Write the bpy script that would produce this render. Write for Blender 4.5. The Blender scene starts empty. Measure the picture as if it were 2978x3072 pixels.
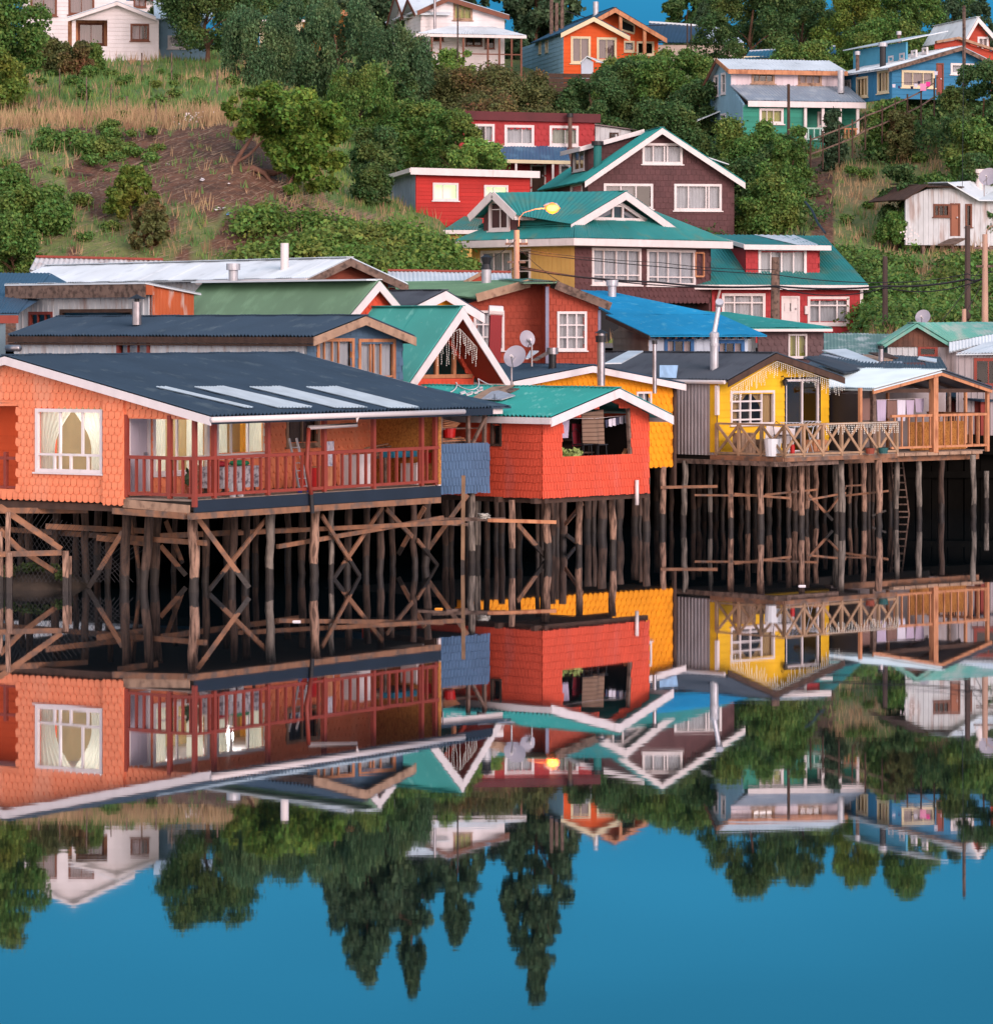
import bpy, math, random
import numpy as np
from mathutils import Vector, noise as mnoise
from mathutils.geometry import tessellate_polygon
random.seed(7); rng = np.random.default_rng(7)
sc = bpy.context.scene; COL = sc.collection
# ---------------------------------------------------------------- camera geometry
FPX = 11000.0; CAMH = 6.9; HOR = 985.0; UC = 1489.0
def ray(p): return ((p[0]-UC)/FPX, (HOR-p[1])/FPX)
def depth(mid): return FPX*CAMH/(mid-HOR)
def wpt(u, v, Y): return Vector(((u-UC)/FPX*Y, Y, CAMH+(HOR-v)/FPX*Y))
def wx(u, Y): return (u-UC)/FPX*Y
def _t(ox, oy): return lambda x, y: (ox+x/1.9, oy+y/1.9)
A, B, C = _t(0,0), _t(1000,0), _t(1978,0)
D, E, F = _t(0,650), _t(1000,650), _t(1978,650)
G, J, K = _t(0,1300), _t(1000,1300), _t(1978,1300)
# ---------------------------------------------------------------- materials
def lin(c):
    c /= 255.0
    return c/12.92 if c <= .04045 else ((c+.055)/1.055)**2.4
def S(r, g, b, k=.8): return (lin(r)*k, lin(g)*k, lin(b)*k)
_mc = {}
def mat(name, col, rough=.7, var=.18, scale=1.2, col2=None, amt=.5, scale2=.8, stretch=(1,1,1), island=0., metal=0., bump=0., bscale=30., spec=.4, wet=None, trans=0.):
    if name in _mc: return _mc[name]
    m = bpy.data.materials.new(name); m.use_nodes = True; nt = m.node_tree; N = nt.nodes; L = nt.links
    bs = N['Principled BSDF']; bs.inputs['Roughness'].default_value = rough; bs.inputs['Metallic'].default_value = metal
    bs.inputs['Specular IOR Level'].default_value = spec
    geo = N.new('ShaderNodeNewGeometry')
    def nz(sc_, stv=(1,1,1), det=4):
        mp = N.new('ShaderNodeMapping'); mp.inputs['Scale'].default_value = stv
        L.new(geo.outputs['Position'], mp.inputs['Vector'])
        n = N.new('ShaderNodeTexNoise'); n.inputs['Scale'].default_value = sc_; n.inputs['Detail'].default_value = det
        L.new(mp.outputs['Vector'], n.inputs['Vector']); return n.outputs['Fac']
    def math_(op, a, b=None, cl=False):
        x = N.new('ShaderNodeMath'); x.operation = op; x.use_clamp = cl
        for i, q in enumerate((a, b)):
            if q is None: continue
            if isinstance(q, (int, float)): x.inputs[i].default_value = q
            else: L.new(q, x.inputs[i])
        return x.outputs[0]
    def mix(f, a, b):
        x = N.new('ShaderNodeMix'); x.data_type = 'RGBA'
        L.new(f, x.inputs['Factor']) if not isinstance(f, float) else setattr(x.inputs['Factor'], 'default_value', f)
        for k, q in ((6, a), (7, b)):
            if isinstance(q, tuple): x.inputs[k].default_value = (*q, 1)
            else: L.new(q, x.inputs[k])
        return x.outputs[2]
    cur = tuple(col)
    if col2 is not None:
        f = math_('MULTIPLY', math_('SUBTRACT', nz(scale2, stretch), 1-amt-.08), 6.0, True)
        cur = mix(f, cur, tuple(col2))
    hv = N.new('ShaderNodeHueSaturation')
    if isinstance(cur, tuple): hv.inputs['Color'].default_value = (*cur, 1)
    else: L.new(cur, hv.inputs['Color'])
    val = math_('ADD', math_('MULTIPLY', math_('SUBTRACT', nz(scale, (1,1,.6)), .5), var*4), 1.0)
    if island:
        val = math_('ADD', val, math_('MULTIPLY', math_('SUBTRACT', geo.outputs['Random Per Island'], .5), island*2))
    L.new(val, hv.inputs['Value'])
    if island > .3:
        r2 = math_('FRACT', math_('MULTIPLY', geo.outputs['Random Per Island'], 17.3))
        L.new(math_('ADD', math_('MULTIPLY', math_('SUBTRACT', r2, .5), .07), .5), hv.inputs['Hue'])
    out = hv.outputs['Color']
    if wet:
        sep = N.new('ShaderNodeSeparateXYZ'); L.new(geo.outputs['Position'], sep.inputs[0])
        oi = N.new('ShaderNodeObjectInfo'); z = math_('ADD', math_('ADD', sep.outputs['Z'], math_('MULTIPLY', nz(7, (1,1,.25)), .22)), math_('MULTIPLY', oi.outputs['Random'], .22))
        wet = wet+.11
        f = math_('MULTIPLY', math_('SUBTRACT', wet, z), 40, True)
        out = mix(f, out, (.026, .019, .016))
        L.new(math_('SUBTRACT', rough, math_('MULTIPLY', f, .3)), bs.inputs['Roughness'])
    L.new(out, bs.inputs['Base Color'])
    if bump:
        bp = N.new('ShaderNodeBump'); bp.inputs['Strength'].default_value = bump; bp.inputs['Distance'].default_value = .03
        L.new(nz(bscale, stretch), bp.inputs['Height']); L.new(bp.outputs[0], bs.inputs['Normal'])
    if trans:
        tr = N.new('ShaderNodeBsdfTranslucent'); L.new(out, tr.inputs['Color'])
        mx = N.new('ShaderNodeMixShader'); mx.inputs[0].default_value = trans
        L.new(bs.outputs[0], mx.inputs[1]); L.new(tr.outputs[0], mx.inputs[2]); L.new(mx.outputs[0], N['Material Output'].inputs[0])
    _mc[name] = m; return m
def emis(name, col, st):
    m = bpy.data.materials.new(name); m.use_nodes = True; N = m.node_tree.nodes
    N['Principled BSDF'].inputs['Base Color'].default_value = (*col, 1)
    N['Principled BSDF'].inputs['Emission Color'].default_value = (*col, 1)
    N['Principled BSDF'].inputs['Emission Strength'].default_value = st; return m
def glassmat(name, tint=(1,1,1), g=.09):
    m = bpy.data.materials.new(name); m.use_nodes = True; nt = m.node_tree; N = nt.nodes; L = nt.links
    N.remove(N['Principled BSDF'])
    t = N.new('ShaderNodeBsdfTransparent'); t.inputs[0].default_value = (*tint, 1)
    gl = N.new('ShaderNodeBsdfGlossy'); gl.inputs['Roughness'].default_value = .02
    lw = N.new('ShaderNodeLayerWeight'); lw.inputs['Blend'].default_value = .5
    pw = N.new('ShaderNodeMath'); pw.operation = 'POWER'; pw.inputs[1].default_value = 5; L.new(lw.outputs['Facing'], pw.inputs[0])
    ad = N.new('ShaderNodeMath'); ad.operation = 'ADD'; ad.inputs[1].default_value = g; ad.use_clamp = True
    L.new(pw.outputs[0], ad.inputs[0])
    mx = N.new('ShaderNodeMixShader'); L.new(ad.outputs[0], mx.inputs[0]); L.new(t.outputs[0], mx.inputs[1]); L.new(gl.outputs[0], mx.inputs[2])
    L.new(mx.outputs[0], N['Material Output'].inputs[0]); return m
RED_RUST = S(120, 50, 30)
def sidem(name, rgb, **k):
    k.setdefault('island', .09); k.setdefault('var', .12); k.setdefault('rough', .75)
    return mat(name, S(*rgb), bump=.25, bscale=25, stretch=(1,1,.3), **k)
def roofm(name, rgb, rgb2=None, amt=.4, **k):
    return mat(name, S(*rgb), rough=k.pop('rough', .5), var=.16, scale=.6, col2=S(*rgb2) if rgb2 else None, amt=amt, scale2=k.pop('scale2', 1.5), stretch=k.pop('stretch', (1,1,.4)), bump=.12, bscale=6, **k)
M_white = mat('white_paint', S(238,226,226), rough=.6, var=.08, scale=3, col2=S(212,200,196), amt=.3, scale2=2.5, stretch=(1,1,.3))
M_cream = mat('cream_paint', S(232,214,178), rough=.6, var=.1)
M_brownframe = mat('brown_frame', S(120,66,44), rough=.6, var=.2, scale=4)
M_newwood = mat('new_wood', S(205,140,100), rough=.7, var=.2, scale=5, stretch=(1,1,.2), col2=S(170,104,70), amt=.4, scale2=6)
M_oldwood = mat('weathered_wood', S(128,104,92), rough=.85, var=.3, scale=4, col2=S(84,66,58), amt=.45, scale2=5, bump=.4, bscale=30)
M_darkwood = mat('dark_wood', S(80,58,48), rough=.85, var=.3, scale=4, bump=.4)
M_barge_wood = mat('raw_barge_wood', S(176,142,118), rough=.8, var=.25, scale=5, col2=S(120,92,76), amt=.4, scale2=3)
M_pole = mat('piling_wood', S(170,134,114), rough=.85, var=.4, scale=5, col2=S(100,76,64), amt=.46, scale2=5, stretch=(3,3,.5), bump=.8, bscale=12, wet=.55)
M_pole2 = mat('grey_piling_wood', S(140,128,118), rough=.9, var=.4, scale=4, col2=S(84,76,70), amt=.46, scale2=4, stretch=(3,3,.4), bump=.8, bscale=12, wet=.55)
M_pole_shade = mat('shade_piling_wood', S(92,72,62), rough=.9, var=.4, scale=4, col2=S(60,48,42), amt=.46, scale2=4, stretch=(3,3,.4), wet=.55)  # darker copy of the piling wood; shade on rear piles put into colour
M_brace = mat('brace_wood', S(150,106,80), rough=.85, var=.3, scale=4, col2=S(110,90,80), amt=.45, scale2=3, bump=.5, bscale=20, wet=.62)
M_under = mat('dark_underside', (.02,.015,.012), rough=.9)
M_zinc = mat('zinc', S(200,198,204), rough=.45, var=.2, scale=5, metal=.4)
M_steel = mat('pipe_steel', S(165,160,165), rough=.35, var=.25, scale=6, metal=.7)
M_black = mat('black_paint', S(40,38,42), rough=.5, var=.2)
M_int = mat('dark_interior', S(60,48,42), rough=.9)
M_glass = glassmat('window_glass', (.85,.9,.9), .05)
M_gloss = glassmat('reflective_glass', (.6,.6,.6), .12)
M_cur = mat('curtain_cloth', S(225,218,226), rough=.9, var=.12, scale=3, trans=.3)
M_curcream = mat('cream_curtain', S(244,240,222), rough=.9, var=.1, scale=3, trans=.55)
M_curpink = mat('pink_curtain', S(215,180,185), rough=.9, var=.1, trans=.3)
M_curyel = mat('yellow_curtain', S(212,205,110), rough=.9, var=.1, trans=.3)
M_curtan = mat('tan_curtain', S(222,176,120), rough=.9, var=.12, trans=.3)
M_redpaint = mat('oxide_red_paint', S(150,62,48), rough=.55, var=.15, scale=4)
M_osb = mat('strand_board', S(196,132,62), rough=.8, var=.25, scale=14, col2=S(160,96,44), amt=.45, scale2=18)
# ---------------------------------------------------------------- mesh helper
class MB:
    def __init__(s): s.v = []; s.f = []
    def quad(s, a, b, c, d):
        i = len(s.v); s.v += [tuple(a), tuple(b), tuple(c), tuple(d)]; s.f.append((i, i+1, i+2, i+3))
    def poly(s, pts):
        i = len(s.v); s.v += [tuple(p) for p in pts]; s.f.append(tuple(range(i, i+len(pts))))
    def hexa(s, p):   # 8 corners: bottom 4, top 4
        i = len(s.v); s.v += [tuple(q) for q in p]
        s.f += [(i+3,i+2,i+1,i),(i+4,i+5,i+6,i+7),(i,i+1,i+5,i+4),(i+1,i+2,i+6,i+5),(i+2,i+3,i+7,i+6),(i+3,i,i+4,i+7)]
    def box(s, x0, x1, y0, y1, z0, z1):
        s.hexa([(x0,y0,z0),(x1,y0,z0),(x1,y1,z0),(x0,y1,z0),(x0,y0,z1),(x1,y0,z1),(x1,y1,z1),(x0,y1,z1)])
    def beam(s, p, q, w, h, up=(0,0,1)):
        p = Vector(p); q = Vector(q); d = (q-p)
        if d.length < 1e-6: return
        d.normalize(); u = Vector(up)
        if abs(d.dot(u)) > .98: u = Vector((0,1,0))
        r = d.cross(u).normalized(); u = r.cross(d).normalized(); r *= w/2; u *= h/2
        s.hexa([p-r-u, p+r-u, p+r+u, p-r+u, q-r-u, q+r-u, q+r+u, q-r+u])
    def tube(s, pts, rs, n=8, cap=True):
        pts = [Vector(p) for p in pts]; rings = []
        if not isinstance(rs, (list, tuple)): rs = [rs]*len(pts)
        for k, p in enumerate(pts):
            d = (pts[min(k+1, len(pts)-1)]-pts[max(k-1, 0)]).normalized()
            u = Vector((0,1,0)) if abs(d.z) > .7 else Vector((0,0,1))
            r = d.cross(u).normalized(); u = r.cross(d).normalized()
            i = len(s.v); rings.append(i)
            for j in range(n):
                t = 2*math.pi*j/n; s.v.append(tuple(p+(r*math.cos(t)+u*math.sin(t))*rs[k]))
        for a, b in zip(rings, rings[1:]):
            for j in range(n): s.f.append((a+j, a+(j+1)%n, b+(j+1)%n, b+j))
        if cap: s.f.append(tuple(range(rings[0]+n-1, rings[0]-1, -1))); s.f.append(tuple(range(rings[-1], rings[-1]+n)))
    def build(s, name, m, parent=None, zb=0., smooth=False, off=None):
        me = bpy.data.meshes.new(name)
        if zb: s.v = [(x, y, z-zb) for x, y, z in s.v]
        if off: s.v = [(x-off[0], y-off[1], z-off[2]) for x, y, z in s.v]
        me.from_pydata(s.v, [], s.f); me.materials.append(m)
        if smooth:
            me.polygons.foreach_set('use_smooth', [True]*len(me.polygons))
        me.update()
        o = bpy.data.objects.new(name, me); COL.objects.link(o)
        if parent is not None: o.parent = parent
        return o
def tag(o, label=None, cat=None, group=None, kind=None):
    if label: o['label'] = label
    if cat: o['category'] = cat
    if group: o['group'] = group
    if kind: o['kind'] = kind
    return o
def empty(name, loc, rz=0., label=None, cat=None, group=None):
    o = bpy.data.objects.new(name, None); COL.objects.link(o); o.location = loc; o.rotation_euler = (0,0,rz)
    o.empty_display_size = .3
    return tag(o, label, cat, group)
def copy_tree(o, parent=None):
    c = o.copy(); COL.objects.link(c)
    if parent is not None: c.parent = parent
    for ch in list(o.children): copy_tree(ch, c)
    return c
def corr(mb, P0, P1, Q0, Q1, pitch=.09, amp=.014, seg=4, thick=.05):
    """corrugated sheet: eave P0->P1, ridge Q0->Q1, waves run up the slope"""
    P0, P1, Q0, Q1 = map(Vector, (P0, P1, Q0, Q1))
    n = (P1-P0).cross(Q0-P0).normalized()
    if n.z < 0: n = -n
    k = max(2, int((P1-P0).length/pitch*seg)); i = len(mb.v)
    for j in range(k+1):
        t = j/k; o = n*(amp*math.sin(2*math.pi*j/seg)+.014*(int(t*(P1-P0).length/.95)%2))
        mb.v.append(tuple(P0.lerp(P1, t)+o)); mb.v.append(tuple(Q0.lerp(Q1, t)+o))
    for j in range(k):
        a = i+2*j; mb.f.append((a, a+2, a+3, a+1))
    d = n*-(thick+amp)
    mb.quad(P0+d, Q0+d, Q1+d, P1+d); mb.quad(P0+d, P1+d, P1-n*amp, P0-n*amp)
    mb.quad(P0+d, P0-n*amp, Q0-n*amp, Q0+d); mb.quad(P1+d, Q1+d, Q1-n*amp, P1-n*amp)
def pin(poly, x, y):
    r = False; n = len(poly)
    for i in range(n):
        x0, y0 = poly[i]; x1, y1 = poly[(i+1) % n]
        if (y0 > y) != (y1 > y) and x < (x1-x0)*(y-y0)/(y1-y0)+x0: r = not r
    return r
def spans(poly, holes, t, ax):
    """intervals on the other axis where coordinate ax == t lies inside poly minus holes"""
    xs = []; n = len(poly)
    for i in range(n):
        p, q = poly[i], poly[(i+1) % n]
        if (p[ax] > t) != (q[ax] > t):
            xs.append(p[1-ax]+(q[1-ax]-p[1-ax])*(t-p[ax])/(q[ax]-p[ax]))
    xs.sort(); iv = [(xs[i], xs[i+1]) for i in range(0, len(xs)-1, 2)]
    for h in holes:
        hs = [p[ax] for p in h]; ho = [p[1-ax] for p in h]
        if min(hs) < t < max(hs):
            hx = []
            for i in range(len(h)):
                p, q = h[i], h[(i+1) % len(h)]
                if (p[ax] > t) != (q[ax] > t): hx.append(p[1-ax]+(q[1-ax]-p[1-ax])*(t-p[ax])/(q[ax]-p[ax]))
            a, b = min(hx), max(hx); out = []
            for (c, d) in iv:
                if b <= c or a >= d: out.append((c, d)); continue
                if a > c: out.append((c, a))
                if b < d: out.append((b, d))
            iv = out
    return iv
# ---------------------------------------------------------------- houses
class Wall:
    def __init__(w, h, kind, pos, poly, m, surf, tw, th, name='wall', thick=.12):
        w.h, w.kind, w.pos, w.poly, w.m, w.surf, w.tw, w.th, w.name, w.thick = h, kind, pos, poly, m, surf, tw, th, name, thick
        w.holes = []; w.o = None; w.sub = []
    def p3(w, s, z, n=0.):
        k = w.kind
        if k == 'f': return (s, w.pos-n, z)
        if k == 'k': return (s, w.pos+n, z)
        if k == 'L': return (w.pos-n, s, z)
        return (w.pos+n, s, z)
    def px(w, p): return w.h.F(p, w.pos) if w.kind in 'fk' else w.h.Sd(p, w.pos)
    def wb(w, mb, s0, s1, z0, z1, n0, n1):
        mb.hexa([w.p3(s0,z0,n1), w.p3(s1,z0,n1), w.p3(s1,z0,n0), w.p3(s0,z0,n0), w.p3(s0,z1,n1), w.p3(s1,z1,n1), w.p3(s1,z1,n0), w.p3(s0,z1,n0)])
    def rect(w, p0, p1):
        a0, z1 = w.px(p0); a1, z0 = w.px(p1)
        if a0 > a1: a0, a1 = a1, a0
        return a0, a1, z0, z1
    def opening(w, p0, p1):
        s0, s1, z0, z1 = w.rect(p0, p1); w.holes.append([(s0,z0),(s1,z0),(s1,z1),(s0,z1)]); return s0, s1, z0, z1
    def win(w, p0, p1, v=(), hz=(), frame=None, fw=.07, mw=.045, cur='full', cm=None, glass=None, custom=None, lit=None, name='window', proud=.05, sill=True, hole=True, deep=.4):
        s0, s1, z0, z1 = w.rect(p0, p1)
        if hole: w.holes.append([(s0,z0),(s1,z0),(s1,z1),(s0,z1)])
        frame = frame or M_white; mb = MB(); W = s1-s0; Hh = z1-z0; b = w.wb
        b(mb, s0-fw*.4, s0+fw*.6, z0-fw*.4, z1+fw*.4, -.06, proud); b(mb, s1-fw*.6, s1+fw*.4, z0-fw*.4, z1+fw*.4, -.06, proud)
        b(mb, s0+fw*.6, s1-fw*.6, z0-fw*.4, z0+fw*.6, -.06, proud-.003); b(mb, s0+fw*.6, s1-fw*.6, z1-fw*.6, z1+fw*.4, -.06, proud-.003)
        for t in v: b(mb, s0+W*t-mw/2, s0+W*t+mw/2, z0+fw*.6, z1-fw*.6, -.05, .02)
        for t in hz: b(mb, s0+fw*.6, s1-fw*.6, z0+Hh*t-mw/2, z0+Hh*t+mw/2, -.045, .016)
        for (x0,y0,x1,y1) in (custom or ()):
            if x0 == x1: b(mb, s0+W*x0-mw/2, s0+W*x0+mw/2, z0+Hh*y0, z0+Hh*y1, -.05, .021)
            else: b(mb, s0+W*x0, s0+W*x1, z0+Hh*y0-mw/2, z0+Hh*y0+mw/2, -.045, .017)
        if sill: b(mb, s0-fw, s1+fw, z0-fw*.9, z0-fw*.42, -.02, proud+.05)
        o = mb.build(name, frame, w.h.e, w.h.zb)
        g = MB(); g.quad(w.p3(s0,z0,-.03), w.p3(s1,z0,-.03), w.p3(s1,z1,-.03), w.p3(s0,z1,-.03)); g.build('pane', glass or M_glass, o, w.h.zb)
        if cur and cur != 'none':
            cm = cm or M_cur; c = MB(); n = max(10, int(W/.035)); ph = random.random()*6
            rows = 8
            idx = {}
            for i in range(n+1):
                for j in range(rows+1):
                    t = i/n; q = j/rows; s = s0+W*t
                    if cur == 'tied' or cur == 'pair':
                        side = 0 if t < .5 else 1
                        keep = 1-.55*math.sin(min(1, (1-q)*1.5)*math.pi/2) if cur == 'tied' else .62
                        s = s0+W*(t*keep) if side == 0 else s1-W*((1-t)*keep)
                    idx[i,j] = len(c.v); c.v.append(w.p3(s, z0+.02+(Hh-.04)*q, -.16+.022*math.sin(t*W*34+ph+.6*math.sin(q*3))))
            for i in range(n):
                if cur in ('tied','pair') and i == n//2 - (1 if n % 2 == 0 else 0) : 
                    if cur == 'tied' or True: continue
                if cur == 'gap' and abs((i+.5)/n-.5) < .12: continue
                if cur == 'left' and (i+.5)/n > .62: continue
                for j in range(rows): c.f.append((idx[i,j], idx[i+1,j], idx[i+1,j+1], idx[i,j+1]))
            c.build('curtain', cm, o, w.h.zb, smooth=True)
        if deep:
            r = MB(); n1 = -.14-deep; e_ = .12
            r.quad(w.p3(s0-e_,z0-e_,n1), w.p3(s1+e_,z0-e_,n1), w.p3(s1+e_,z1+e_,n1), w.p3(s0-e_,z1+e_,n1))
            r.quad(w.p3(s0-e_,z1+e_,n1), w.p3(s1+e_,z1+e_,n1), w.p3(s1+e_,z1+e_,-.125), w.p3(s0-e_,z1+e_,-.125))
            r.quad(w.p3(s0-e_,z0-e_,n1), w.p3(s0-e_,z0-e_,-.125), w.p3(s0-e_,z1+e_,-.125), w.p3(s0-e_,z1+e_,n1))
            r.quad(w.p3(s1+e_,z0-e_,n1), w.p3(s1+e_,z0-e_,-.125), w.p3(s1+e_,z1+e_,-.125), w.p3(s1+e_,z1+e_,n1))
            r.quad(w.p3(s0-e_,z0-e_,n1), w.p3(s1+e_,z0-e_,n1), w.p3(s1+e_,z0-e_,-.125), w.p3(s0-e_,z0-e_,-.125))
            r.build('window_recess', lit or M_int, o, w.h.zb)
        return o
    def door(w, p0, p1, m, frame=None, panels=True, name='door', glaz=None, handle=True, proud=.03):
        s0, s1, z0, z1 = w.rect(p0, p1); w.holes.append([(s0,z0),(s1,z0),(s1,z1),(s0,z1)])
        mb = MB(); w.wb(mb, s0+.06, s1-.06, z0+.01, z1-.06, -.09, -.02)
        if panels:
            W = (s1-s0-.12)
            for r0, r1 in ((.08,.45),(.52,.92)):
                for c0, c1 in ((.12,.45),(.55,.88)):
                    w.wb(mb, s0+.06+W*c0, s0+.06+W*c1, z0+(z1-z0)*r0, z0+(z1-z0)*r1, -.02, -.008)
        o = mb.build(name, m, w.h.e, w.h.zb)
        if frame:
            f = MB(); w.wb(f, s0-.03, s0+.055, z0, z1+.03, -.1, proud); w.wb(f, s1-.055, s1+.03, z0, z1+.03, -.1, proud); w.wb(f, s0+.055, s1-.055, z1-.055, z1+.03, -.1, proud-.003)
            f.build('door_frame', frame, o, w.h.zb)
        if handle:
            k = MB(); w.wb(k, s1-.2, s1-.12, z0+.95, z0+1.03, -.02, .05); k.build('handle', M_steel, o, w.h.zb)
        if glaz:
            g = MB(); W = s1-s0; w.wb(g, s0+W*glaz[0], s0+W*glaz[2], z0+(z1-z0)*glaz[1], z0+(z1-z0)*glaz[3], -.02, -.01); g.build('door_glass', M_gloss, o, w.h.zb)
        return o
    def finish(w):
        mb = MB(); poly = w.poly; H_ = w.holes
        rings = [poly]+H_
        zs = sorted({round(p[1], 5) for r in rings for p in r})
        for za, zc in zip(zs, zs[1:]):
            if zc-za < 1e-4: continue
            e = min(1e-5, (zc-za)*.1)
            for (a0, a1), (b0, b1) in zip(spans(poly, H_, za+e, 1), spans(poly, H_, zc-e, 1)):
                for n_ in (0., -w.thick): mb.quad(w.p3(a0,za,n_), w.p3(a1,za,n_), w.p3(b1,zc,n_), w.p3(b0,zc,n_))
        for r in rings:
            for k in range(len(r)):
                p, q = r[k], r[(k+1) % len(r)]
                mb.quad(w.p3(p[0],p[1],0), w.p3(q[0],q[1],0), w.p3(q[0],q[1],-w.thick), w.p3(p[0],p[1],-w.thick))
        s_ = [p[0] for p in poly]; z_ = [p[1] for p in poly]; s0, s1, z0, z1 = min(s_), max(s_), min(z_), max(z_)
        if w.surf in ('scallop', 'shake'):
            tw, th = w.tw, w.th; r = 0; z = z0-.03
            while z < z1:
                x = s0+(tw/2 if r % 2 else 0)-tw/2
                zc = z+th*.62
                while x < s1+tw:
                    jw = random.uniform(-.01, .01) if w.surf == 'shake' else 0
                    xc = x+tw/2
                    if pin(poly, xc, zc) and not any(pin(h, xc, zc) for h in H_):
                        a, b = max(x+.007, s0), min(x+tw-.007, s1); t = z+th*1.12; lo = .025+random.uniform(0,.006); hi = .004; dz = random.uniform(-.012,.012) if w.surf == 'shake' else random.uniform(-.004,.004)
                        zb_ = z+dz
                        if w.surf == 'scallop':
                            R = th*.42
                            sh = [(a,t,hi),(a,zb_+R,lo),(a+(b-a)*.1,zb_+R*.38,lo),(a+(b-a)*.27,zb_+R*.06,lo),(a+(b-a)*.5,zb_,lo),(a+(b-a)*.73,zb_+R*.06,lo),(a+(b-a)*.9,zb_+R*.38,lo),(b,zb_+R,lo),(b,t,hi)]
                        else:
                            sh = [(a,t,hi),(a,zb_,lo),(b,zb_+jw,lo),(b,t,hi)]
                        mb.poly([w.p3(*q) for q in sh])
                        i = len(mb.v)
                        for q in sh[1:-1]: mb.v.append(w.p3(*q)); mb.v.append(w.p3(q[0], q[1], 0))
                        # lower lip
                        for k in range(len(sh)-3): mb.f.append((i+2*k, i+2*k+2, i+2*k+3, i+2*k+1))
                    x += tw
                z += th; r += 1
        elif w.surf == 'lap':
            z = z0
            while z < z1:
                zt = min(z+w.th, z1)
                for a, b in spans(poly, H_, z+w.th*.5, 1):
                    lo = .026; ex = 0
                    # shorten by boards of 3-4 m for visible butt joints
                    mb.quad(w.p3(a,z,lo), w.p3(b,z,lo), w.p3(b,zt,.004), w.p3(a,zt,.004)); mb.quad(w.p3(a,z,0), w.p3(b,z,0), w.p3(b,z,lo), w.p3(a,z,lo))
                    mb.quad(w.p3(a,z,lo), w.p3(a,zt,.004), w.p3(a,zt,0), w.p3(a,z,0)); mb.quad(w.p3(b,z,lo), w.p3(b,zt,.004), w.p3(b,zt,0), w.p3(b,z,0))
                z += w.th
        elif w.surf == 'rib':
            s = s0+w.tw*.5
            while s < s1:
                for a, b in spans(poly, H_, s, 0):
                    mb.hexa([w.p3(s-.035,a,.001), w.p3(s+.035,a,.001), w.p3(s+.016,a,.028), w.p3(s-.016,a,.028), w.p3(s-.035,b,.001), w.p3(s+.035,b,.001), w.p3(s+.016,b,.028), w.p3(s-.016,b,.028)])
                s += w.tw
        elif w.surf == 'board':   # vertical boards with a narrow gap line
            s = s0
            while s < s1:
                c = s+w.tw/2
                for a, b in spans(poly, H_, min(c, s1-.001), 0):
                    w.wb(mb, s+.008, min(s+w.tw-.008, s1), a, b, .001, .016+random.uniform(0,.006))
                s += w.tw
        w.o = mb.build(w.name, w.m, w.h.e, w.h.zb)
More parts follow.
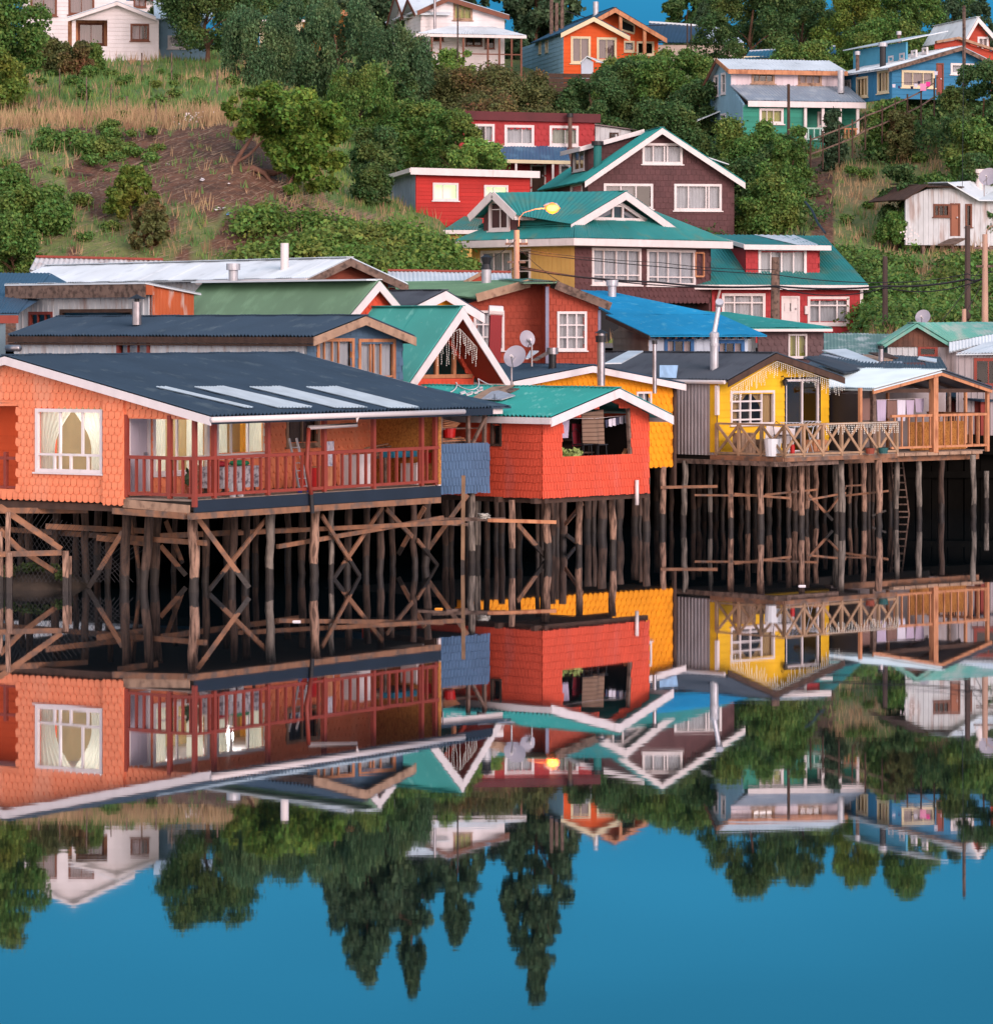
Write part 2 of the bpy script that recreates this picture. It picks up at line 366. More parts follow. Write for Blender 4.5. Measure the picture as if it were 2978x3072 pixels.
class House:
    def __init__(h, name, label, u, Y, theta, zb=2.4, cat='house', group=None):
        h.th = math.radians(theta); h.c, h.s = math.cos(h.th), math.sin(h.th)
        h.ox, h.oy = wx(u, Y), Y; h.zb = zb; h.walls = []; h.dark = lambda a, b: b > 2.2  # piles behind this line get the wood with shade in its colour
        h.e = empty(name, (h.ox, h.oy, zb), h.th, label, cat, group)
    def F(h, p, b=0.):
        dx, dz = ray(p); n = -h.s*dx+h.c; t = (b+(-h.s*h.ox+h.c*h.oy))/n
        return ((t*dx-h.ox)*h.c+(t-h.oy)*h.s, CAMH+t*dz)
    def Sd(h, p, a=0.):
        dx, dz = ray(p); n = h.c*dx+h.s; t = (a+(h.c*h.ox+h.s*h.oy))/n
        return (-(t*dx-h.ox)*h.s+(t-h.oy)*h.c, CAMH+t*dz)
    def P(h, p, b=0.): a, z = h.F(p, b); return (a, b, z)
    def PS(h, p, a=0.): b, z = h.Sd(p, a); return (a, b, z)
    def wall(h, kind, pos, poly, m, surf='plain', tw=.2, th=.16, name='wall', thick=.12):
        w = Wall(h, kind, pos, poly, m, surf, tw, th, name, thick); h.walls.append(w); return w
    def part(h, name, mb, m, parent=None, smooth=False): return mb.build(name, m, parent or h.e, h.zb, smooth)
    def bm(h, name, p, q, w, hh, m, parent=None):
        mb = MB(); mb.beam(p, q, w, hh); return h.part(name, mb, m, parent)
    def bx(h, name, x0, x1, y0, y1, z0, z1, m, parent=None):
        mb = MB(); mb.box(x0, x1, y0, y1, z0, z1); return h.part(name, mb, m, parent)
    def roof_b(h, L, P, R, b0, b1, m, barge=None, bh=.22, pitch=.16, eave=None, amp=.042, back=True, lift=.0, cap=None, name='roof', mR=None):
        """gable facing the front: L, P, R are (a, z) on plane b0; ridge runs to b1"""
        mb = MB(); objs = []
        for (e, m_) in ((L, m), (R, mR or m)):
            if e is None: continue
            mb = MB(); corr(mb, (e[0], b0, e[1]), (e[0], b1, e[1]), (P[0], b0, P[1]), (P[0], b1, P[1]), pitch, amp)
            objs.append(h.part(name, mb, m_))
        par = objs[0]
        if barge:
            for e in (L, R):
                if e is None: continue
                mb = MB(); k = bh*.5
                s_ = 1 if e[0] < P[0] else -1
                z_off = -.05-k
                p0 = Vector((e[0], b0-.025, e[1]+z_off)); p1 = Vector((P[0], b0-.025, P[1]+z_off))
                mb.hexa([p0+Vector((0,-.02,-k)), p1+Vector((0,-.02,-k)), p1+Vector((0,.02,-k)), p0+Vector((0,.02,-k)), p0+Vector((0,-.02,k+.02)), p1+Vector((0,-.02,k+.02)), p1+Vector((0,.02,k+.02)), p0+Vector((0,.02,k+.02))])
                h.part('bargeboard', mb, barge)
        if eave:
            for e in (L, R):
                if e is None: continue
                mb = MB(); mb.box(e[0]-.02, e[0]+.02, b0, b1, e[1]-.22, e[1]-.03); h.part('fascia', mb, eave)
        mb = MB(); mb.beam((P[0], b0, P[1]+.02), (P[0], b1, P[1]+.02), .3, .03); h.part('ridge_cap', mb, cap or m)
        return objs
    def roof_a(h, Fr, R, Bk, a0, a1, m, barge=None, bh=.2, pitch=.09, eave=None, amp=.014, name='roof', cap=None):
        """ridge parallel to the front: Fr, R, Bk are (b, z)"""
        objs = []
        for e in (Fr, Bk):
            if e is None: continue
            mb = MB(); corr(mb, (a0, e[0], e[1]), (a1, e[0], e[1]), (a0, R[0], R[1]), (a1, R[0], R[1]), pitch, amp); objs.append(h.part(name, mb, m))
        if barge:
            for a_ in (a0-.02, a1+.02):
                for e in (Fr, Bk):
                    if e is None: continue
                    k = bh/2; p0 = Vector((a_, e[0], e[1]-.04-k)); p1 = Vector((a_, R[0], R[1]-.04-k)); mb = MB()
                    mb.hexa([p0+Vector((-.02,0,-k)), p0+Vector((.02,0,-k)), p1+Vector((.02,0,-k)), p1+Vector((-.02,0,-k)), p0+Vector((-.02,0,k)), p0+Vector((.02,0,k)), p1+Vector((.02,0,k)), p1+Vector((-.02,0,k))])
                    h.part('bargeboard', mb, barge)
        if eave:
            mb = MB(); mb.box(a0, a1, Fr[0]-.045, Fr[0]-.005, Fr[1]-.24, Fr[1]-.02); h.part('fascia', mb, eave)
        if Bk is not None:
            mb = MB(); mb.beam((a0, R[0], R[1]+.02), (a1, R[0], R[1]+.02), .3, .03); h.part('ridge_cap', mb, cap or m)
        return objs
    def chimney(h, a, b, z0, z1, r=.12, m=None, capm=None, cap='cone'):
        m = m or M_steel; mb = MB(); mb.tube([(a,b,z0),(a,b,z1)], r, 14); o = h.part('chimney', mb, m, smooth=False)
        c = MB()
        if cap == 'cone': c.tube([(a,b,z1+.1),(a,b,z1+.24)], [r*1.9, .01], 14); c.tube([(a,b,z1-.01),(a,b,z1+.11)], r*.5, 8)
        elif cap == 'drum': c.tube([(a,b,z1-.02),(a,b,z1+.2)], r*1.5, 14)
        elif cap == 'ring': c.tube([(a,b,z1-.12),(a,b,z1-.02)], r*1.25, 14)
        if c.v: h.part('chimney_cap', c, capm or m, o)
        return o
    def pile(h, plist, ztop, r=(.1,.13), zbot=-1.2, m=None):
        """plist: (tile fn, x_top, x_bottom, mid y in tile) -> one piling part each"""
        for it in plist:
            fn, xt, xb, ym = it[:4]; rr = (it[4] if len(it) > 4 else random.uniform(*r))*.84
            Y = depth(fn(0, ym)[1]); ut = fn(xt, 0)[0]; ub = fn(xb, 0)[0]
            zt = it[5] if len(it) > 5 else ztop
            pts = []; rs = []
            nseg = 7
            wig = [random.uniform(-.03,.03) for _ in range(nseg+1)]; wig[0] = wig[-1] = 0
            for k in range(nseg+1):
                t = k/nseg; z = zt+(zbot-zt)*t
                tt = min(1, (zt-z)/zt)
                X = wx(ut+(ub-ut)*tt, Y)+wig[k]; rx, ry = X-h.ox, Y+wig[-1-k]*.5-h.oy
                pts.append((rx*h.c+ry*h.s, -rx*h.s+ry*h.c, z)); rs.append(rr*random.uniform(.88,1.1))
            mb = MB(); mb.tube(pts, rs, 9); h.part('piling', mb, m or (M_pole_shade if h.dark(pts[0][0], pts[0][1]) else M_pole if random.random() < .66 else M_pole2), smooth=True)
    def wl(h, u, v, Y):
        p = wpt(u, v, Y); rx, ry = p.x-h.ox, p.y-h.oy
        return (rx*h.c+ry*h.s, -rx*h.s+ry*h.c, p.z)
    def brace(h, p0, y0, p1, y1, w=.13, t=.05, m=None, name='brace'):
        mb = MB(); mb.beam(h.wl(*p0, y0), h.wl(*p1, y1), t, w); h.part(name, mb, m or M_brace)
    def railing(h, p, q, z0, z1, step, m, bw=.07, posts=(), top=.09, name='railing', skip=None):
        """p, q = (a, b) ends"""
        P, Q = Vector((*p, 0)), Vector((*q, 0)); L = (Q-P).length; mb = MB()
        mb.beam((P.x,P.y,z1), (Q.x,Q.y,z1), .1, top); mb.beam((P.x,P.y,z0+.08), (Q.x,Q.y,z0+.08), .06, .08)
        o = h.part(name, mb, m); n = max(1, int(L/step))
        for i in range(n):
            c = P.lerp(Q, (i+.5)/n); b = MB(); d = (Q-P).normalized()
            b.beam((c.x, c.y, z0+.1), (c.x, c.y, z1-.03), bw, bw*.7, up=(d.x,d.y,0)); h.part('baluster', b, m, o)
        return o
    def post(h, a, b, z0, z1, w, m, name='post'):
        mb = MB(); mb.box(a-w/2, a+w/2, b-w/2, b+w/2, z0, z1); return h.part(name, mb, m)
    def finish(h):
        for w in h.walls: w.finish()
def gwall(a0, a1, z0, zl, zr, peak=None):
    p = [(a0,z0),(a1,z0),(a1,zr)]
    if peak: p.append(peak)
    return p+[(a0,zl)]
def slz(P, Q, a):   # z on line P-Q at a
    return P[1]+(Q[1]-P[1])*(a-P[0])/(Q[0]-P[0])
def on_plane(h, p, P0, n):
    dx, dz = ray(p); # local ray
    d = Vector((dx*h.c+1*h.s, -dx*h.s+1*h.c, dz)); o = Vector((-h.ox*h.c-h.oy*h.s, h.ox*h.s-h.oy*h.c, CAMH))
    t = (P0-o).dot(n)/d.dot(n); return o+d*t
# ================================================================ FRONT ROW OF STILT HOUSES
M_orange = sidem('salmon_orange_shingle', (252,146,104), island=.045, var=.06, col2=S(248,160,124), amt=.4, scale2=.8)
M_orange2 = sidem('deep_orange_board', (238,92,40), island=.04)
M_navyroof = roofm('navy_roof', (54,72,90), (78,94,106), amt=.34, scale2=1.1, stretch=(1.5,1.5,.3))
M_navy = mat('navy_beam', S(30,42,58), rough=.6, var=.15)
M_skysheet = mat('pale_translucent_sheet', S(206,222,232), rough=.5, var=.12, scale=2, trans=.25)
M_pvc = mat('white_pvc', S(240,225,222), rough=.4, var=.05)
M_navyshake = sidem('slate_blue_shingle', (82,112,146), island=.05)
M_redshake = sidem('tomato_red_shingle', (232,88,60), island=.06, col2=S(222,100,84), amt=.33, scale2=1.1)
M_teal = roofm('teal_roof', (52,156,148), (116,186,178), amt=.33, scale2=1.8, stretch=(1.5,1.5,.3))
M_amber = sidem('amber_scallop', (255,160,10), island=.05)
M_yellow = sidem('yellow_lap_board', (248,192,34), island=.05)
M_graysheet = mat('grey_ribbed_sheet', S(176,164,166), rough=.5, var=.16, scale=2, col2=S(150,132,128), amt=.4, scale2=2, stretch=(1,1,.2))
M_deck = mat('deck_boards', S(150,130,118), rough=.85, var=.25, scale=4)
M_intwall = mat('warm_interior_wall', S(245,170,60), rough=.8, var=.1)
M_intgreen = mat('kitchen_wall', S(176,150,104), rough=.8, var=.2, scale=1.5)
# ---------- salmon house with the porch
h = House('stilt_house', 'salmon orange scalloped stilt house with navy roof, lit windows and a long red-railed porch', 584, 94.3, -34.5, zb=2.2)
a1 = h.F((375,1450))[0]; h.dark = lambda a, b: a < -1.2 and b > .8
Pk = h.F(D(30,790), -.25); Rt = h.F(D(1205,1135), -.25); Lf = (2*Pk[0]-Rt[0], Rt[1])
zf = 2.4
be = h.Sd((1387,1224), Rt[0])[0]; br = h.Sd((776,1059), Pk[0])[0]; bend = max(be, br, 12.4)
deckend = h.Sd((1316,1400), 0)[0]
print('H1', a1, Pk, Rt, be, br, deckend)
rz = lambda a: slz(Pk, Rt, a)-.13 if a > Pk[0] else slz(Lf, Pk, a)-.13
zl = h.F((480,1257))[1]
w = h.wall('f', 0, [(-12.9,zf-.05),(a1,zf-.05),(a1,zl),(.42,zl),(.42,rz(.42)),(Pk[0],rz(Pk[0])),(-12.9,rz(-12.9))], M_orange, 'scallop', .205, .205)
w.win(D(212,1100), G(583,222), v=(.355,), hz=(), custom=((.70,.27,.70,1),(0,.27,1,.27),(.27,0,.27,.27),(.52,0,.52,.27),(.78,0,.78,.27)), fw=.09, mw=.06, cur='tied', cm=M_curcream, deep=0, name='kitchen_window')
r0 = w.rect((-180,1205), (54,1468)); w.holes.append([(-12.0,r0[2]),(r0[1],r0[2]),(r0[1],r0[3]),(-12.0,r0[3])])
w.rec = r0
w2 = h.wall('f', 1.1, [(-12.8,zf),(r0[1]+.3,zf),(r0[1]+.3,5.0),(-12.8,5.0)], M_orange2, 'lap', th=.2)
h.bx('partition', r0[1]+.02, r0[1]+.1, -.0+.125, 1.1, zf, 5, M_orange2)
for uu in (18,):
    a_, z_ = h.F((uu,1380), .06); h.post(a_, .06, r0[2], 3.6, .1, M_redpaint, 'railing_post')
aa, zz = h.F((20,1374), .06); h.bm('handrail', (-12, .06, zz), (r0[1], .06, zz), .08, .08, M_redpaint)
h.bm('bottom_rail', (-12, .06, r0[2]+.05), (r0[1], .06, r0[2]+.05), .08, .06, M_redpaint)
# protruding panel right of the kitchen window
ap0 = h.F((309,1400), -.09)[0]
wp = h.wall('f', -.09, [(ap0,2.3),(a1+.02,2.3),(a1+.02,rz(a1)-.02),(ap0,rz(ap0)-.02)], M_orange, 'scallop', .205, .205, thick=.085)
# long wall behind the porch
lw = h.wall('R', a1, [(.0,2.52),(13.5,2.52),(13.5,rz(a1)),(0.0,rz(a1))], M_orange, 'scallop', .205, .205)
M_door = mat('grey_door', S(196,184,196), rough=.5, var=.06)
lw.door(D(733,1140), G(850,330), M_door, M_white)
lw.win(D(873,1130), G(1182,215), v=(.44,.75), custom=((0,.26,1,.26),), fw=.1, cur='pair', cm=M_curcream, deep=0, name='porch_window')
lw.win(D(1232,1120), G(1515,118), v=(.30,.64), fw=.1, cur='pair', cm=M_curcream, deep=0, name='porch_window')
lw.win(D(1632,1120), G(1812,62), v=(.5,), fw=.1, cur='full', cm=mat('grey_net', S(120,112,116), trans=.2), glass=M_gloss, name='porch_window', frame=M_barge_wood)
ew = h.wall('f', deckend, [(a1,2.5),(0.0,2.5),(0.0,4.75),(a1,rz(a1)-.05)], M_osb, 'plain')
# backs, floor, deck
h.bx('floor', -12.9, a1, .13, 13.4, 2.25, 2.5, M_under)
lit = h.wall('k', 9.6, [(-9,2.5),(a1-.13,2.5),(a1-.13,5.0),(-9,5.0)], M_intwall, 'board', tw=.3, name='interior_wall', thick=.05)
h.walls.remove(lit); lit.kind = 'f'; lit.finish()
rw = h.wall('k', 13.4, [(-12.9,2.3),(a1,2.3),(a1,rz(a1)),(Pk[0],rz(Pk[0])),(-12.9,rz(-12.9))], M_graysheet)
h.bx('interior_partition', a1-3.9, a1-3.8, .2, 9.6, 2.5, 4.9, M_intgreen)
h.bx('ceiling', -12.4, a1-.14, .15, 13.2, 4.85, 4.92, M_white)
h.bx('cupboard', a1-2.4, a1-1.9, 1.9, 2.3, 2.5, 4.1, M_intgreen)
fr = h.bx('fridge', a1-1.85, a1-1.25, 1.8, 2.4, 2.5, 4.25, M_white)
mb = MB(); n = int((deckend)/.145)
for i in range(n): mb.box(a1, -.03, .145*i, .145*i+.135, 2.44, 2.49)
h.part('deck_boards', mb, M_deck)
h.bx('deck_joists', a1+.02, -.06, .03, deckend, 2.2, 2.43, M_under)
z1 = h.Sd(G(1110,375), 0)[1]
mb = MB(); mb.box(-.02, .045, -.02, deckend+.05, 2.16, 2.47); h.part('edge_beam', mb, M_navy)
h.bm('edge_board', (a1, -.06, 2.34), (-.12, -.06, 2.24), .05, .22, M_barge_wood)
h.bm('support_beam', (.0, -.2, 2.07), (.0, deckend, 2.07), .16, .16, M_brace)
h.bm('support_beam', (a1-.3, -.1, 2.14), (-.2, -.1, 2.07), .14, .16, M_brace)
h.bm('support_beam', (-11, .15, 2.2), (a1, .15, 2.2), .18, .18, M_darkwood)
h.bm('support_beam', (-11, 3, 1.35), (-.6, 1.2, 1.3), .1, .14, M_brace)
h.bm('support_beam', (a1, 4.4, 1.35), (0, 12, 1.4), .1, .12, M_brace)
h.bm('support_beam', (-1.2, 5, 1.0), (-.7, 12, 1.5), .1, .12, M_brace)
zr = h.F((583,1376))[1]; print('rail', zr)
h.railing((a1, 0), (0, 0), 2.52, zr, .235, M_redpaint, .075)
h.railing((0, .05), (0, deckend-.05), 2.52, zr, .35, M_redpaint, .075)
for it in ((0,0),(.0,h.Sd((642,1400),0)[0]),(0,h.Sd((803,1400),0)[0]),(0,h.Sd((972,1400),0)[0]),(0,h.Sd((1120,1400),0)[0]),(0,h.Sd((1264,1400),0)[0]),(h.F((510,1400))[0],0),(a1+.05,-.0),(-.06,deckend-.1)):
    h.post(it[0], it[1], 2.3 if it == (0,0) else 2.5, zl+.1 if it[1] < .01 else rz(0)+.0, .11, M_redpaint)
# roof
h.roof_b(Lf, Pk, Rt, -.25, bend, M_navyroof, M_white, .2, eave=M_navy)
mb = MB(); mb.tube([(Rt[0]+.05,-.3,Rt[1]-.1),(Rt[0]+.05,be,Rt[1]-.1)], .075, 10); h.part('gutter', mb, M_pvc, smooth=True)
db = h.Sd((980,1240), Rt[0])[0]
mb = MB(); mb.tube([(Rt[0]+.05,db+1.3,Rt[1]-.15),(Rt[0]+.03,db+1.3,Rt[1]-.36),(.15,db,Rt[1]-.42)], .06, 10); h.part('downpipe_elbow', mb, M_pvc, smooth=True)
mb = MB(); mb.tube([(.15,db,Rt[1]-.42),(.12,db-.05,3.2),(.12,db+.15,2.45)], .06, 10); o = h.part('downpipe', mb, M_redpaint, smooth=True)
mb = MB(); mb.tube([(.12,db+.15,2.45),(.12,db+.2,1.95)], .062, 10); h.part('downpipe_end', mb, M_black, o)
up = Vector((Rt[0]-Pk[0],0,Rt[1]-Pk[1])); nn = Vector((-up.z,0,up.x)).normalized()
if nn.z < 0: nn = -nn
def onroof(t, b, k=.03): 
    p = Vector((Rt[0],b,Rt[1])).lerp(Vector((Pk[0],b,Pk[1])), t); return p+nn*k
ta_ = Rt[0]+(Pk[0]-Rt[0])*.42
for x0, x1, x2, x3 in ((734,760,466,497),(833,935,581,666),(1003,1101,746,841),(1166,1257,916,1010)):
    mb = MB(); q = [on_plane(h, p_, Vector((Pk[0],0,Pk[1])), nn)+nn*.085 for p_ in ((x0,1231),(x1,1231),(x2,1169),(x3,1169))]
    corr(mb, *q, .13, .02, thick=.0); h.part('translucent_sheet', mb, M_skysheet)
mb = MB()
for k in range(2):
    bb = bend-.02
mb = MB(); mb.box(Pk[0]-.3, Pk[0]+.7, .2, .6, Pk[1]+.02, Pk[1]+.06)
# flue lying behind the ridge
mb = MB(); q = h.P(D(40,748), 1.5); q2 = h.P(D(112,750), 1.5); mb.tube([q, q2], .09, 12); h.part('flue_pipe', mb, M_steel, smooth=True)
plist = [(G,165,165,830,.13),(G,325,305,850,.14),(G,480,488,868),(G,630,615,860),(G,720,708,888,.16),(G,855,815,890,.14),(G,905,880,865,.15),(G,1100,1105,905,.17),(G,1170,1168,850,.13),(G,1335,1320,862,.13),(G,1405,1400,850,.14),(G,1545,1530,862,.15),(G,1725,1722,800),(G,1800,1785,848,.15),(G,1890,1885,830),(J,90,75,808,.12),(J,195,188,780),(J,270,262,800,.13),(J,455,460,773,.12),(J,540,522,760,.14),(J,330,335,755,.12),(G,130,120,800),(G,430,430,790),(G,560,555,770),(G,1000,990,790),(G,1290,1290,800),(G,1460,1450,780),(G,1640,1640,760),(G,760,790,860,.08)]
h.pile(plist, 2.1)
for b_ in (((G(1125,480)),95.5,G(1420,880),95.7),(G(1530,470),99,G(1195,890),95.9),(G(1835,470),100,(1080,1730),102),(J(280,420),103,J(0,830),101),(G(700,560),97,G(505,880),97.2),(G(740,480),98,G(800,800),99),(G(915,640),100,G(1060,810),100),(G(945,500),101,G(1040,740),101.5),(J(480,610),105,J(595,755),107),(J(300,430),104,J(450,590),105),(J(520,420),106,J(370,690),106.5)):
    h.brace(*b_)
for b_ in ((G(260,530),97.5,G(900,560),99),(G(550,595),97.5,G(845,630),97.8),(G(915,585),98,G(1700,550),103),(G(670,445),96.5,G(900,465),96.9),(G(0,440),97,G(500,440),98)):
    h.brace(*b_, name='cross_beam', w=.15)
h.finish()
H1 = h
# warm lights inside
def plight(name, p, e, col, r=.15, par=None):
    l = bpy.data.lights.new(name, 'POINT'); l.energy = e; l.color = col; l.shadow_soft_size = r
    o = bpy.data.objects.new(name, l); COL.objects.link(o); o.location = p; tag(o, kind='structure')
    return o
def hw(h, a, b, z): return (h.ox+a*h.c-b*h.s, h.oy+a*h.s+b*h.c, z)
M_bulb = emis('lit_bulb', (1,.93,.7), 1.6)
for i, (a_, b_) in enumerate(((a1-1.6, 1.3), (a1-1.6, 3.4), (a1-1.8, 6.6))):
    mb = MB(); mb.tube([(a_,b_,4.6),(a_,b_,4.66),(a_,b_,4.72)], [.05,.07,.03], 10); h.part('ceiling_bulb', mb, M_bulb)
    plight('house_lamp', hw(h, a_, b_, 4.45), (66,82,120)[i], (1,.96,.90), .1)
# ---------- jetty with netting, far left
def wthing(name, label, cat, X, Y, z, group=None): return empty(name, (X,Y,z), 0, label, cat, group)
X0 = wx(100, 96)
jt = wthing('jetty_frame', 'weathered timber jetty frame with netting at the far left waterline', 'jetty', X0, 96, 0)
def wp(p, Y): q = wpt(p[0], p[1], Y); return (q.x-X0, q.y-96, q.z)
for p0, y0, p1, y1, w_ in ((G(55,680),95.6,G(55,940),95.6,.15),(G(375,670),96.2,G(375,940),96.2,.15),(G(398,700),96.6,G(398,940),96.6,.1),(G(48,450),96,G(38,670),96,.12),(G(0,560),95.8,G(15,800),95.8,.12)):
    mb = MB(); a = wp(p0, y0); b = wp(p1, y1); mb.beam(a, (b[0],b[1],-1), w_, w_); mb.build('post', M_pole, jt)
for p0, y0, p1, y1 in ((G(-60,380),96,G(350,660),96.3),(G(0,415),96.1,G(300,620),96.4),(G(50,620),96,G(330,800),96.8),(G(0,550),96,G(130,680),96),(G(-20,690),95.5,G(350,680),96.1)):
    mb = MB(); mb.beam(wp(p0,y0), wp(p1,y1), .06, .14); mb.build('brace', M_brace, jt)
mb = MB()
for i in range(26):
    x = i*.12-.4; mb.beam((wp(G(0,900),96.6)[0]+x, .7, .2), (wp(G(0,900),96.6)[0]+x+1.2, .7, 2.0-x*.35), .008, .008); mb.beam((wp(G(0,900),96.6)[0]+x+.9, .7, .2), (wp(G(0,900),96.6)[0]+x, .7, 2.0-x*.3), .008, .008)
mb.build('net', M_black, jt)
# ---------- slate blue store between salmon and red house
h = House('storage_shed', 'slate blue shingled storage box stacked with planks between the salmon porch and red boathouse', 1316, 106.4, 43, zb=2.0, cat='shed')
aR, zt = h.F(J(890,60)); zb_ = h.F(J(610,343))[1]; zt0 = h.F(J(610,65))[1]; ztop = h.F(E(610,1125))[1]
w = h.wall('f', 0, [(0,zb_),(aR,zb_+.05),(aR,zt),(0,zt0)], M_navyshake, 'shake', .13, .24)
h.bx('corner_board', -.06, .04, -.05, .03, zb_, ztop, M_pvc)
h.bx('lintel', -.1, aR+.25, -.3, -.26, ztop-.02, ztop+.2, M_white)
for a_ in (.15, aR*.62, aR-.12): h.post(a_, .1, zt0, ztop, .1, M_oldwood, 'stud')
h.bm('strut', (aR*.68,.05,zt0), (aR-.1,.05,ztop-.1), .08, .09, M_oldwood)
h.bx('floor', 0, aR, 0, 3, zb_+.02, zb_+.2, M_under); h.bx('back_panel', -.2, aR+.2, 3, 3.1, zb_, ztop+.6, M_under)
h.bx('side_panel', -.08, 0, .1, 3, zb_, ztop, M_darkwood)
h.bx('shelf', .1, aR, .3, 1.6, zt0-.02, zt0+.03, M_oldwood); h.bx('shelf', .1, aR, .5, 1.6, zt0+.42, zt0+.46, M_oldwood)
mb = MB(); corr(mb, (-.6,-.45,ztop+.2), (aR+.45,-.45,ztop+.2), (-2.2,3.3,ztop+.75), (aR+.3,3.3,ztop+.75), .09); h.part('roof', mb, M_navyroof)
for i, (p0, p1) in enumerate(((E(245,958),E(466,1018)),(E(466,1000),E(628,1050)))):
    a0_, z1_ = h.F(p0, 2.6); a1_, z0_ = h.F(p1, 2.6)
    ww = h.wall('f', 2.6, [(a0_,z0_-.1),(a1_,z0_-.1),(a1_,z1_-.06),(a0_,z1_)], M_white, 'rib', tw=.2, name='parapet_sheet', thick=.02)
h.pile([(J,640,635,700,.13),(J,680,672,690),(J,785,785,740,.13),(J,820,822,725),(J,870,880,690,.11),(J,755,760,650,.1)], zb_)
for b_ in ((J(765,350),107,J(540,660),107),): h.brace(*b_)
h.finish()
# stored planks (individuals)
for i in range(5):
    a_ = .25+i*.05; z_ = zt0+.05+i*.028
    e_ = wthing('plank_stack' if 0 else 'plank', ['long plank lowest on the blue shed shelf','plank second from the bottom in the blue shed','middle plank of the pile in the blue shed','plank second from the top in the blue shed','long plank topmost on the low pile in the blue shed'][i], 'plank', *hw(h, a_, .45, z_), 'planks stored in the blue shed') if 0 else None
    mb = MB(); p = hw(h, .2+i*.03, .45+i*.08, z_); q = hw(h, aR-.3-i*.06, .4+i*.08, z_+.02)
    mb.beam((0,0,0), tuple(np.subtract(q, p)), .14, .024)
    o = mb.build('plank', M_newwood if i % 2 else M_oldwood); o.location = p
    tag(o, ['lowest plank on the lower shelf of the blue storage box','second plank up on the lower shelf of the blue storage box','middle plank on the lower shelf of the blue storage box','fourth plank up on the lower shelf of the blue storage box','topmost plank on the lower shelf of the blue storage box'][i], 'plank', 'planks in the blue storage box')
    mb = MB(); p = hw(h, .15, .5+i*.06, zt0+.5+i*.03+.05*i); q = hw(h, aR*.55+.04*i, .5, zt0+.49+.026*i)
    mb.beam((0,0,0), tuple(np.subtract(q, p)), .1, .02); o = mb.build('plank', M_newwood); o.location = p
    tag(o, ['lowest slanting plank on the upper shelf of the blue storage box','second slanting plank on the upper shelf of the blue storage box','middle slanting plank on the upper shelf of the blue storage box','fourth slanting plank on the upper shelf of the blue storage box','topmost slanting plank on the upper shelf of the blue storage box'][i], 'plank', 'planks in the blue storage box')
M_redplastic = mat('red_plastic', S(190,30,28), rough=.4, var=.05)
mb = MB(); mb.tube([(0,0,0),(0,0,.25)], [.17,.2], 14); mb.tube([(0,0,.25),(0,0,.27)], .215, 14)
o = mb.build('bucket', M_redplastic); o.location = hw(h, aR*.45, .55, zt0+.05+.13); tag(o, 'red plastic tub among planks in the blue storage box', 'tub')
# ---------- red boathouse, teal roof
h = House('stilt_house', 'tomato red shingled boathouse with teal roof and laundry hanging in its open window', 1626, 107.0, 49, zb=1.9)
ob = -.5
Pk = h.F(E(1625,975), ob); Lf = h.F(E(1238,1140), ob); Rt = h.F(F(75,1130), ob); aW = h.F((1947,1400))[0]
Lf = (Lf[0], Lf[1]); zb_ = h.F((1626,1493))[1]; print('H3', Pk, Lf, Rt, aW, zb_)
rz = lambda a: (slz(Lf, Pk, a) if a < Pk[0] else slz(Pk, Rt, a))-.14
zb2 = zb_
w = h.wall('f', 0, [(0,zb_),(aW,zb2),(aW,rz(aW)),(Pk[0],rz(Pk[0])),(0,rz(0))], M_redshake, 'shake', .13, .235)
o0 = w.px(E(1300,1165)); o1 = w.px(J(1300,135)); o2 = w.px(J(1703,125)); o3 = w.px(E(1690,1090)); o4 = w.px(E(1570,1040))
w.holes.append([(o1[0],o1[1]),(o2[0],o2[1]),(o3[0],min(o3[1],rz(o3[0])-.15)),(o4[0],min(o4[1],rz(o4[0])-.15)),(o1[0]+.05,min(o0[1],rz(o1[0])-.1))])
Lb = 5.2
ws = h.wall('L', 0, [(0,zb_),(Lb,zb_),(Lb,rz(0)),(0,rz(0))], M_redshake, 'shake', .13, .235)
ws.win(E(905,1172), E(958,1303), cur='none', frame=M_darkwood, name='side_window', sill=False)
h.wall('R', aW, [(0,zb_),(Lb+2,zb_),(Lb+2,rz(aW)),(0,rz(aW))], M_redshake, 'plain')
h.wall('k', Lb+2, [(0,zb_),(aW,zb_),(aW,rz(aW)),(Pk[0],rz(Pk[0])),(0,rz(0))], M_redshake, 'plain')
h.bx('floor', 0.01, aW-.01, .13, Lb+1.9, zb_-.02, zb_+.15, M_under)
h.roof_b(Lf, Pk, Rt, ob, 7.3, M_teal, M_white, .24, eave=M_white)
h.bm('window_post', (o2[0]-.05,.05,o2[1]), (o3[0]-.05,.05,o3[1]), .1, .1, M_oldwood)
for b_ in ((.2,zb_-.1),(1.6,zb_-.1)): h.bm('support_beam', (-.2,b_[0],b_[1]), (aW+.1,b_[0],b_[1]), .15, .16, M_darkwood)
h.bm('support_beam', (.2,-.0,zb_-.1), (.2,5,zb_-.1), .15, .16, M_darkwood)
mb = MB(); p_ = h.P((1910,1470), -.1); mb.tube([(p_[0],p_[1],p_[2]+.3),(p_[0],p_[1],p_[2]-.45)], .06, 10); h.part('drain_pipe', mb, M_pvc, smooth=True)
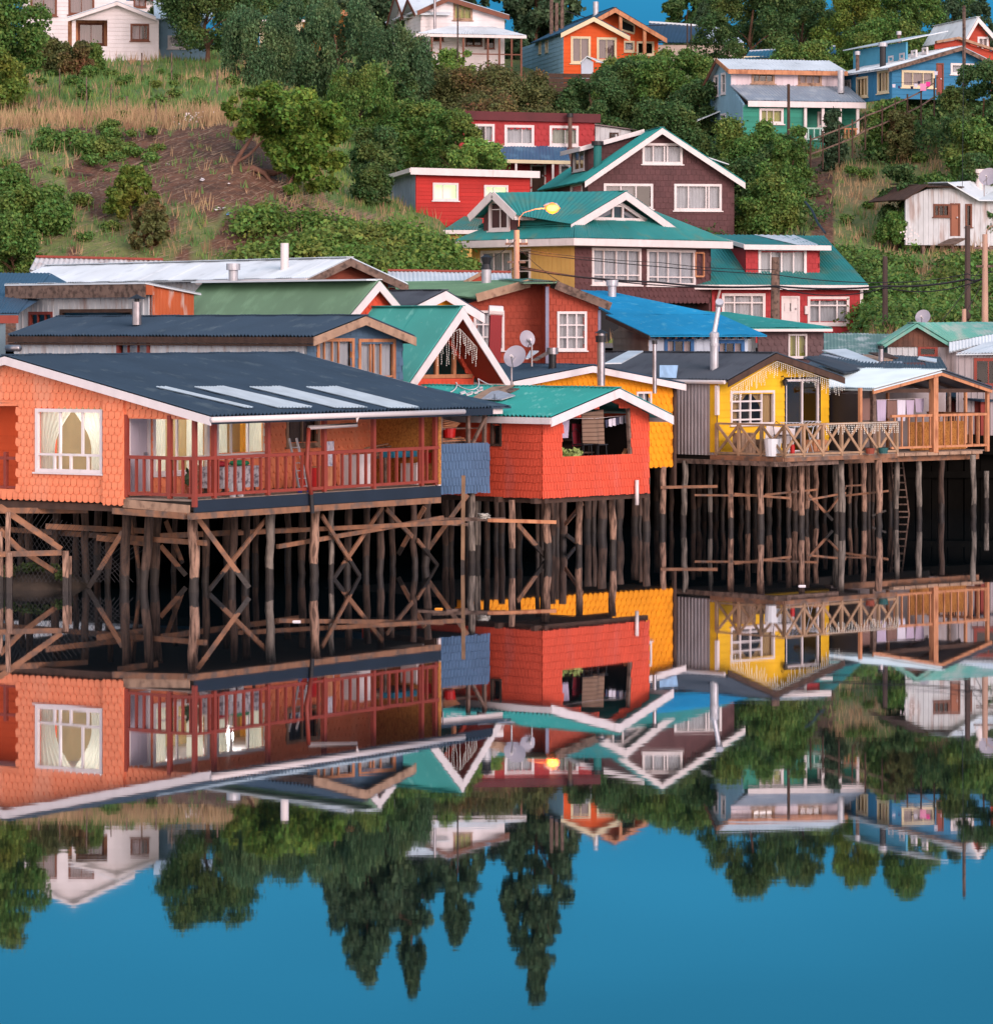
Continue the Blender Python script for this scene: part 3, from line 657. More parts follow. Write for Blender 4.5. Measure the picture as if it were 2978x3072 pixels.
h.pile([(J,1015,1020,740,.13),(J,1055,1060,690,.11),(J,1165,1160,700,.08),(J,1205,1225,720,.15),(J,1190,1190,700,.1),(J,1250,1250,640,.12),(J,1280,1275,620,.14),(J,1305,1310,640,.15),(J,1400,1395,700,.13),(J,1450,1448,560,.16),(J,1485,1487,560,.1),(J,1530,1530,570,.19),(J,1590,1587,695,.13),(J,1630,1628,550,.17),(J,1720,1722,530,.18),(J,1750,1748,540,.08),(J,1785,1783,560,.16),(J,960,955,640,.13),(J,925,930,620,.1)], zb_-.1)
h.brace(J(1050,520),108,J(1205,700),109.5,.16); h.brace(J(1420,400),115,J(1320,520),116); h.brace(J(1330,580),116,J(1420,650),118)
M_dim = mat('interior_shade', S(44,34,32), rough=.95, var=.3, island=.2)  # darkness inside the boathouse, put into the colour of added panels
h.bx('shade_panel', .16, aW-.16, 2.6, 2.68, zb_+.2, 4.6, M_dim); h.bx('shade_panel', aW-.2, aW-.15, .3, 2.6, zb_+.2, 4.2, M_dim); h.bx('shade_panel', .15, .2, .3, 2.6, zb_+.2, 4.0, M_dim); h.bx('shelf', 2.6, aW-.3, 1.9, 2.5, 3.1, 3.14, M_oldwood); h.bx('shelf', 2.6, aW-.3, 1.9, 2.5, 3.5, 3.54, M_oldwood)
# junk lying on the teal roof
up = Vector((Lf[0]-Pk[0],0,Lf[1]-Pk[1])); nn = Vector((-up.z,0,up.x)).normalized(); nn = nn if nn.z > 0 else -nn
Hn = lambda p: None
P0 = Vector((Pk[0],ob,Pk[1]))
def sheet_on(h, pts, name, m, label, cat, k=.05, group=None, P0=P0, nn=nn):
    q = [on_plane(h, p, P0, nn)+nn*k for p in pts]; c = sum(q, Vector())/len(q); cw = hw(h, c.x, c.y, c.z)
    mb = MB(); loc = []
    for v in q:
        ww = hw(h, v.x, v.y, v.z); loc.append(Vector(ww)-Vector(cw))
    up_ = Vector((0,0,.025)); mb.poly([v+up_ for v in loc]); mb.poly([v for v in loc][::-1])
    for i in range(len(loc)):
        j = (i+1) % len(loc); mb.quad(loc[i], loc[j], loc[j]+up_, loc[i]+up_)
    o = mb.build(name, m); o.location = cw; tag(o, label, cat, group); return o
sheet_on(h, [E(780,1055),E(850,1010),E(905,985),E(1035,972),E(985,1005),E(1000,1022),E(900,1030),E(850,1055)], 'plywood_sheet', M_barge_wood, 'larger brown plywood sheet lying on the teal boathouse roof', 'plywood', .06)
sheet_on(h, [E(845,1060),E(905,1018),E(945,1012),E(1040,1040),E(960,1065),E(900,1062)], 'plywood_sheet', M_zinc, 'grey broken sheet overlapping the brown plywood on the teal roof', 'sheet', .1)
sheet_on(h, [E(985,1010),E(1010,990),E(1062,996),E(1010,1018)], 'wood_offcut', M_oldwood, 'small wood offcut at the right of the plywood on the teal roof', 'offcut', .07)
r_ = random.Random(3)
for i in range(13):
    x = 665+r_.random()*190; y = 1040-(x-665)*.27+r_.uniform(-12,12); s_ = r_.uniform(9,20)
    sheet_on(h, [E(x,y),E(x+s_*1.6,y-s_*.5),E(x+s_*1.9,y+s_*.1),E(x+s_*.4,y+s_*.5)], 'foam_scrap', M_white, 'white foam scrap scattered on the teal boathouse roof', 'scrap', .05, 'white scraps on the teal roof')
# hose loops
mb = MB(); pts = []
for i in range(46):
    t = i/45; x = 640+260*t+26*math.sin(t*13); y = 990-40*t+26*math.cos(t*12)
    q = on_plane(h, E(x,y), P0, nn)+nn*.05; pts.append(q)
c = pts[20].copy(); cw = Vector(hw(h, *c)); mb.tube([Vector(hw(h, *q))-cw for q in pts], .018, 6, True)
o = mb.build('hose', M_white, smooth=True); o.location = cw; tag(o, 'pale hose looped over the back of the teal boathouse roof', 'hose')
mb = MB(); p_ = on_plane(h, E(918,1092), P0, nn); mb.tube([p_, p_+Vector((0,0,.42))], .012, 6); mb.tube([p_+Vector((-.12,0,.3)), p_+Vector((.12,0,.3))], .008, 6); h.part('antenna', mb, M_black)
# things in the open window
def hang(h, pts, name, m, label, cat, b, group=None, thick=.012, wav=.02, rows=6, cols=12, parent=None, local=None):
    """cloth hanging from its top edge: quad given by four pixels (top-left, top-right, bottom-right, bottom-left) on plane b"""
    q = [Vector(h.P(p, b)) for p in pts]; c = (q[0]+q[1])/2; cw = Vector(hw(h, *c)); mb = MB(); ph = random.random()*6
    for side in (0, 1):
        i0 = len(mb.v)
        for i in range(cols+1):
            for j in range(rows+1):
                t, s_ = i/cols, j/rows; P_ = q[0].lerp(q[1], t).lerp(q[3].lerp(q[2], t), s_)
                P_ = P_+Vector((0, wav*math.sin(t*9+ph)*(0.3+s_)+side*thick, 0)); mb.v.append(tuple(Vector(hw(h, *P_))-cw))
        for i in range(cols):
            for j in range(rows):
                a = i0+i*(rows+1)+j; mb.f.append((a, a+1, a+rows+2, a+rows+1))
    o = mb.build(name, m, smooth=True); o.location = cw; tag(o, label, cat, group); return o
M_blanket = mat('striped_wool', S(150,122,104), rough=.95, var=.1)
nt = M_blanket.node_tree; N = nt.nodes; L = nt.links
tc = N.new('ShaderNodeNewGeometry'); sp = N.new('ShaderNodeSeparateXYZ'); L.new(tc.outputs['Position'], sp.inputs[0])
wv = N.new('ShaderNodeMath'); wv.operation = 'SINE'; mu = N.new('ShaderNodeMath'); mu.operation = 'MULTIPLY'; mu.inputs[1].default_value = 50; L.new(sp.outputs[2], mu.inputs[0]); L.new(mu.outputs[0], wv.inputs[0])
gt = N.new('ShaderNodeMath'); gt.operation = 'GREATER_THAN'; gt.inputs[1].default_value = .7; L.new(wv.outputs[0], gt.inputs[0])
mx = N.new('ShaderNodeMix'); mx.data_type = 'RGBA'; L.new(gt.outputs[0], mx.inputs[0]); src = N['Principled BSDF'].inputs['Base Color'].links[0].from_socket
L.new(src, mx.inputs[6]); mx.inputs[7].default_value = (*S(104,80,68), 1); L.new(mx.outputs[2], N['Principled BSDF'].inputs['Base Color'])
hang(h, [E(1415,1122),E(1540,1100),J(1550,60),J(1420,55)], 'blanket', M_blanket, 'brown striped wool blanket hanging in the red boathouse window', 'blanket', .45, wav=.07, cols=24)
M_cloths = [mat('cloth_%s' % n_, S(*c_), rough=.9, var=.1) for n_, c_ in (('white',(225,220,235)),('lilac',(196,180,205)),('slate',(70,72,96)),('brown',(136,104,96)),('maroon',(120,22,40)),('teal',(60,110,110)))]
for i in range(6):
    x = 1548+i*21; y = 1160-i*5
    hang(h, [E(x,y),E(x+17,y-4),E(x+15,y+42),E(x+2,y+40)], 'sock' if i % 2 else 'small_garment', M_cloths[0 if i % 3 else 2], ['white small garment at the left end of the boathouse line','dark-patterned sock second on the boathouse line','white small garment third on the boathouse line','dark small cloth fourth on the boathouse line','white small garment fifth on the boathouse line','white small garment at the right end of the boathouse line'][i], 'laundry', .4, 'small laundry on the boathouse line', cols=4, rows=3)
hang(h, [E(1300,1160),E(1345,1160),E(1340,1260),E(1300,1262)], 'shirt', M_cloths[1], 'pale shirt hanging at the left of the boathouse window', 'shirt', .7)
hang(h, [E(1362,1180),E(1412,1180),J(1410,70),J(1365,75)], 'towel', M_cloths[4], 'dark red towel hanging beside the striped blanket', 'towel', .8)
mb = MB(); p0, p1 = Vector(hw(h, *h.P(E(1300,1150), .42))), Vector(hw(h, *h.P(E(1690,1130), .42))); mb.tube([(0,0,0), tuple((p1-p0)/2+Vector((0,0,-.05))), tuple(p1-p0)], .006, 5)
o = mb.build('washing_line', M_white); o.location = p0; tag(o, 'thin washing line across the red boathouse window', 'washing line')
def chairish(h, p, b, name, label, m, s=1.):
    q = h.P(p, b); e_ = empty(name, hw(h, *q), h.th, label, 'chair')
    for dx in (-.2,.2):
        for dy in (-.2,.2): mb = MB(); mb.tube([(dx*s,dy*s,0),(dx*.9*s,dy*.9*s,.45*s)], .013, 6); mb.build('leg', m, e_)
    mb = MB(); mb.box(-.22*s,.22*s,-.22*s,.22*s,.44*s,.47*s); mb.build('seat', m, e_)
    mb = MB(); mb.tube([(-.2*s,.2*s,.45*s),(-.19*s,.26*s,.8*s),(0,.28*s,.92*s),(.19*s,.26*s,.8*s),(.2*s,.2*s,.45*s)], .013, 6); mb.build('backrest', m, e_)
    return e_
chairish(h, J(1420,150), .4, 'metal_chair', 'left bent-wire chair behind the boathouse window sill', M_black)
chairish(h, J(1505,150), .35, 'metal_chair', 'right bent-wire chair behind the boathouse window sill', M_black)
for i, (x0, y0, x1, y1) in enumerate(((1648,118,1668,88),(1670,118,1700,75))):
    mb = MB(); p0, p1 = Vector(hw(h, *h.P(J(x0,y0+12), .25))), Vector(hw(h, *h.P(J(x1,y1), .4))); mb.beam((0,0,0), tuple(p1-p0), .12, .03)
    o = mb.build('board', M_newwood); o.location = p0; tag(o, ('shorter' if i == 0 else 'taller')+' fresh board leaning at the right of the boathouse window', 'board')
M_bag = mat('pale_green_bag', S(190,205,150), rough=.6, var=.4, scale=8)
mb = MB(); 
for i in range(60):
    v = Vector((r_.uniform(-.4,.36), r_.uniform(-.15,.15), r_.uniform(-.05,.2))); u_ = Vector((r_.uniform(-.09,.09), r_.uniform(-.05,.05), r_.uniform(-.06,.06))); t_ = Vector((r_.uniform(-.05,.05), 0, r_.uniform(-.08,.08)))
    mb.quad(v-u_-t_, v+u_-t_, v+u_+t_, v-u_+t_)
o = mb.build('potted_plant', mat('variegated_leaf', S(170,190,110), island=.3)); o.location = hw(h, *h.P(J(1350,130), .3)); tag(o, 'pale green leafy plant at the left sill of the boathouse window', 'plant')
h.finish(); H3 = h
# ---------- amber house
h = House('stilt_house', 'amber scalloped stilt house half hidden behind the red boathouse', 2018, 127.0, 42, zb=2.0)
aL = -9.0; Pk = h.F(E(1475,845), -.4); Lf = h.F(E(1020,935), -.4); Rt = h.F(F(147,950), -.4); zb_ = 2.12
rz = lambda a: (slz(Lf, Pk, a) if a < Pk[0] else slz(Pk, Rt, a))-.14
print('H4', Pk, Lf, Rt)
w = h.wall('f', 0, [(aL,zb_),(0,zb_),(0,rz(0)),(Pk[0],rz(Pk[0])),(aL,rz(aL))], M_amber, 'scallop', .24, .24)
w.win(E(1727,1002), E(1806,1130), v=(.5,), cur='full', name='small_window')
h.wall('R', 0, [(0,zb_),(8,zb_),(8,rz(0)),(0,rz(0))], M_amber, 'plain')
h.wall('L', aL, [(0,zb_),(8,zb_),(8,rz(aL)),(0,rz(aL))], M_amber, 'plain')
h.bx('floor', aL, 0, .13, 8, zb_-.05, zb_+.1, M_under)
h.roof_b(Lf, Pk, Rt, -.4, 8.5, M_navyroof, M_white, .2, eave=M_white)
h.bx('corner_post', -.02, .1, -.08, .04, 1.4, rz(0), M_darkwood)
mb = MB(); q = h.P(F(95,1110), -.5); mb.box(q[0]-.05,q[0]+.05,q[1]-.05,q[1]+.05,q[2]-.06,q[2]+.05)
h.chimney(*h.F(E(1248,900), .5)[:1], .5, 5.0, h.F(E(1248,780), .5)[1], .13, M_black, M_steel, 'drum')
h.pile([(J,1880,1878,540,.13),(K,20,22,510,.13),(K,68,68,500,.1),(J,1840,1840,470)], zb_)
# tin lean-to
sheet_on(h, [F(0,850),F(105,850),F(95,920),F(0,915)], 'tin_sheet', mat('pale_blue_sheet', S(150,185,220), var=.25, scale=4, col2=S(150,60,50), amt=.3), 'pale blue tin sheet above the amber eave', 'tin sheet', .0, P0=Vector((0,.6,5.0)), nn=Vector((0,-1,.3)).normalized())
h.finish()
# ---------- yellow house with icicle lights
h = House('stilt_house', 'yellow boarded stilt house with dark roof, glass door and icicle lights under its gable', 2152, 127.0, 44, zb=2.4)
ob = -.6
aW = h.F((2485,1300))[0]; Pk = h.F(F(662,775), ob); Lf = h.F(F(388,930), ob); Rt = h.F(F(1052,912), ob)
rz = lambda a: (slz(Lf, Pk, a) if a < Pk[0] else slz(Pk, Rt, a))-.12
zb_ = 2.45; print('H5', aW, Pk, Lf, Rt)
w = h.wall('f', 0, [(0,zb_),(aW,zb_),(aW,rz(aW)),(Pk[0],rz(Pk[0])),(0,rz(0))], M_yellow, 'lap', th=.27)
w.win(F(405,998), F(648,1178), v=(.22,.46,.72), custom=((0,.7,.72,.7),(0,.42,.72,.42),(0,.14,.72,.14)), fw=.08, mw=.06, cur='tied', cm=M_curtan)
s0, s1, z0, z1 = w.rect(F(717,925), F(908,1290)); z0 = zb_+.06; w.holes.append([(s0,z0),(s1,z0),(s1,z1),(s0,z1)])
mb = MB(); W = s1-s0; w.wb(mb, s0-.06, s0, z0, z1+.06, -.1, .035); w.wb(mb, s1, s1+.06, z0, z1+.06, -.1, .035); w.wb(mb, s0, s1, z1, z1+.06, -.1, .033); o = h.part('glass_door', mb, M_black)
mb = MB()
for q in (s0+.03, s0+W*.5, s1-.05): w.wb(mb, q-.03, q+.04, z0, z1-.05, -.07, .01)
w.wb(mb, s0, s1, z1-.09, z1-.01, -.065, .007); w.wb(mb, s0, s1, z0, z0+.08, -.065, .007); h.part('sliding_frame', mb, M_white, o)
mb = MB(); mb.quad(w.p3(s0,z0,-.04), w.p3(s1,z0,-.04), w.p3(s1,z1,-.04), w.p3(s0,z1,-.04)); h.part('pane', mb, M_gloss, o)
q0 = w.px(F(690,930)); mb = MB(); mb.tube([w.p3(q0[0],q0[1]+.1,.0), w.p3(q0[0],q0[1]+.14,.12), w.p3(q0[0]+.02,q0[1]+.05,.18)], .02, 6); mb.tube([w.p3(q0[0]+.02,q0[1]+.05,.18), w.p3(q0[0]+.02,q0[1]-.02,.18), w.p3(q0[0]+.02,q0[1]-.2,.18)], [.02,.1,.06], 8); h.part('wall_lantern', mb, M_black)
ws = h.wall('L', 0, [(0,2.5),(13,2.5),(13,rz(0)-.02),(0,rz(0)-.02)], M_graysheet, 'rib', tw=.16)
b_ = h.Sd((2137,1200))[0]; mb = MB(); mb.quad(ws.p3(.02,2.6,.032), ws.p3(b_+.1,2.6,.032), ws.p3(b_+.1,5.0,.032), ws.p3(.02,5.0,.032)); h.part('yellow_paint_strip', mb, M_yellow)
h.wall('R', aW, [(0,zb_),(12,zb_),(12,rz(aW)),(0,rz(aW))], M_yellow, 'plain')
h.bx('floor', .13, aW, .13, 12, 2.3, 2.5, M_under); h.bx('inner_wall', .2, aW-.2, 2.6, 2.7, 2.5, 5.4, mat('dim_room', S(120,50,40)))
h.roof_b(Lf, Pk, Rt, ob, 14.2, M_navyroof if 0 else roofm('charcoal_roof', (74,80,90), (62,66,76), amt=.4), M_darkwood, .2)
mb = MB(); mb.tube([(Lf[0]-.04,ob+.1,Lf[1]-.08),(Lf[0]-.04,4.4,Lf[1]-.08)], .07, 8); h.part('gutter', mb, M_pvc)
mb = MB(); mb.box(-.15,-.03,-.12,-.0,3.9,Lf[1]-.2); h.part('downpipe', mb, M_pvc)
cq = on_plane(h, F(312,870), Vector((Pk[0],ob,Pk[1])), Vector((Lf[1]-Pk[1],0,-(Lf[0]-Pk[0]))).normalized())
zz = h.F(F(305,680), cq.y)[1]; o = h.chimney(cq.x, cq.y, cq.z-.1, zz, .15, M_zinc, M_steel, 'none')
mb = MB(); mb.tube([(cq.x,cq.y,zz-.05),(cq.x,cq.y,zz+.1),(cq.x,cq.y,zz+.16)], [.17,.17,.1], 12); mb.tube([(cq.x,cq.y,zz-.35),(cq.x,cq.y,zz-.25)], [.17,.17], 12); z2 = h.F(F(340,500), cq.y)[1]; a2 = h.F(F(340,500), cq.y)[0]
mb.tube([(cq.x,cq.y,zz+.12),(a2,cq.y,z2)], .085, 10); mb.tube([(a2,cq.y,z2),(a2-.1,cq.y-.1,z2+.1)], [.14,.14], 10); h.part('chimney_cowl', mb, M_zinc, o)
# icicle lights
M_ice = mat('icicle_string', S(250,246,236,1), rough=.6, var=.1)
def icicles(h, P, Q, b, n, lo, hi, label, sag=0., r=.009):
    mb = MB(); P, Q = Vector(P), Vector(Q); prev = P
    for i in range(n+1):
        t = i/n; p = P.lerp(Q, t)+Vector((0,0,-sag*math.sin(t*math.pi)))
        if i: mb.beam(prev, p, .008, .008)
        prev = p; L_ = random.uniform(lo, hi); k = int(L_/.07); q = p.copy()
        for j in range(k):
            q2 = q+Vector((random.uniform(-.015,.015), random.uniform(-.01,.01), -.07)); mb.beam(q, q2, .004, .004, up=(0,1,0)); c = q2
            mb.box(c.x-r, c.x+r, c.y-r, c.y+r, c.z-r*2, c.z+r); q = q2
    cw = Vector(hw(h, *P)); vv = []
    for v in mb.v: vv.append(tuple(Vector(hw(h, *v))-cw))
    mb.v = vv; o = mb.build('icicle_lights', M_ice); o.location = cw; tag(o, label, 'string lights'); return o
icicles(h, (Lf[0]+.1,ob-.06,Lf[1]-.3), (Pk[0],ob-.06,Pk[1]-.3), ob, 26, .15, .6, 'icicle lights along the left slope of the yellow gable')
icicles(h, (Pk[0],ob-.06,Pk[1]-.3), (Rt[0]-.1,ob-.06,Rt[1]-.3), ob, 34, .15, .55, 'icicle lights along the right slope of the yellow gable')
# deck
p0 = h.F(K(335,80), -.0); dcor = on_plane(h, (2405,1366), Vector((0,0,2.5)), Vector((0,0,1))); drt = on_plane(h, (2689,1350), Vector((0,0,2.5)), Vector((0,0,1)))
print('deck', dcor, drt)
db = h.Sd((2352,1300), -.1)[0]; dr = h.F((2689,1300), db)[0]; print('deck', db, dr)
mb = MB(); n = int(-db/.14)
for i in range(n+1): mb.box(-.1, dr, db+i*.14, db+i*.14+.13, 2.5, 2.54)
h.part('deck_boards', mb, M_deck)
h.bx('deck_beam', -.12, dr, db-.03, db+.04, 2.36, 2.498, M_brace); h.bx('deck_beam', -.17, -.12, db, .2, 2.36, 2.52, M_brace)
h.bx('deck_beam', -.5, dr-3, db+.1, db+.25, 2.2, 2.358, M_oldwood); h.bx('deck_beam', -.3, -.15, db-.3, 5, 2.2, 2.356, M_oldwood)
M_rustic = mat('rustic_rail', S(176,140,110), rough=.8, var=.25, scale=5, col2=S(130,110,90), amt=.4)
def xrail(P, Q, n, z0, z1):
    P, Q = Vector((*P,0)), Vector((*Q,0)); mb = MB(); mb.beam((P.x,P.y,z1),(Q.x,Q.y,z1),.1,.07); mb.beam((P.x,P.y,z0),(Q.x,Q.y,z0),.08,.07)
    o = h.part('railing', mb, M_rustic); d = (Q-P).normalized(); nn_ = Vector((-d.y,d.x,0))*.035
    for i in range(n+1):
        c = P.lerp(Q, i/n); mb = MB(); mb.beam((c.x,c.y,z0-.1),(c.x,c.y,z1),.1,.1,up=(d.x,d.y,0)); h.part('rail_post', mb, M_rustic, o)
        if i < n:
            e = P.lerp(Q, (i+1)/n)
            mb = MB(); mb.beam((c.x+nn_.x,c.y+nn_.y,z0),(e.x+nn_.x,e.y+nn_.y,z1),.045,.09); h.part('cross_brace', mb, M_rustic, o)
            mb = MB(); mb.beam((c.x-nn_.x,c.y-nn_.y,z1),(e.x-nn_.x,e.y-nn_.y,z0),.045,.09); h.part('cross_brace', mb, M_rustic, o)
ztop = h.F(F(820,1185), db)[1]; print('ztop', ztop)
xrail((-.1, -.05), (-.1, db), 3, 2.6, ztop); xrail((-.1, db), (dr, db), 6, 2.6, ztop)
icicles(h, (2.0,db-.07,ztop), (dr,db-.07,ztop), db, 44, .1, .42, 'icicle lights draped over the rustic deck railing')
h.pile([(K,145,138,530,.12),(K,195,190,500),(K,225,222,490),(K,290,290,525,.1),(K,362,360,500,.1),(K,405,410,540,.13),(K,500,500,505,.12),(K,578,575,547,.14),(K,625,625,500,.14),(K,682,680,480),(K,735,733,510),(K,770,770,500,.13),(K,810,808,538,.13),(K,840,838,510,.1),(K,890,888,490,.12),(K,1005,1008,510,.14),(K,1032,1040,530,.15),(K,1085,1087,470,.1),(K,1120,1118,460,.1),(K,540,540,470),(K,460,462,460),(K,860,860,450),(K,940,940,455),(K,320,322,455),(K,250,255,450)], 2.3)
for b_ in ((K(5,308),126.5,K(330,302),126.8,.1),(K(200,352),126.5,K(590,355),126.2,.07),(K(425,345),126.3,K(750,370),127,.08),(K(600,350),127,K(900,320),128,.07),(K(840,380),127,K(1060,340),128,.07),(K(960,450),128,K(1060,310),130,.07),(K(850,350),128,K(985,495),128.4,.1),(K(1060,355),129,K(1305,328),128.6,.07),(K(1210,470),131,K(1290,440),131,.07),(K(1060,300),131,K(1150,295),131,.06)):
    h.brace(*b_, name='cross_beam')
h.finish(); H5 = h
# things on the yellow deck
M_wirewhite = mat('white_wire', S(235,235,240), rough=.4, var=.03)
q = H5.P(K(805,70), -2.0); e_ = empty('drying_rack', hw(H5, q[0], q[1], 2.54), H5.th+.3, 'white folding clothes drying rack open on the yellow house deck', 'drying rack')
for s_ in (-1,1):
    mb = MB(); mb.tube([(-.3,s_*.35,0),(.3,s_*.35,.95)], .014, 6); mb.tube([(.3,s_*.35,0),(-.3,s_*.35,.95)], .014, 6); mb.build('leg', M_wirewhite, e_)
    mb = MB(); 
    for k in range(6): mb.tube([(s_*.3,-.35+k*.14,.95),(s_*.95,-.35+k*.14,1.12)], .008, 5)
    mb.tube([(s_*.95,-.35,1.12),(s_*.95,.35,1.12)], .012, 5); mb.build('wing', M_wirewhite, e_)
mb = MB()
for k in range(7): mb.tube([(-.3+k*.1,-.35,.95),(-.3+k*.1,.35,.95)], .008, 5)
mb.build('rack_top', M_wirewhite, e_)
def bucket(loc, name, label, cat, m, r=.16, hh=.3):
    mb = MB(); mb.tube([(0,0,0),(0,0,hh),(0,0,hh),(0,0,.05)], [r*.8,r,r*.9,r*.7], 14, True); o = mb.build(name, m); o.location = loc; return tag(o, label, cat)
bucket(hw(H5, *H5.F(K(645,80), -2.6)[:1], -2.6, 2.54), 'tub', 'big white tub on the yellow house deck behind the railing', 'tub', M_wirewhite, .3, .6)
bucket(hw(H5, *H5.F(K(757,90), -3.0)[:1], -3.0, 2.54), 'gas_can', 'small red can on the yellow house deck', 'can', M_redplastic, .09, .4)
bucket(hw(H5, *H5.F(K(1200,85), -3.4)[:1], -3.4, 2.54), 'flower_pot', 'brown planter beside the right end of the rustic railing', 'planter', mat('terracotta', S(150,70,50)), .17, .2)
bucket(hw(H5, *H5.F(K(1275,80), -3.4)[:1], -3.4, 2.54), 'flower_pot', 'dark teal planter beside the right end of the rustic railing', 'planter', mat('teal_pot', S(40,90,90)), .18, .2)
chairish(H5, K(700,85), -2.2, 'metal_chair', 'black wire chair on the yellow house deck', M_black)
o = MB(); o.box(-.5,.5,-.03,.03,0,.55); e_ = o.build('foam_board', M_white); e_.location = hw(H5, .95, -2.0, 2.95); e_.rotation_euler = (0,.1,H5.th-.7); tag(e_, 'white foam board leaning behind the rustic railing', 'board')
for i, (x, y, s_, zz) in enumerate(((1150,430,.0,0),)): pass
for i, (a_, b_, wz, m_, lb) in enumerate(((.35,-.9,.75,M_barge_wood,'plywood box by the grey sheet wall on the yellow deck'),(1.6,-.7,.5,M_oldwood,'low wooden crate under the yellow house window'),(4.6,-.5,.42,M_newwood,'wooden crate beside the glass door of the yellow house'))):
    mb = MB(); mb.box(-.35,.35,-.2,.2,0,wz)
    for k in range(4): mb.box(-.36+k*.19,-.2+k*.19,-.225,-.2,.02,wz-.02)
    o = mb.build('crate', m_); o.location = hw(H5, a_, b_, 2.54); o.rotation_euler = (0,0,H5.th); tag(o, lb, 'crate')
# ---------- new-wood deck house with white roof at the right
h = House('open_deck_shed', 'open new-timber deck shed with white tin roof and laundry at the right waterline', 2965, 134.3, 41, zb=2.3, cat='deck shed')
aL = h.F((2672,1360))[0]; zt = h.F(K(1875,100))[1]; zr = h.F(F(1860,1125))[1]; print('H6', aL, zt, zr)
ob = -.25
Pk = h.F(F(1612,872), ob); Lf = h.F(F(1222,978), ob); Rt = (h.F(F(1900,972), ob)[0]*1.02, h.F(F(1900,972), ob)[1])
h.roof_b(Lf, Pk, Rt, ob, 7.5, mat('white_tin_roof', S(214,232,238), rough=.45, var=.08, scale=1, spec=.5), None, pitch=.1, mR=roofm('charcoal_roof', (74,80,90)))
for e_ in (Lf, Rt): h.bm('rafter', (e_[0],ob+.06,e_[1]-.13), (Pk[0],ob+.06,Pk[1]-.13), .06, .16, M_newwood)
for k in range(1,4):
    for e_ in (Lf, Rt): h.bm('rafter', (e_[0],ob+k*1.6,e_[1]-.14), (Pk[0],ob+k*1.6,Pk[1]-.14), .06, .12, M_darkwood)
up_ = h.F(F(1562,1100))[0]
h.post(up_, 0, 2.4, slz(Lf, Pk, up_)-.12, .24, M_newwood); h.post(-.08, .0, 2.4, Rt[1]-.1, .12, M_newwood)
for x, yt in ((1743,1000),):
    a_ = h.F(F(x,1100), 3.0)[0]; h.post(a_, 3.0, 2.4, 5.0, .1, M_newwood)
h.bm('tie_beam', (aL-.4,.1,Lf[1]-.1), (-.1,.1,Lf[1]-.15), .1, .14, M_darkwood)
h.bm('tie_beam', (up_,.0,Pk[1]-.7), (-.1,2.8,Rt[1]+.1), .08, .1, M_newwood)
h.railing((aL, 0), (0, 0), 2.55, zr, .36, M_newwood, .07); h.railing((0,0),(0,3),2.55,zr,.36,M_newwood,.07)
mb = MB(); n = int(-aL/.6)
for i in range(n): mb.box(aL+i*.6, aL+i*.6+.56, -.12, .1, 2.33, 2.44)
h.part('deck_ends', mb, M_barge_wood)
h.bx('deck_boards', aL, -.02, .1, 6, 2.42, 2.46, M_deck); h.bx('support_beam', aL-2.2, -.3, .2, .36, 2.12, 2.32, M_brace); h.bx('support_beam', aL-2, .1, 3, 3.2, 2.12, 2.4, M_under)
mb = MB(); q0 = h.F(F(1430,1200), .9)[0]; q1 = h.F(F(1745,1200), .9)[0]; mb.box(q0, q1, .9, .95, 2.47, 3.5); h.part('board_panel', mb, M_osb)
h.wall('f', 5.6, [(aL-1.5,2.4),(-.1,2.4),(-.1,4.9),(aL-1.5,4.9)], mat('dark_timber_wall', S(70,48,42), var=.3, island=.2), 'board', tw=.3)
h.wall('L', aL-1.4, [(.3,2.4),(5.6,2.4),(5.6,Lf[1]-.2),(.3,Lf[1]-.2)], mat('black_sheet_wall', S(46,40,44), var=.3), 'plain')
h.post(h.F(F(1215,1100), .5)[0], .5, 2.4, Lf[1]-.1, .17, M_oldwood); h.post(h.F(F(1143,1100), -.3)[0], -.3, 2.9, Lf[1]+.02, .11, M_newwood)
h.post(h.F(F(1300,1100), 2.5)[0], 2.5, 2.4, 4.9, .1, M_newwood); h.post(h.F(F(1650,1100), 3)[0], 3., 2.4, 5.0, .1, M_oldwood)
h.pile([(K,1160,1165,500,.12),(K,1190,1190,470,.1),(K,1245,1252,525,.15),(K,1310,1318,460,.13),(K,1355,1350,490,.12),(K,1435,1437,430,.13),(K,1475,1482,490,.13),(K,1500,1502,430,.11),(K,1557,1562,430,.13),(K,1607,1605,455,.14),(K,1680,1688,415,.14),(K,1718,1715,415,.1),(K,1785,1792,482,.12),(K,1760,1760,400),(K,1865,1862,420,.13),(K,1215,1213,440,.08),(K,1400,1400,400),(K,1630,1632,390),(K,1540,1540,395)], 2.3)
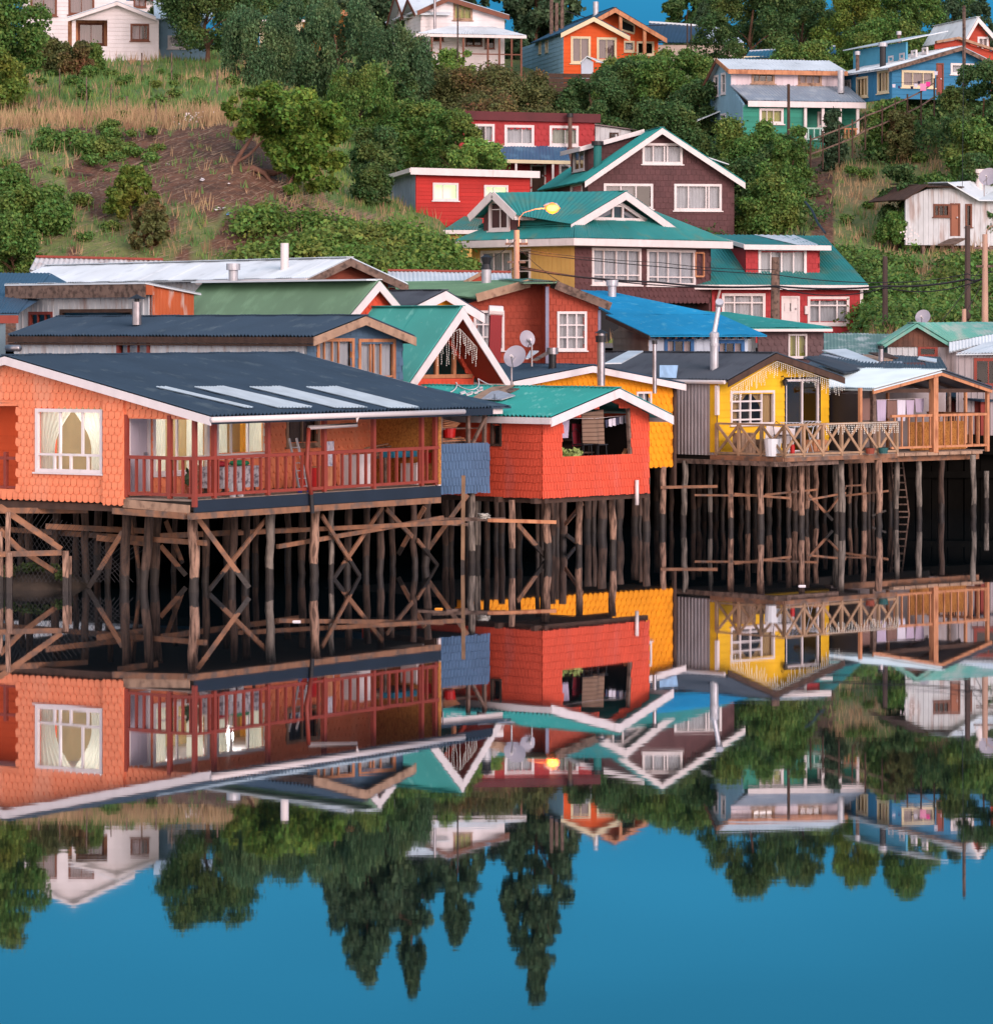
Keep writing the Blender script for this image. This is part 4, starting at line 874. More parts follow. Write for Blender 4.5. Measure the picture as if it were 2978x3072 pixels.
# ladder in the water
q = h.wl(*K(1350,150), 136)
h.finish(); H6 = h
p0 = wpt(*K(1345,180), 136); p1 = wpt(*K(1400,430), 136)
e_ = empty('wooden_ladder', (p0.x, 136, 0), 0, 'weathered ladder standing among pilings below the timber deck shed', 'ladder')
for dx in (-.22, .22):
    mb = MB(); mb.beam((dx+.35,0,-.6), (dx,.1,2.4), .05, .07); mb.build('rail', M_oldwood, e_)
for k in range(9): mb = MB(); z = .1+k*.27; mb.beam((-.24+.35*(1-z/2.4)*.8,0,z), (.24+.35*(1-z/2.4)*.8,0,z), .05, .05); mb.build('rung', M_oldwood, e_)
for i, (x0, x1, yt, yb, mi, lb) in enumerate(((1238,1292,1045,1165,1,'lilac t-shirt at the left of the timber shed washing line'),(1298,1352,1048,1150,3,'brown towel second from left on the timber shed line'),(1355,1402,1045,1165,0,'white patterned shirt in the middle of the timber shed line'),(1404,1452,1045,1130,1,'mauve cloth right of the white shirt on the timber shed line'),(1456,1508,1035,1115,1,'mauve shorts at the right end of the timber shed line'),(1130,1205,1035,1160,3,'brown blanket hanging left of the timber shed post'))):
    hang(H6, [F(x0,yt),F(x1,yt),F(x1-3,yb),F(x0+3,yb)], 'garment', M_cloths[mi], lb, 'laundry', .55, 'laundry on the timber shed line')
mb = MB(); p0, p1 = Vector(hw(H6, *H6.P(F(1210,1045), .55))), Vector(hw(H6, *H6.P(F(1515,1035), .55))); mb.tube([(0,0,0), tuple(p1-p0)], .008, 5)
o = mb.build('washing_line', M_white); o.location = p0; tag(o, 'washing line under the white tin roof of the timber shed', 'washing line')
# red wall at the right edge
h = House('stilt_house', 'oxide red stilt house cut off by the right edge of the photo', 2940, 141, 41, zb=1.5)
h.wall('f', 0, [(0,1.55),(4,1.55),(4,4.1),(0,4.1)], mat('oxide_red_wall', S(150,60,50), var=.15), 'board', tw=.2)
h.wall('L', 0, [(0,1.55),(4,1.55),(4,4.1),(0,4.1)], mat('oxide_red_wall', S(150,60,50)), 'plain')
mb = MB(); corr(mb, (-.3,-.3,4.15), (4.3,-.3,4.15), (-.3,4.2,4.5), (4.3,4.2,4.5)); h.part('roof', mb, M_navyroof)
h.bx('floor', 0, 4, .1, 4, 1.5, 1.6, M_under)
h.pile([(K,1862,1860,440,.12),(K,1895,1895,430,.12)], 1.5)
h.finish()
# ---------- objects on the salmon porch
h = H1
def place(b, a=-.6, z=2.49): return hw(h, a, b, z)
def pb(x, fn=G, a=-.6): return h.Sd(fn(x,200), a)[0]
# stepladder
e_ = empty('stepladder', place(pb(1685), -.55), h.th+math.pi/2, 'aluminium stepladder with blue feet leaning on the salmon porch', 'stepladder')
for dx in (-.2,.2):
    mb = MB(); mb.beam((dx,-.25,0),(dx*.8,.15,1.45),.03,.06); o = mb.build('side_rail', M_zinc, e_)
    mb = MB(); mb.box(dx-.04,dx+.04,-.29,-.21,0,.07); mb.build('foot', mat('blue_plastic', S(70,90,200)), o)
for k in range(6): mb = MB(); t = (k+.8)/7; mb.box(-.19,.19,-.25+.4*t-.03,-.25+.4*t+.03,1.45*t-.01,1.45*t+.01); mb.build('rung', M_zinc, e_)
def boxthing(name, label, cat, b, a, sx, sy, sz, m, z=2.49, extra=None, rot=0):
    mb = MB(); mb.box(-sx/2,sx/2,-sy/2,sy/2,.01,sz)
    if extra: extra(mb, sx, sy, sz)
    o = mb.build(name, m); o.location = place(b, a, z); o.rotation_euler = (0,0,h.th+math.pi/2+rot); return tag(o, label, cat)
wmx = lambda mb, sx, sy, sz: (mb.box(-sx/2-.01,sx/2+.01,-sy/2-.02,-sy/2+.01,sz-.02,sz+.03), mb.box(-sx/2+.05,sx/2-.05,-sy/2-.02,-sy/2,.1,sz*.4))
boxthing('washing_machine', 'white washing machine behind the porch rail', 'washing machine', pb(125,J,-1.0), -1.0, .6, .6, .9, M_white, extra=wmx)
boxthing('freezer', 'low white freezer at the far end of the salmon porch', 'freezer', pb(475,J,-.8), -.8, .8, .55, .6, M_white, extra=wmx)
boxthing('plastic_crate', 'red plastic crate behind the railing of the salmon porch', 'crate', pb(1755,G,-.8), -.8, .35, .35, .62, M_redplastic)
boxthing('cardboard_box', 'tan cardboard box beside the red crate on the porch', 'box', pb(1835,G,-.7), -.7, .5, .4, .65, M_newwood)
boxthing('floral_mattress', 'pale patterned mattress leaning against the porch wall', 'mattress', pb(1870,G,-1.2), -1.2, .5, .12, 1.3, mat('patterned_cloth', S(215,210,220), var=.3, scale=9, col2=S(110,120,170), amt=.4, scale2=12), rot=.2)
bucket(place(pb(1335,G,-.15), -.2, 2.49), 'water_container', 'left white water container by the porch rail', 'container', M_wirewhite, .1, .36)
bucket(place(pb(1380,G,-.15), -.2, 2.49), 'water_container', 'right white water container by the porch rail', 'container', M_wirewhite, .1, .36)
# table with patterned cloth
M_tcl = mat('patterned_tablecloth', S(190,184,190), rough=.9, var=.2, col2=S(110,100,110), amt=.45, scale2=9)
e_ = empty('porch_table', place(pb(1310,G,-1.0), -1.0), h.th+math.pi/2, 'wooden porch table under a patterned cloth', 'table')
for dx in (-.65,.65):
    for dy in (-.3,.3): mb = MB(); mb.box(dx-.03,dx+.03,dy-.03,dy+.03,0,.72); mb.build('leg', M_darkwood, e_)
mb = MB(); mb.box(-.75,.75,-.38,.38,.72,.75); mb.build('tabletop', M_darkwood, e_)
mb = MB(); mb.box(-.77,.77,-.4,.4,.755,.765); n = 40
for sgn in (-1,1):
    for i in range(n):
        x0, x1 = -.77+1.54*i/n, -.77+1.54*(i+1)/n; y0, y1 = (.4+.02*math.sin(i*.9))*sgn, (.4+.02*math.sin((i+1)*.9))*sgn
        mb.quad((x0,y0,.2),(x1,y1,.2),(x1,.4*sgn,.765),(x0,.4*sgn,.765))
    mb.quad((.77*sgn,-.4,.2),(.77*sgn,.4,.2),(.77*sgn,.4,.765),(.77*sgn,-.4,.765))
o = mb.build('tablecloth', M_tcl); o.location = e_.location; o.rotation_euler = e_.rotation_euler; tag(o, 'grey leaf-patterned cloth draped over the porch table', 'tablecloth')
M_green = mat('green_cushion', S(20,130,90)); M_maroon = mat('maroon_cloth', S(150,20,40))
for nm, lb, x, m_, dx in (('cushion','green cushion on the right of the porch table',1400,M_green,.4),('cushion','dark red and yellow cushion on the left of the porch table',1190,M_maroon,-.45)):
    mb = MB(); mb.tube([(0,0,0),(0,0,.05),(0,0,.12),(0,0,.15)], [.2,.28,.24,.05], 12); o = mb.build(nm, m_, smooth=True); c_, s_ = math.cos(h.th+math.pi/2), math.sin(h.th+math.pi/2)
    o.location = (e_.location.x+dx*c_, e_.location.y+dx*s_, 2.49+.767); tag(o, lb, 'cushion')
# plant in pot by the corner
e_ = empty('potted_plant', place(.35,-.35), 0, 'dark potted plant in a terracotta pot at the porch corner', 'plant')
mb = MB(); mb.tube([(0,0,0),(0,0,.3)], [.12,.17], 12); mb.build('pot', mat('terracotta', S(150,70,50)), e_)
mb = MB()
for i in range(90):
    v = Vector((random.uniform(-.16,.16), random.uniform(-.16,.16), random.uniform(.3,.85))); u_ = Vector((random.uniform(-.07,.07), random.uniform(-.05,.05), .03)); t_ = Vector((random.uniform(-.03,.03), .02, .05)); mb.quad(v-u_-t_, v+u_-t_, v+u_+t_, v-u_+t_)
mb.build('foliage', mat('pot_leaf', S(60,80,50), island=.3), e_)
# blue cart / plank pile at the far end
for i in range(6):
    mb = MB(); mb.beam((-.8+.05*i,-.1+.05*i,0), (.7,.1+.03*i,.02*i), .1, .03); o = mb.build('plank', M_barge_wood if i % 2 else M_oldwood); o.location = place(pb(330,J,-1.2), -1.2-.07*i, 3.3+.045*i); o.rotation_euler = (0,0,h.th+math.pi/2)
    tag(o, ['lowest plank piled before the strand-board wall','second plank of the pile before the strand-board wall','third plank of the pile before the strand-board wall','fourth plank of the pile before the strand-board wall','fifth plank of the pile before the strand-board wall','top plank of the pile before the strand-board wall'][i], 'plank', 'planks piled on the salmon porch')
e_ = empty('workbench', place(pb(330,J,-1.2), -1.2), h.th+math.pi/2, 'workbench carrying planks before the strand-board porch wall', 'workbench')
for dx in (-.7,.7):
    for dy in (-.3,.3): mb = MB(); mb.box(dx-.03,dx+.03,dy-.03,dy+.03,0,.76); mb.build('leg', M_oldwood, e_)
mb = MB(); mb.box(-.8,.8,-.35,.35,.76,.79); mb.build('tabletop', M_oldwood, e_)
mb = MB(); mb.box(-.55,.55,-.2,.2,0,.16); o = mb.build('tool_case', mat('teal_case', S(40,130,160))); o.location = place(pb(370,J,-.8), -.75, 3.29); o.rotation_euler = (0,0,h.th+math.pi/2); tag(o, 'teal case on the workbench of the salmon porch', 'case')
bucket(place(pb(530,J,-.4), -.35, 3.1), 'fuel_can', 'red can standing on the white freezer', 'can', M_redplastic, .12, .3)
# ---------- loose timbers in the water
p = wpt(*J(735,240), 105.8); mb = MB(); mb.beam((0,0,-1),(0.03,0,p.z), .11, .11); o = mb.build('mooring_post', M_pole if 0 else mat('squared_post', S(150,118,92), var=.25, scale=5, wet=.25, rough=.85)); o.location = (p.x, p.y, 0); tag(o, 'tall squared post standing in the water before the blue storage box', 'post')
X0 = wx(J(850,500)[0], 106.2); e_ = empty('floating_catwalk', (X0,106.2,1.0), 0, 'narrow board catwalk with knotted rope among pilings under the red boathouse', 'catwalk')
for p0, p1, y0, y1, w_, h_, m_ in ((J(480,512),J(700,500),106,106.1,.14,.08,M_oldwood),(J(560,490),J(980,490),106.3,106.6,.12,.1,M_oldwood),(J(880,495),J(1270,506),106.2,106.2,.12,.1,M_newwood),(J(640,515),J(765,520),105.9,106,.1,.08,M_oldwood)):
    a = wpt(*p0,y0)-Vector((X0,106.2,1)); b = wpt(*p1,y1)-Vector((X0,106.2,1)); mb = MB(); mb.beam(a,b,.16,h_); mb.build('board', m_, e_)
mb = MB(); c = wpt(*J(850,475),106)
pts = [(0.16*math.sin(i*1.9)+.002*i, .05*math.cos(i*2.3), .07*math.sin(i*1.3)) for i in range(40)]; mb.tube(pts, .02, 5); o = mb.build('rope_bundle', mat('dirty_rope', S(210,205,195), var=.3), smooth=True); o.location = (c.x,c.y,c.z+.02); tag(o, 'tangled pale rope bundle on the catwalk below the red boathouse', 'rope')
for u_, v_, lb in ((K(812,872)+('white float drifting below the yellow house deck',)),(G(1690,1075)+('small white float drifting before the salmon house pilings',)),(J(600,1003)+('orange tipped float drifting before the blue storage box',))):
    Y_ = FPX*CAMH/(v_-HOR); mb = MB(); mb.tube([(-.1,0,.0),(-.07,0,.0),(.07,0,.0),(.1,0,.01)], [.01,.025,.025,.01], 8); o = mb.build('float', mat('orange_float', S(240,150,40)) if 'orange' in lb else M_white); o.location = (wx(u_,Y_), Y_, .01); tag(o, lb, 'float')
# ================================================================ MIDDLE ROWS
M_ribwhite = mat('pale_ribbed_sheet', S(208,210,214), rough=.55, var=.14, scale=2, col2=S(176,160,156), amt=.4, scale2=2.5, stretch=(1,1,.2))
M_bluewall = sidem('slate_blue_wall', (84,112,138), island=.05)
M_greenroof = roofm('moss_green_roof', (96,132,104), (110,148,118), amt=.4)
M_brick = sidem('brick_red_shingle', (172,70,48), island=.08)
M_rust = mat('rusted_ribbed_sheet', S(190,96,56), rough=.8, var=.2, col2=S(206,180,170), amt=.38, scale2=2.5, stretch=(2,2,.4))
M_whitetin = roofm('white_tin', (222,230,236), (200,208,214), amt=.36, stretch=(1,1,1))
M_brownsh = sidem('dark_brown_shingle', (96,60,62), island=.12)
M_crimson = sidem('crimson_shingle', (178,52,56), island=.07)
M_crimboard = sidem('crimson_board', (196,44,38), island=.08)
M_ochre = sidem('ochre_board', (226,180,104), island=.03)
M_charroof = roofm('charcoal_roof', (74,80,90))
M_blueroof = roofm('bright_blue_roof', (26,152,204), (84,176,212), amt=.34, scale2=3)
M_planks = mat('grey_brown_planks', S(186,156,136), rough=.85, var=.3, island=.18)
M_ltblue = sidem('pale_grey_blue_wall', (196,206,222), island=.04)
M_oldteal = roofm('worn_teal_roof', (110,176,160), (170,186,176), amt=.44)
M_hillteal = roofm('hill_teal_roof', (48,136,134), (84,132,120), amt=.4, scale2=1.1)
M_bluefr = mat('blue_frame', S(44,96,150))
# dark-roofed long house, blue gable
h = House('house', 'long house with charcoal roof, pale ribbed side and slate blue gable behind the salmon house', 920, 109.2, 45, zb=2.4)
ob = -.5; Pk = h.F(E(182,562), ob); Lf = h.F(D(1785,680), ob); Rt = h.F(E(468,682), ob); aW = h.F(E(395,800))[0]
rz = lambda a: (slz(Lf, Pk, a) if a < Pk[0] else slz(Pk, Rt, a))-.1
L_ = h.Sd((42,1030))[0]; Lr = h.Sd((24,990), Lf[0])[0]; print('H7', Pk, Lf, Rt, aW, L_, Lr)
w = h.wall('f', 0, [(0,2.5),(aW,2.5),(aW,rz(aW)),(Pk[0],rz(Pk[0])),(0,rz(0))], M_bluewall, 'shake', .25, .22)
w.win(D(1808,700), E(110,930), v=(.2,.42,.6), fw=.1, frame=M_newwood, cur='full')
w.win(E(145,703), E(345,960), v=(.33,.42,.62), custom=((0,.2,1,.2),), fw=.1, frame=M_newwood, cur='full')
ws = h.wall('L', 0, [(0,2.5),(L_,2.5),(L_,rz(0)),(0,rz(0))], M_ribwhite, 'rib', tw=.3)
ws.win(D(675,690), D(850,800), v=(.36,.68), fw=.12, frame=M_redpaint, cur='full')
h.wall('R', aW, [(0,2.5),(L_,2.5),(L_,rz(aW)),(0,rz(aW))], M_bluewall)
h.roof_b(Lf, Pk, Rt, ob, Lr, M_navyroof, M_barge_wood, .24, eave=M_darkwood)
mb = MB(); mb.box(Lf[0]+.02, .0, ob, Lr, Lf[1]-.3, Lf[1]-.24); h.part('soffit', mb, M_darkwood)
b_ = h.Sd(D(780,580), Lf[0]*.5+Pk[0]*.4)[0]; a_ = Lf[0]*.55+Pk[0]*.45; b_, z_ = h.Sd(D(780,580), a_); o = h.chimney(a_, b_, z_-.2, h.Sd(D(790,485), a_)[1], .15, M_steel, M_black, 'cone'); h.finish()
# A-frame
h = House('house', 'steep teal-roofed A-frame with white bargeboards and glazed red gable', 1230, 112.8, 45, zb=2.4)
ob = 0; Pk = h.F(E(733,510)); Lf = h.F(E(425,955)); Rt = h.F(E(1003,935)); print('H8', Pk, Lf, Rt)
h.roof_b(Lf, Pk, Rt, 0, 10, M_teal, M_white, .34, pitch=.11)
wb_ = 1.3
Pg = h.F(E(723,640), wb_)
rz = lambda a: (slz(Lf, Pk, a) if a < Pk[0] else slz(Pk, Rt, a))-.12
a0, a1_ = Lf[0]+.3, Rt[0]-.3
w = h.wall('f', wb_, [(a0,2.5),(a1_,2.5),(a1_,rz(a1_)),(Pk[0],rz(Pk[0])),(a0,rz(a0))], M_brick if 0 else M_redshake, 'scallop', .2, .2)
g = [w.px(p) for p in (E(497,922), E(790,922), E(790,800))]
zt = lambda a: rz(a)-.25
hole = [(g[0][0],g[0][1]),(g[1][0],g[1][1]),(g[1][0],zt(g[1][0])),(Pk[0],zt(Pk[0])),(g[0][0]+.15,g[0][1]+.25)]
w.holes.append(hole)
mb = MB()
for x in (497,590,690,780):
    a_ = w.px(E(x,900))[0]; w.wb(mb, a_-.06, a_+.06, g[0][1], zt(a_), -.09, .02)
w.wb(mb, g[0][0], g[1][0], g[0][1], g[0][1]+.12, -.1, .03)
o = h.part('gable_window', mb, M_newwood)
mb = MB(); mb.poly([w.p3(p[0],p[1],-.05) for p in hole]); h.part('pane', mb, M_glass, o)
h.bx('inner_wall', a0+.3, a1_-.3, wb_+2.5, wb_+2.6, 2.5, 5.2, M_int)
mb = MB(); 
for e_ in (Lf, Rt):
    s_ = .1 if e_ is Lf else -.1
    mb.quad((e_[0]+s_,0.05,e_[1]-.1),(Pk[0],.05,Pk[1]-.22),(Pk[0],wb_,Pk[1]-.22),(e_[0]+s_,wb_,e_[1]-.1))
h.part('soffit', mb, M_brick)
icicles(h, (h.F(E(610,720))[0],.1,h.F(E(610,760))[1]+.3), (Pk[0],.1,Pk[1]-.7), 0, 8, .4, 1.0, 'icicle lights hanging inside the left slope of the A-frame gable', r=.008)
icicles(h, (Pk[0],.1,Pk[1]-.7), (h.F(E(830,745))[0],.1,h.F(E(830,745))[1]), 0, 11, .3, .8, 'icicle lights hanging inside the right slope of the A-frame gable', r=.008)
h.finish(); H8 = h
# green-roofed house
h = House('house', 'house with faded green ribbed roof and white bargeboards behind the charcoal roof', 1050, 116.5, 45, zb=2.4)
Pk = h.F(E(260,360), -.3); Lf = h.F(E(90,560), -.3); Rt = h.F(E(378,500), -.3)
k = 1.25; Lf = (Pk[0]+(Lf[0]-Pk[0])*k, Pk[1]+(Lf[1]-Pk[1])*k); Rt = (2*Pk[0]-Lf[0], Lf[1])
rz = lambda a: (slz(Lf, Pk, a) if a < Pk[0] else slz(Pk, Rt, a))-.12
Lr = h.Sd(D(1160,385), Pk[0])[0]; print('H9', Pk, Lf, Rt, Lr)
h.wall('f', 0, [(Lf[0]+.3,2.5),(Rt[0]-.3,2.5),(Rt[0]-.3,rz(Rt[0]-.3)),(Pk[0],rz(Pk[0])),(Lf[0]+.3,rz(Lf[0]+.3))], M_redshake, 'scallop', .22, .22)
h.wall('L', Lf[0]+.3, [(0,2.5),(Lr,2.5),(Lr,rz(Lf[0]+.3)),(0,rz(Lf[0]+.3))], M_ribwhite)
h.roof_b(Lf, Pk, Rt, -.3, Lr, M_greenroof, M_white, .3, pitch=.1, cap=M_whitetin)
mb = MB(); mb.beam((Pk[0]-.3,-.3,Pk[1]-.0),(Pk[0]-.3,Lr,Pk[1]-.0),.5,.05); h.part('ridge_flashing', mb, M_whitetin)
h.finish()
# rusty flat-roofed shed
h = House('shed', 'pale metal shed with deep wooden fascia and rust streaked end left of the green roof', 455, 120, 45, zb=2.4)
top0 = h.F(D(865,378)); t1 = h.F(D(1105,440)); w = h.wall('f', 0, [(0,2.5),(t1[0],2.5),(t1[0],t1[1]),(0,top0[1])], M_rust, 'rib', tw=.14)
lz = h.Sd(D(480,400))[1]; L_ = h.Sd(D(92,500))[0]; Lr = h.Sd(D(32,400), -.35)[0]; zt = h.Sd(D(780,372), -.35)[1]; zt2 = h.Sd(D(35,387), -.35)[1]; zb1 = h.Sd(D(780,428), -.35)[1]; print('H10', L_, Lr, zt, zt2)
ws = h.wall('L', 0, [(0,2.5),(L_,2.5),(L_,zt-.3),(0,zt-.3)], M_ribwhite, 'rib', tw=.28)
ws.win(D(350,535), D(760,600), v=(), fw=.12, frame=M_darkwood, cur='none'); ws.win(D(172,548), D(300,620), v=(.33,.66), fw=.1, frame=M_redpaint, cur='none')
h.bx('fascia', -.38, -.33, -.1, Lr, zt-.5, zt-.04, M_oldwood)
mb = MB(); corr(mb, (-.4,-.15,zt), (-.4,Lr,zt), (t1[0]+.2,-.15,t1[1]+.02), (t1[0]+.2,Lr,t1[1]+.02)); h.part('roof', mb, M_whitetin)
h.bx('fascia', -.33, .0, -.12, -.08, zt-.42, zt-.05, M_rust)
h.finish()
# far left blue roofs
h = House('house', 'house with faded blue roof cut off by the left edge of the photo', 40, 126, 45, zb=2.4)
zr = h.F(D(140,320))[1]; 
mb = MB(); p = [h.P(D(-200,440), 0), h.P(D(92,440), 2), h.P(D(-200,320), 3), h.P(D(280,325), 6)]
P0_, P1_ = Vector(wpt(*D(-160,550),121)), Vector(wpt(*D(105,550),121)); Q0_, Q1_ = Vector(wpt(*D(-60,318),131)), Vector(wpt(*D(290,322),131))
O_ = Vector((h.ox,h.oy,0)); 
def loc(h, p): r = p-Vector((h.ox,h.oy,0)); return Vector((r.x*h.c+r.y*h.s, -r.x*h.s+r.y*h.c, p.z))
corr(mb, loc(h,P0_), loc(h,P1_), loc(h,Q0_), loc(h,Q1_)); h.part('roof', mb, roofm('faded_blue_roof', (70,98,122)))
Q2_ = Vector(wpt(*D(380,372),128.5)); mb = MB(); mb.poly([loc(h,q) for q in (P1_, Q2_, Q1_)]); h.part('roof', mb, roofm('faded_blue_roof', (70,98,122)))
a = loc(h,P0_); b = loc(h,P1_); h.bm('fascia', a-Vector((0,0,.2)), b-Vector((0,0,.2)), .05, .26, M_redpaint)
mb = MB(); a2, b2 = a+Vector((.3,.3,-.3)), b+Vector((-.3,.3,-.3)); mb.quad((a2.x,a2.y,2.4),(b2.x,b2.y,2.4),b2,a2); h.part('wall', mb, sidem('grey_blue_wall', (120,140,152)))
h.finish()
# long white roof
h = House('house', 'long low building with white ribbed roof and timber gable at its right end', 1000, 123, 38, zb=3)
ob = -.6; Pk = h.F(E(95,232), ob); Rt = h.F(E(425,385), ob); Lf = h.F(D(1757,348), ob); 
rz = lambda a: (slz(Lf, Pk, a) if a < Pk[0] else slz(Pk, Rt, a))-.1
Lr = 19.; print('H12', Pk, Lf, Rt, h.Sd(D(190,265),Pk[0]))
a0 = Lf[0]+.4
h.wall('f', .0, [(a0,3),(Rt[0]-.4,3),(Rt[0]-.4,rz(Rt[0]-.4)),(Pk[0],rz(Pk[0])),(a0,rz(a0))], M_brick if 0 else sidem('russet_board', (150,72,50)), 'lap', th=.2)
h.wall('L', a0, [(0,3),(Lr,3),(Lr,rz(a0)),(0,rz(a0))], M_ribwhite, 'rib', tw=.3)
mbR = h.roof_b(None, Pk, Rt, ob, Lr, M_whitetin, M_oldwood, .24, pitch=.12)
bA = h.Sd(D(370,360), Lf[0])[0]; bB = h.Sd(D(190,265), Pk[0])[0]
mb = MB(); corr(mb, (Lf[0],ob,Lf[1]), (Lf[0],Lr,Lf[1]+.0), (Pk[0],ob,Pk[1]), (Pk[0],Lr,Pk[1]), .12); h.part('roof', mb, M_whitetin)
mb = MB(); e_ = Lf; kx = Vector((0,-.05,0)); p0 = Vector((Lf[0],ob-.03,Lf[1]-.16)); p1 = Vector((Pk[0],ob-.03,Pk[1]-.16)); mb.beam(p0, p1, .05, .24); h.part('bargeboard', mb, M_oldwood)
mb = MB(); mb.tube([(Lf[0]-.05,ob,Lf[1]-.1),(Lf[0]-.05,6,Lf[1]-.1)], .09, 8); h.part('gutter', mb, M_pvc)
b_, z_ = h.Sd(D(1622,305), Lf[0]*.5+Pk[0]*.5); h.chimney(Lf[0]*.5+Pk[0]*.5, b_, z_-.1, h.Sd(D(1622,150), Lf[0]*.5+Pk[0]*.5)[1], .14, M_pvc, None, 'none')
b_, z_ = h.Sd(D(1330,360), a0-.8); h.chimney(a0-.8, b_, z_-2, h.Sd(D(1330,300), a0-.8)[1], .16, M_zinc, M_zinc, 'drum')
h.post(Rt[0]-.3, -.1, 3, Rt[1]-.1, .16, M_redpaint)
h.finish()
# rusty ridge behind the white roof
h = House('shed', 'low rust-edged tin roof running behind the long white roof', 130, 150, 3, zb=4, cat='shed')
P = [h.P(D(205,228)), h.P(D(930,245))]; z0 = P[0][2]; mb = MB(); corr(mb, (P[0][0],0,z0), (P[1][0],0,P[1][2]), (P[0][0]-.2,-.9,z0-.55) , (P[1][0],-.9,P[1][2]-.5), .2, .03); h.part('roof', mb, M_ribwhite)
h.bm('ridge_cap', (P[0][0],0,z0+.02), (P[1][0],0,P[1][2]+.02), .3, .09, M_redpaint); h.bx('wall', P[0][0], P[1][0], -.5, 0, 4, z0-.8, M_rust)
# small gable, white barge, amber wall
h = House('house', 'small dark-roofed house with white bargeboards tucked behind the A-frame', 1275, 121, 42, zb=2.4)
Pk = h.F(E(638,418), -.3); Lf = h.F(E(465,505), -.3); Rt = h.F(E(858,552), -.3)
k = 1.35; Lf = (Pk[0]+(Lf[0]-Pk[0])*k, Pk[1]+(Lf[1]-Pk[1])*k)
rz = lambda a: (slz(Lf, Pk, a) if a < Pk[0] else slz(Pk, Rt, a))-.12
h.wall('f', 0, [(Lf[0]+.3,2.5),(Rt[0]-.4,2.5),(Rt[0]-.4,rz(Rt[0]-.4)),(Pk[0],rz(Pk[0])),(Lf[0]+.3,rz(Lf[0]+.3))], M_amber, 'scallop', .25, .25)
h.roof_b(Lf, Pk, Rt, -.3, 8, M_charroof, M_white, .28); h.finish()
# white tin sheds in the street row
h = House('shed', 'row of white tin shed roofs with a rusty ridge behind the green roof', 1165, 140, 2, zb=4, cat='shed')
a, z = h.F(E(310,308)); a2, z2 = h.F(E(1010,318)); zb2 = h.F(E(310,382))[1]
mb = MB(); corr(mb, (a,-2.5,zb2-.1), (a2,-2.5,zb2-.05), (a,0,z), (a2,0,z2), .16, .02); h.part('roof', mb, M_whitetin)
h.bm('ridge_cap', (a,0,z+.03), (a2,0,z2+.03), .3, .08, M_redpaint); h.bx('wall', a, a2, -2.2, 0, 4, zb2-.4, M_ribwhite)
P = h.P(E(845,322), -2.6); Q = h.P(E(745,375), -2.6); R_ = h.P(E(880,372), -2.6); mb = MB(); mb.poly([P, Q, R_]); h.part('gable', mb, M_brick)
h.bm('bargeboard', P, Q, .06, .14, M_barge_wood); h.bm('bargeboard', P, R_, .06, .14, M_barge_wood)
# green-roof brick-red house
h = House('house', 'brick red shingled house with tall white windows, green roof and a boxed red flue', 1640, 132, 8, zb=2.4)
zb_ = 2.5
pL = h.F(E(1215,398)); pR = h.F(E(1510,500)); aR = pR[0]; br0 = h.F(E(1268,388), -.35); br1 = h.F(E(1580,512), -.35)
w = h.wall('f', 0, [(0,zb_),(aR,zb_),(aR,slz(br0,br1,aR)-.15),(br0[0],br0[1]-.15),(0,pL[1])], M_brick, 'scallop' if 0 else 'shake', .22, .24)
w.win(E(1280,545), E(1438,757), v=(.33,.66), hz=(.33,.66), fw=.09, mw=.05)
h.bx('corner_board', -.05, .07, -.04, .05, zb_, pL[1], mat('grey_blue_trim', S(140,140,165)))
h.bx('corner_board', aR-.02, aR+.08, -.04, .05, zb_, pR[1]-.2, mat('grey_blue_trim', S(140,140,165)))
aL = h.F(E(862,600), 1.2)[0]; zl = h.F(E(865,470), 1.2)[1]; zr_ = h.F(E(1110,392), 1.2)[1]; am = h.F(E(1110,392), 1.2)[0]
w = h.wall('f', 1.2, [(aL-.6,zb_),(-.0,zb_),(-.0,zr_),(am,zr_),(aL-.6,zl-.15)], M_brick, 'shake', .22, .24)
w.win(E(805,540), E(968,757), v=(.3,.62), hz=(.33,.66), fw=.09, mw=.05)
h.wall('L', 0, [(0,zb_),(1.2,zb_),(1.2,zr_),(0,zr_)], M_brick, 'plain'); h.wall('R', aR, [(0,zb_),(6,zb_),(6,pR[1]-.2),(0,pR[1]-.2)], M_brick, 'plain')
l0 = h.P(E(815,462), .75); l1 = h.P(E(1118,378), .75); h.bm('bargeboard', l0, l1, .05, .3, M_barge_wood)
h.bm('bargeboard', (br0[0],-.35,br0[1]), (br1[0],-.35,br1[1]), .05, .3, M_oldwood); h.bm('parapet_cap', (l1[0],.7,l1[2]+.05), (br0[0],-.3,br0[1]+.1), .2, .1, M_oldwood)
mb = MB(); t0 = h.P(E(455,375), 6); t1 = h.P(E(1050,362), 6)
corr(mb, l0, (l0[0]-4.5,6,l0[2]+.6), (l1[0],.75,l1[2]+.12), (t1[0]+1.,7,l1[2]+.2)); h.part('roof', mb, M_greenroof)
mb = MB(); corr(mb, (br1[0],-.35,br1[1]+.12), (br1[0],6,br1[1]+.12), (br0[0],-.35,br0[1]+.14), (br0[0],6,br0[1]+.14)); h.part('roof', mb, M_greenroof)
mb = MB(); corr(mb, (-.9,-.35,br0[1]+.1), (br0[0],-.35,br0[1]+.12), (-.9,6,br0[1]+.3), (br0[0],6,br0[1]+.3)); h.part('roof', mb, M_greenroof)
q0 = h.F(E(912,740), -.8); q1 = h.F(E(925,560), -.8); mb = MB(); mb.beam((q0[0],-.8,q0[1]-1), (q1[0],-.8,q1[1]), .42, .38, up=(0,1,0)); o = h.part('flue_casing', mb, sidem('red_sheet', (150,44,48)))
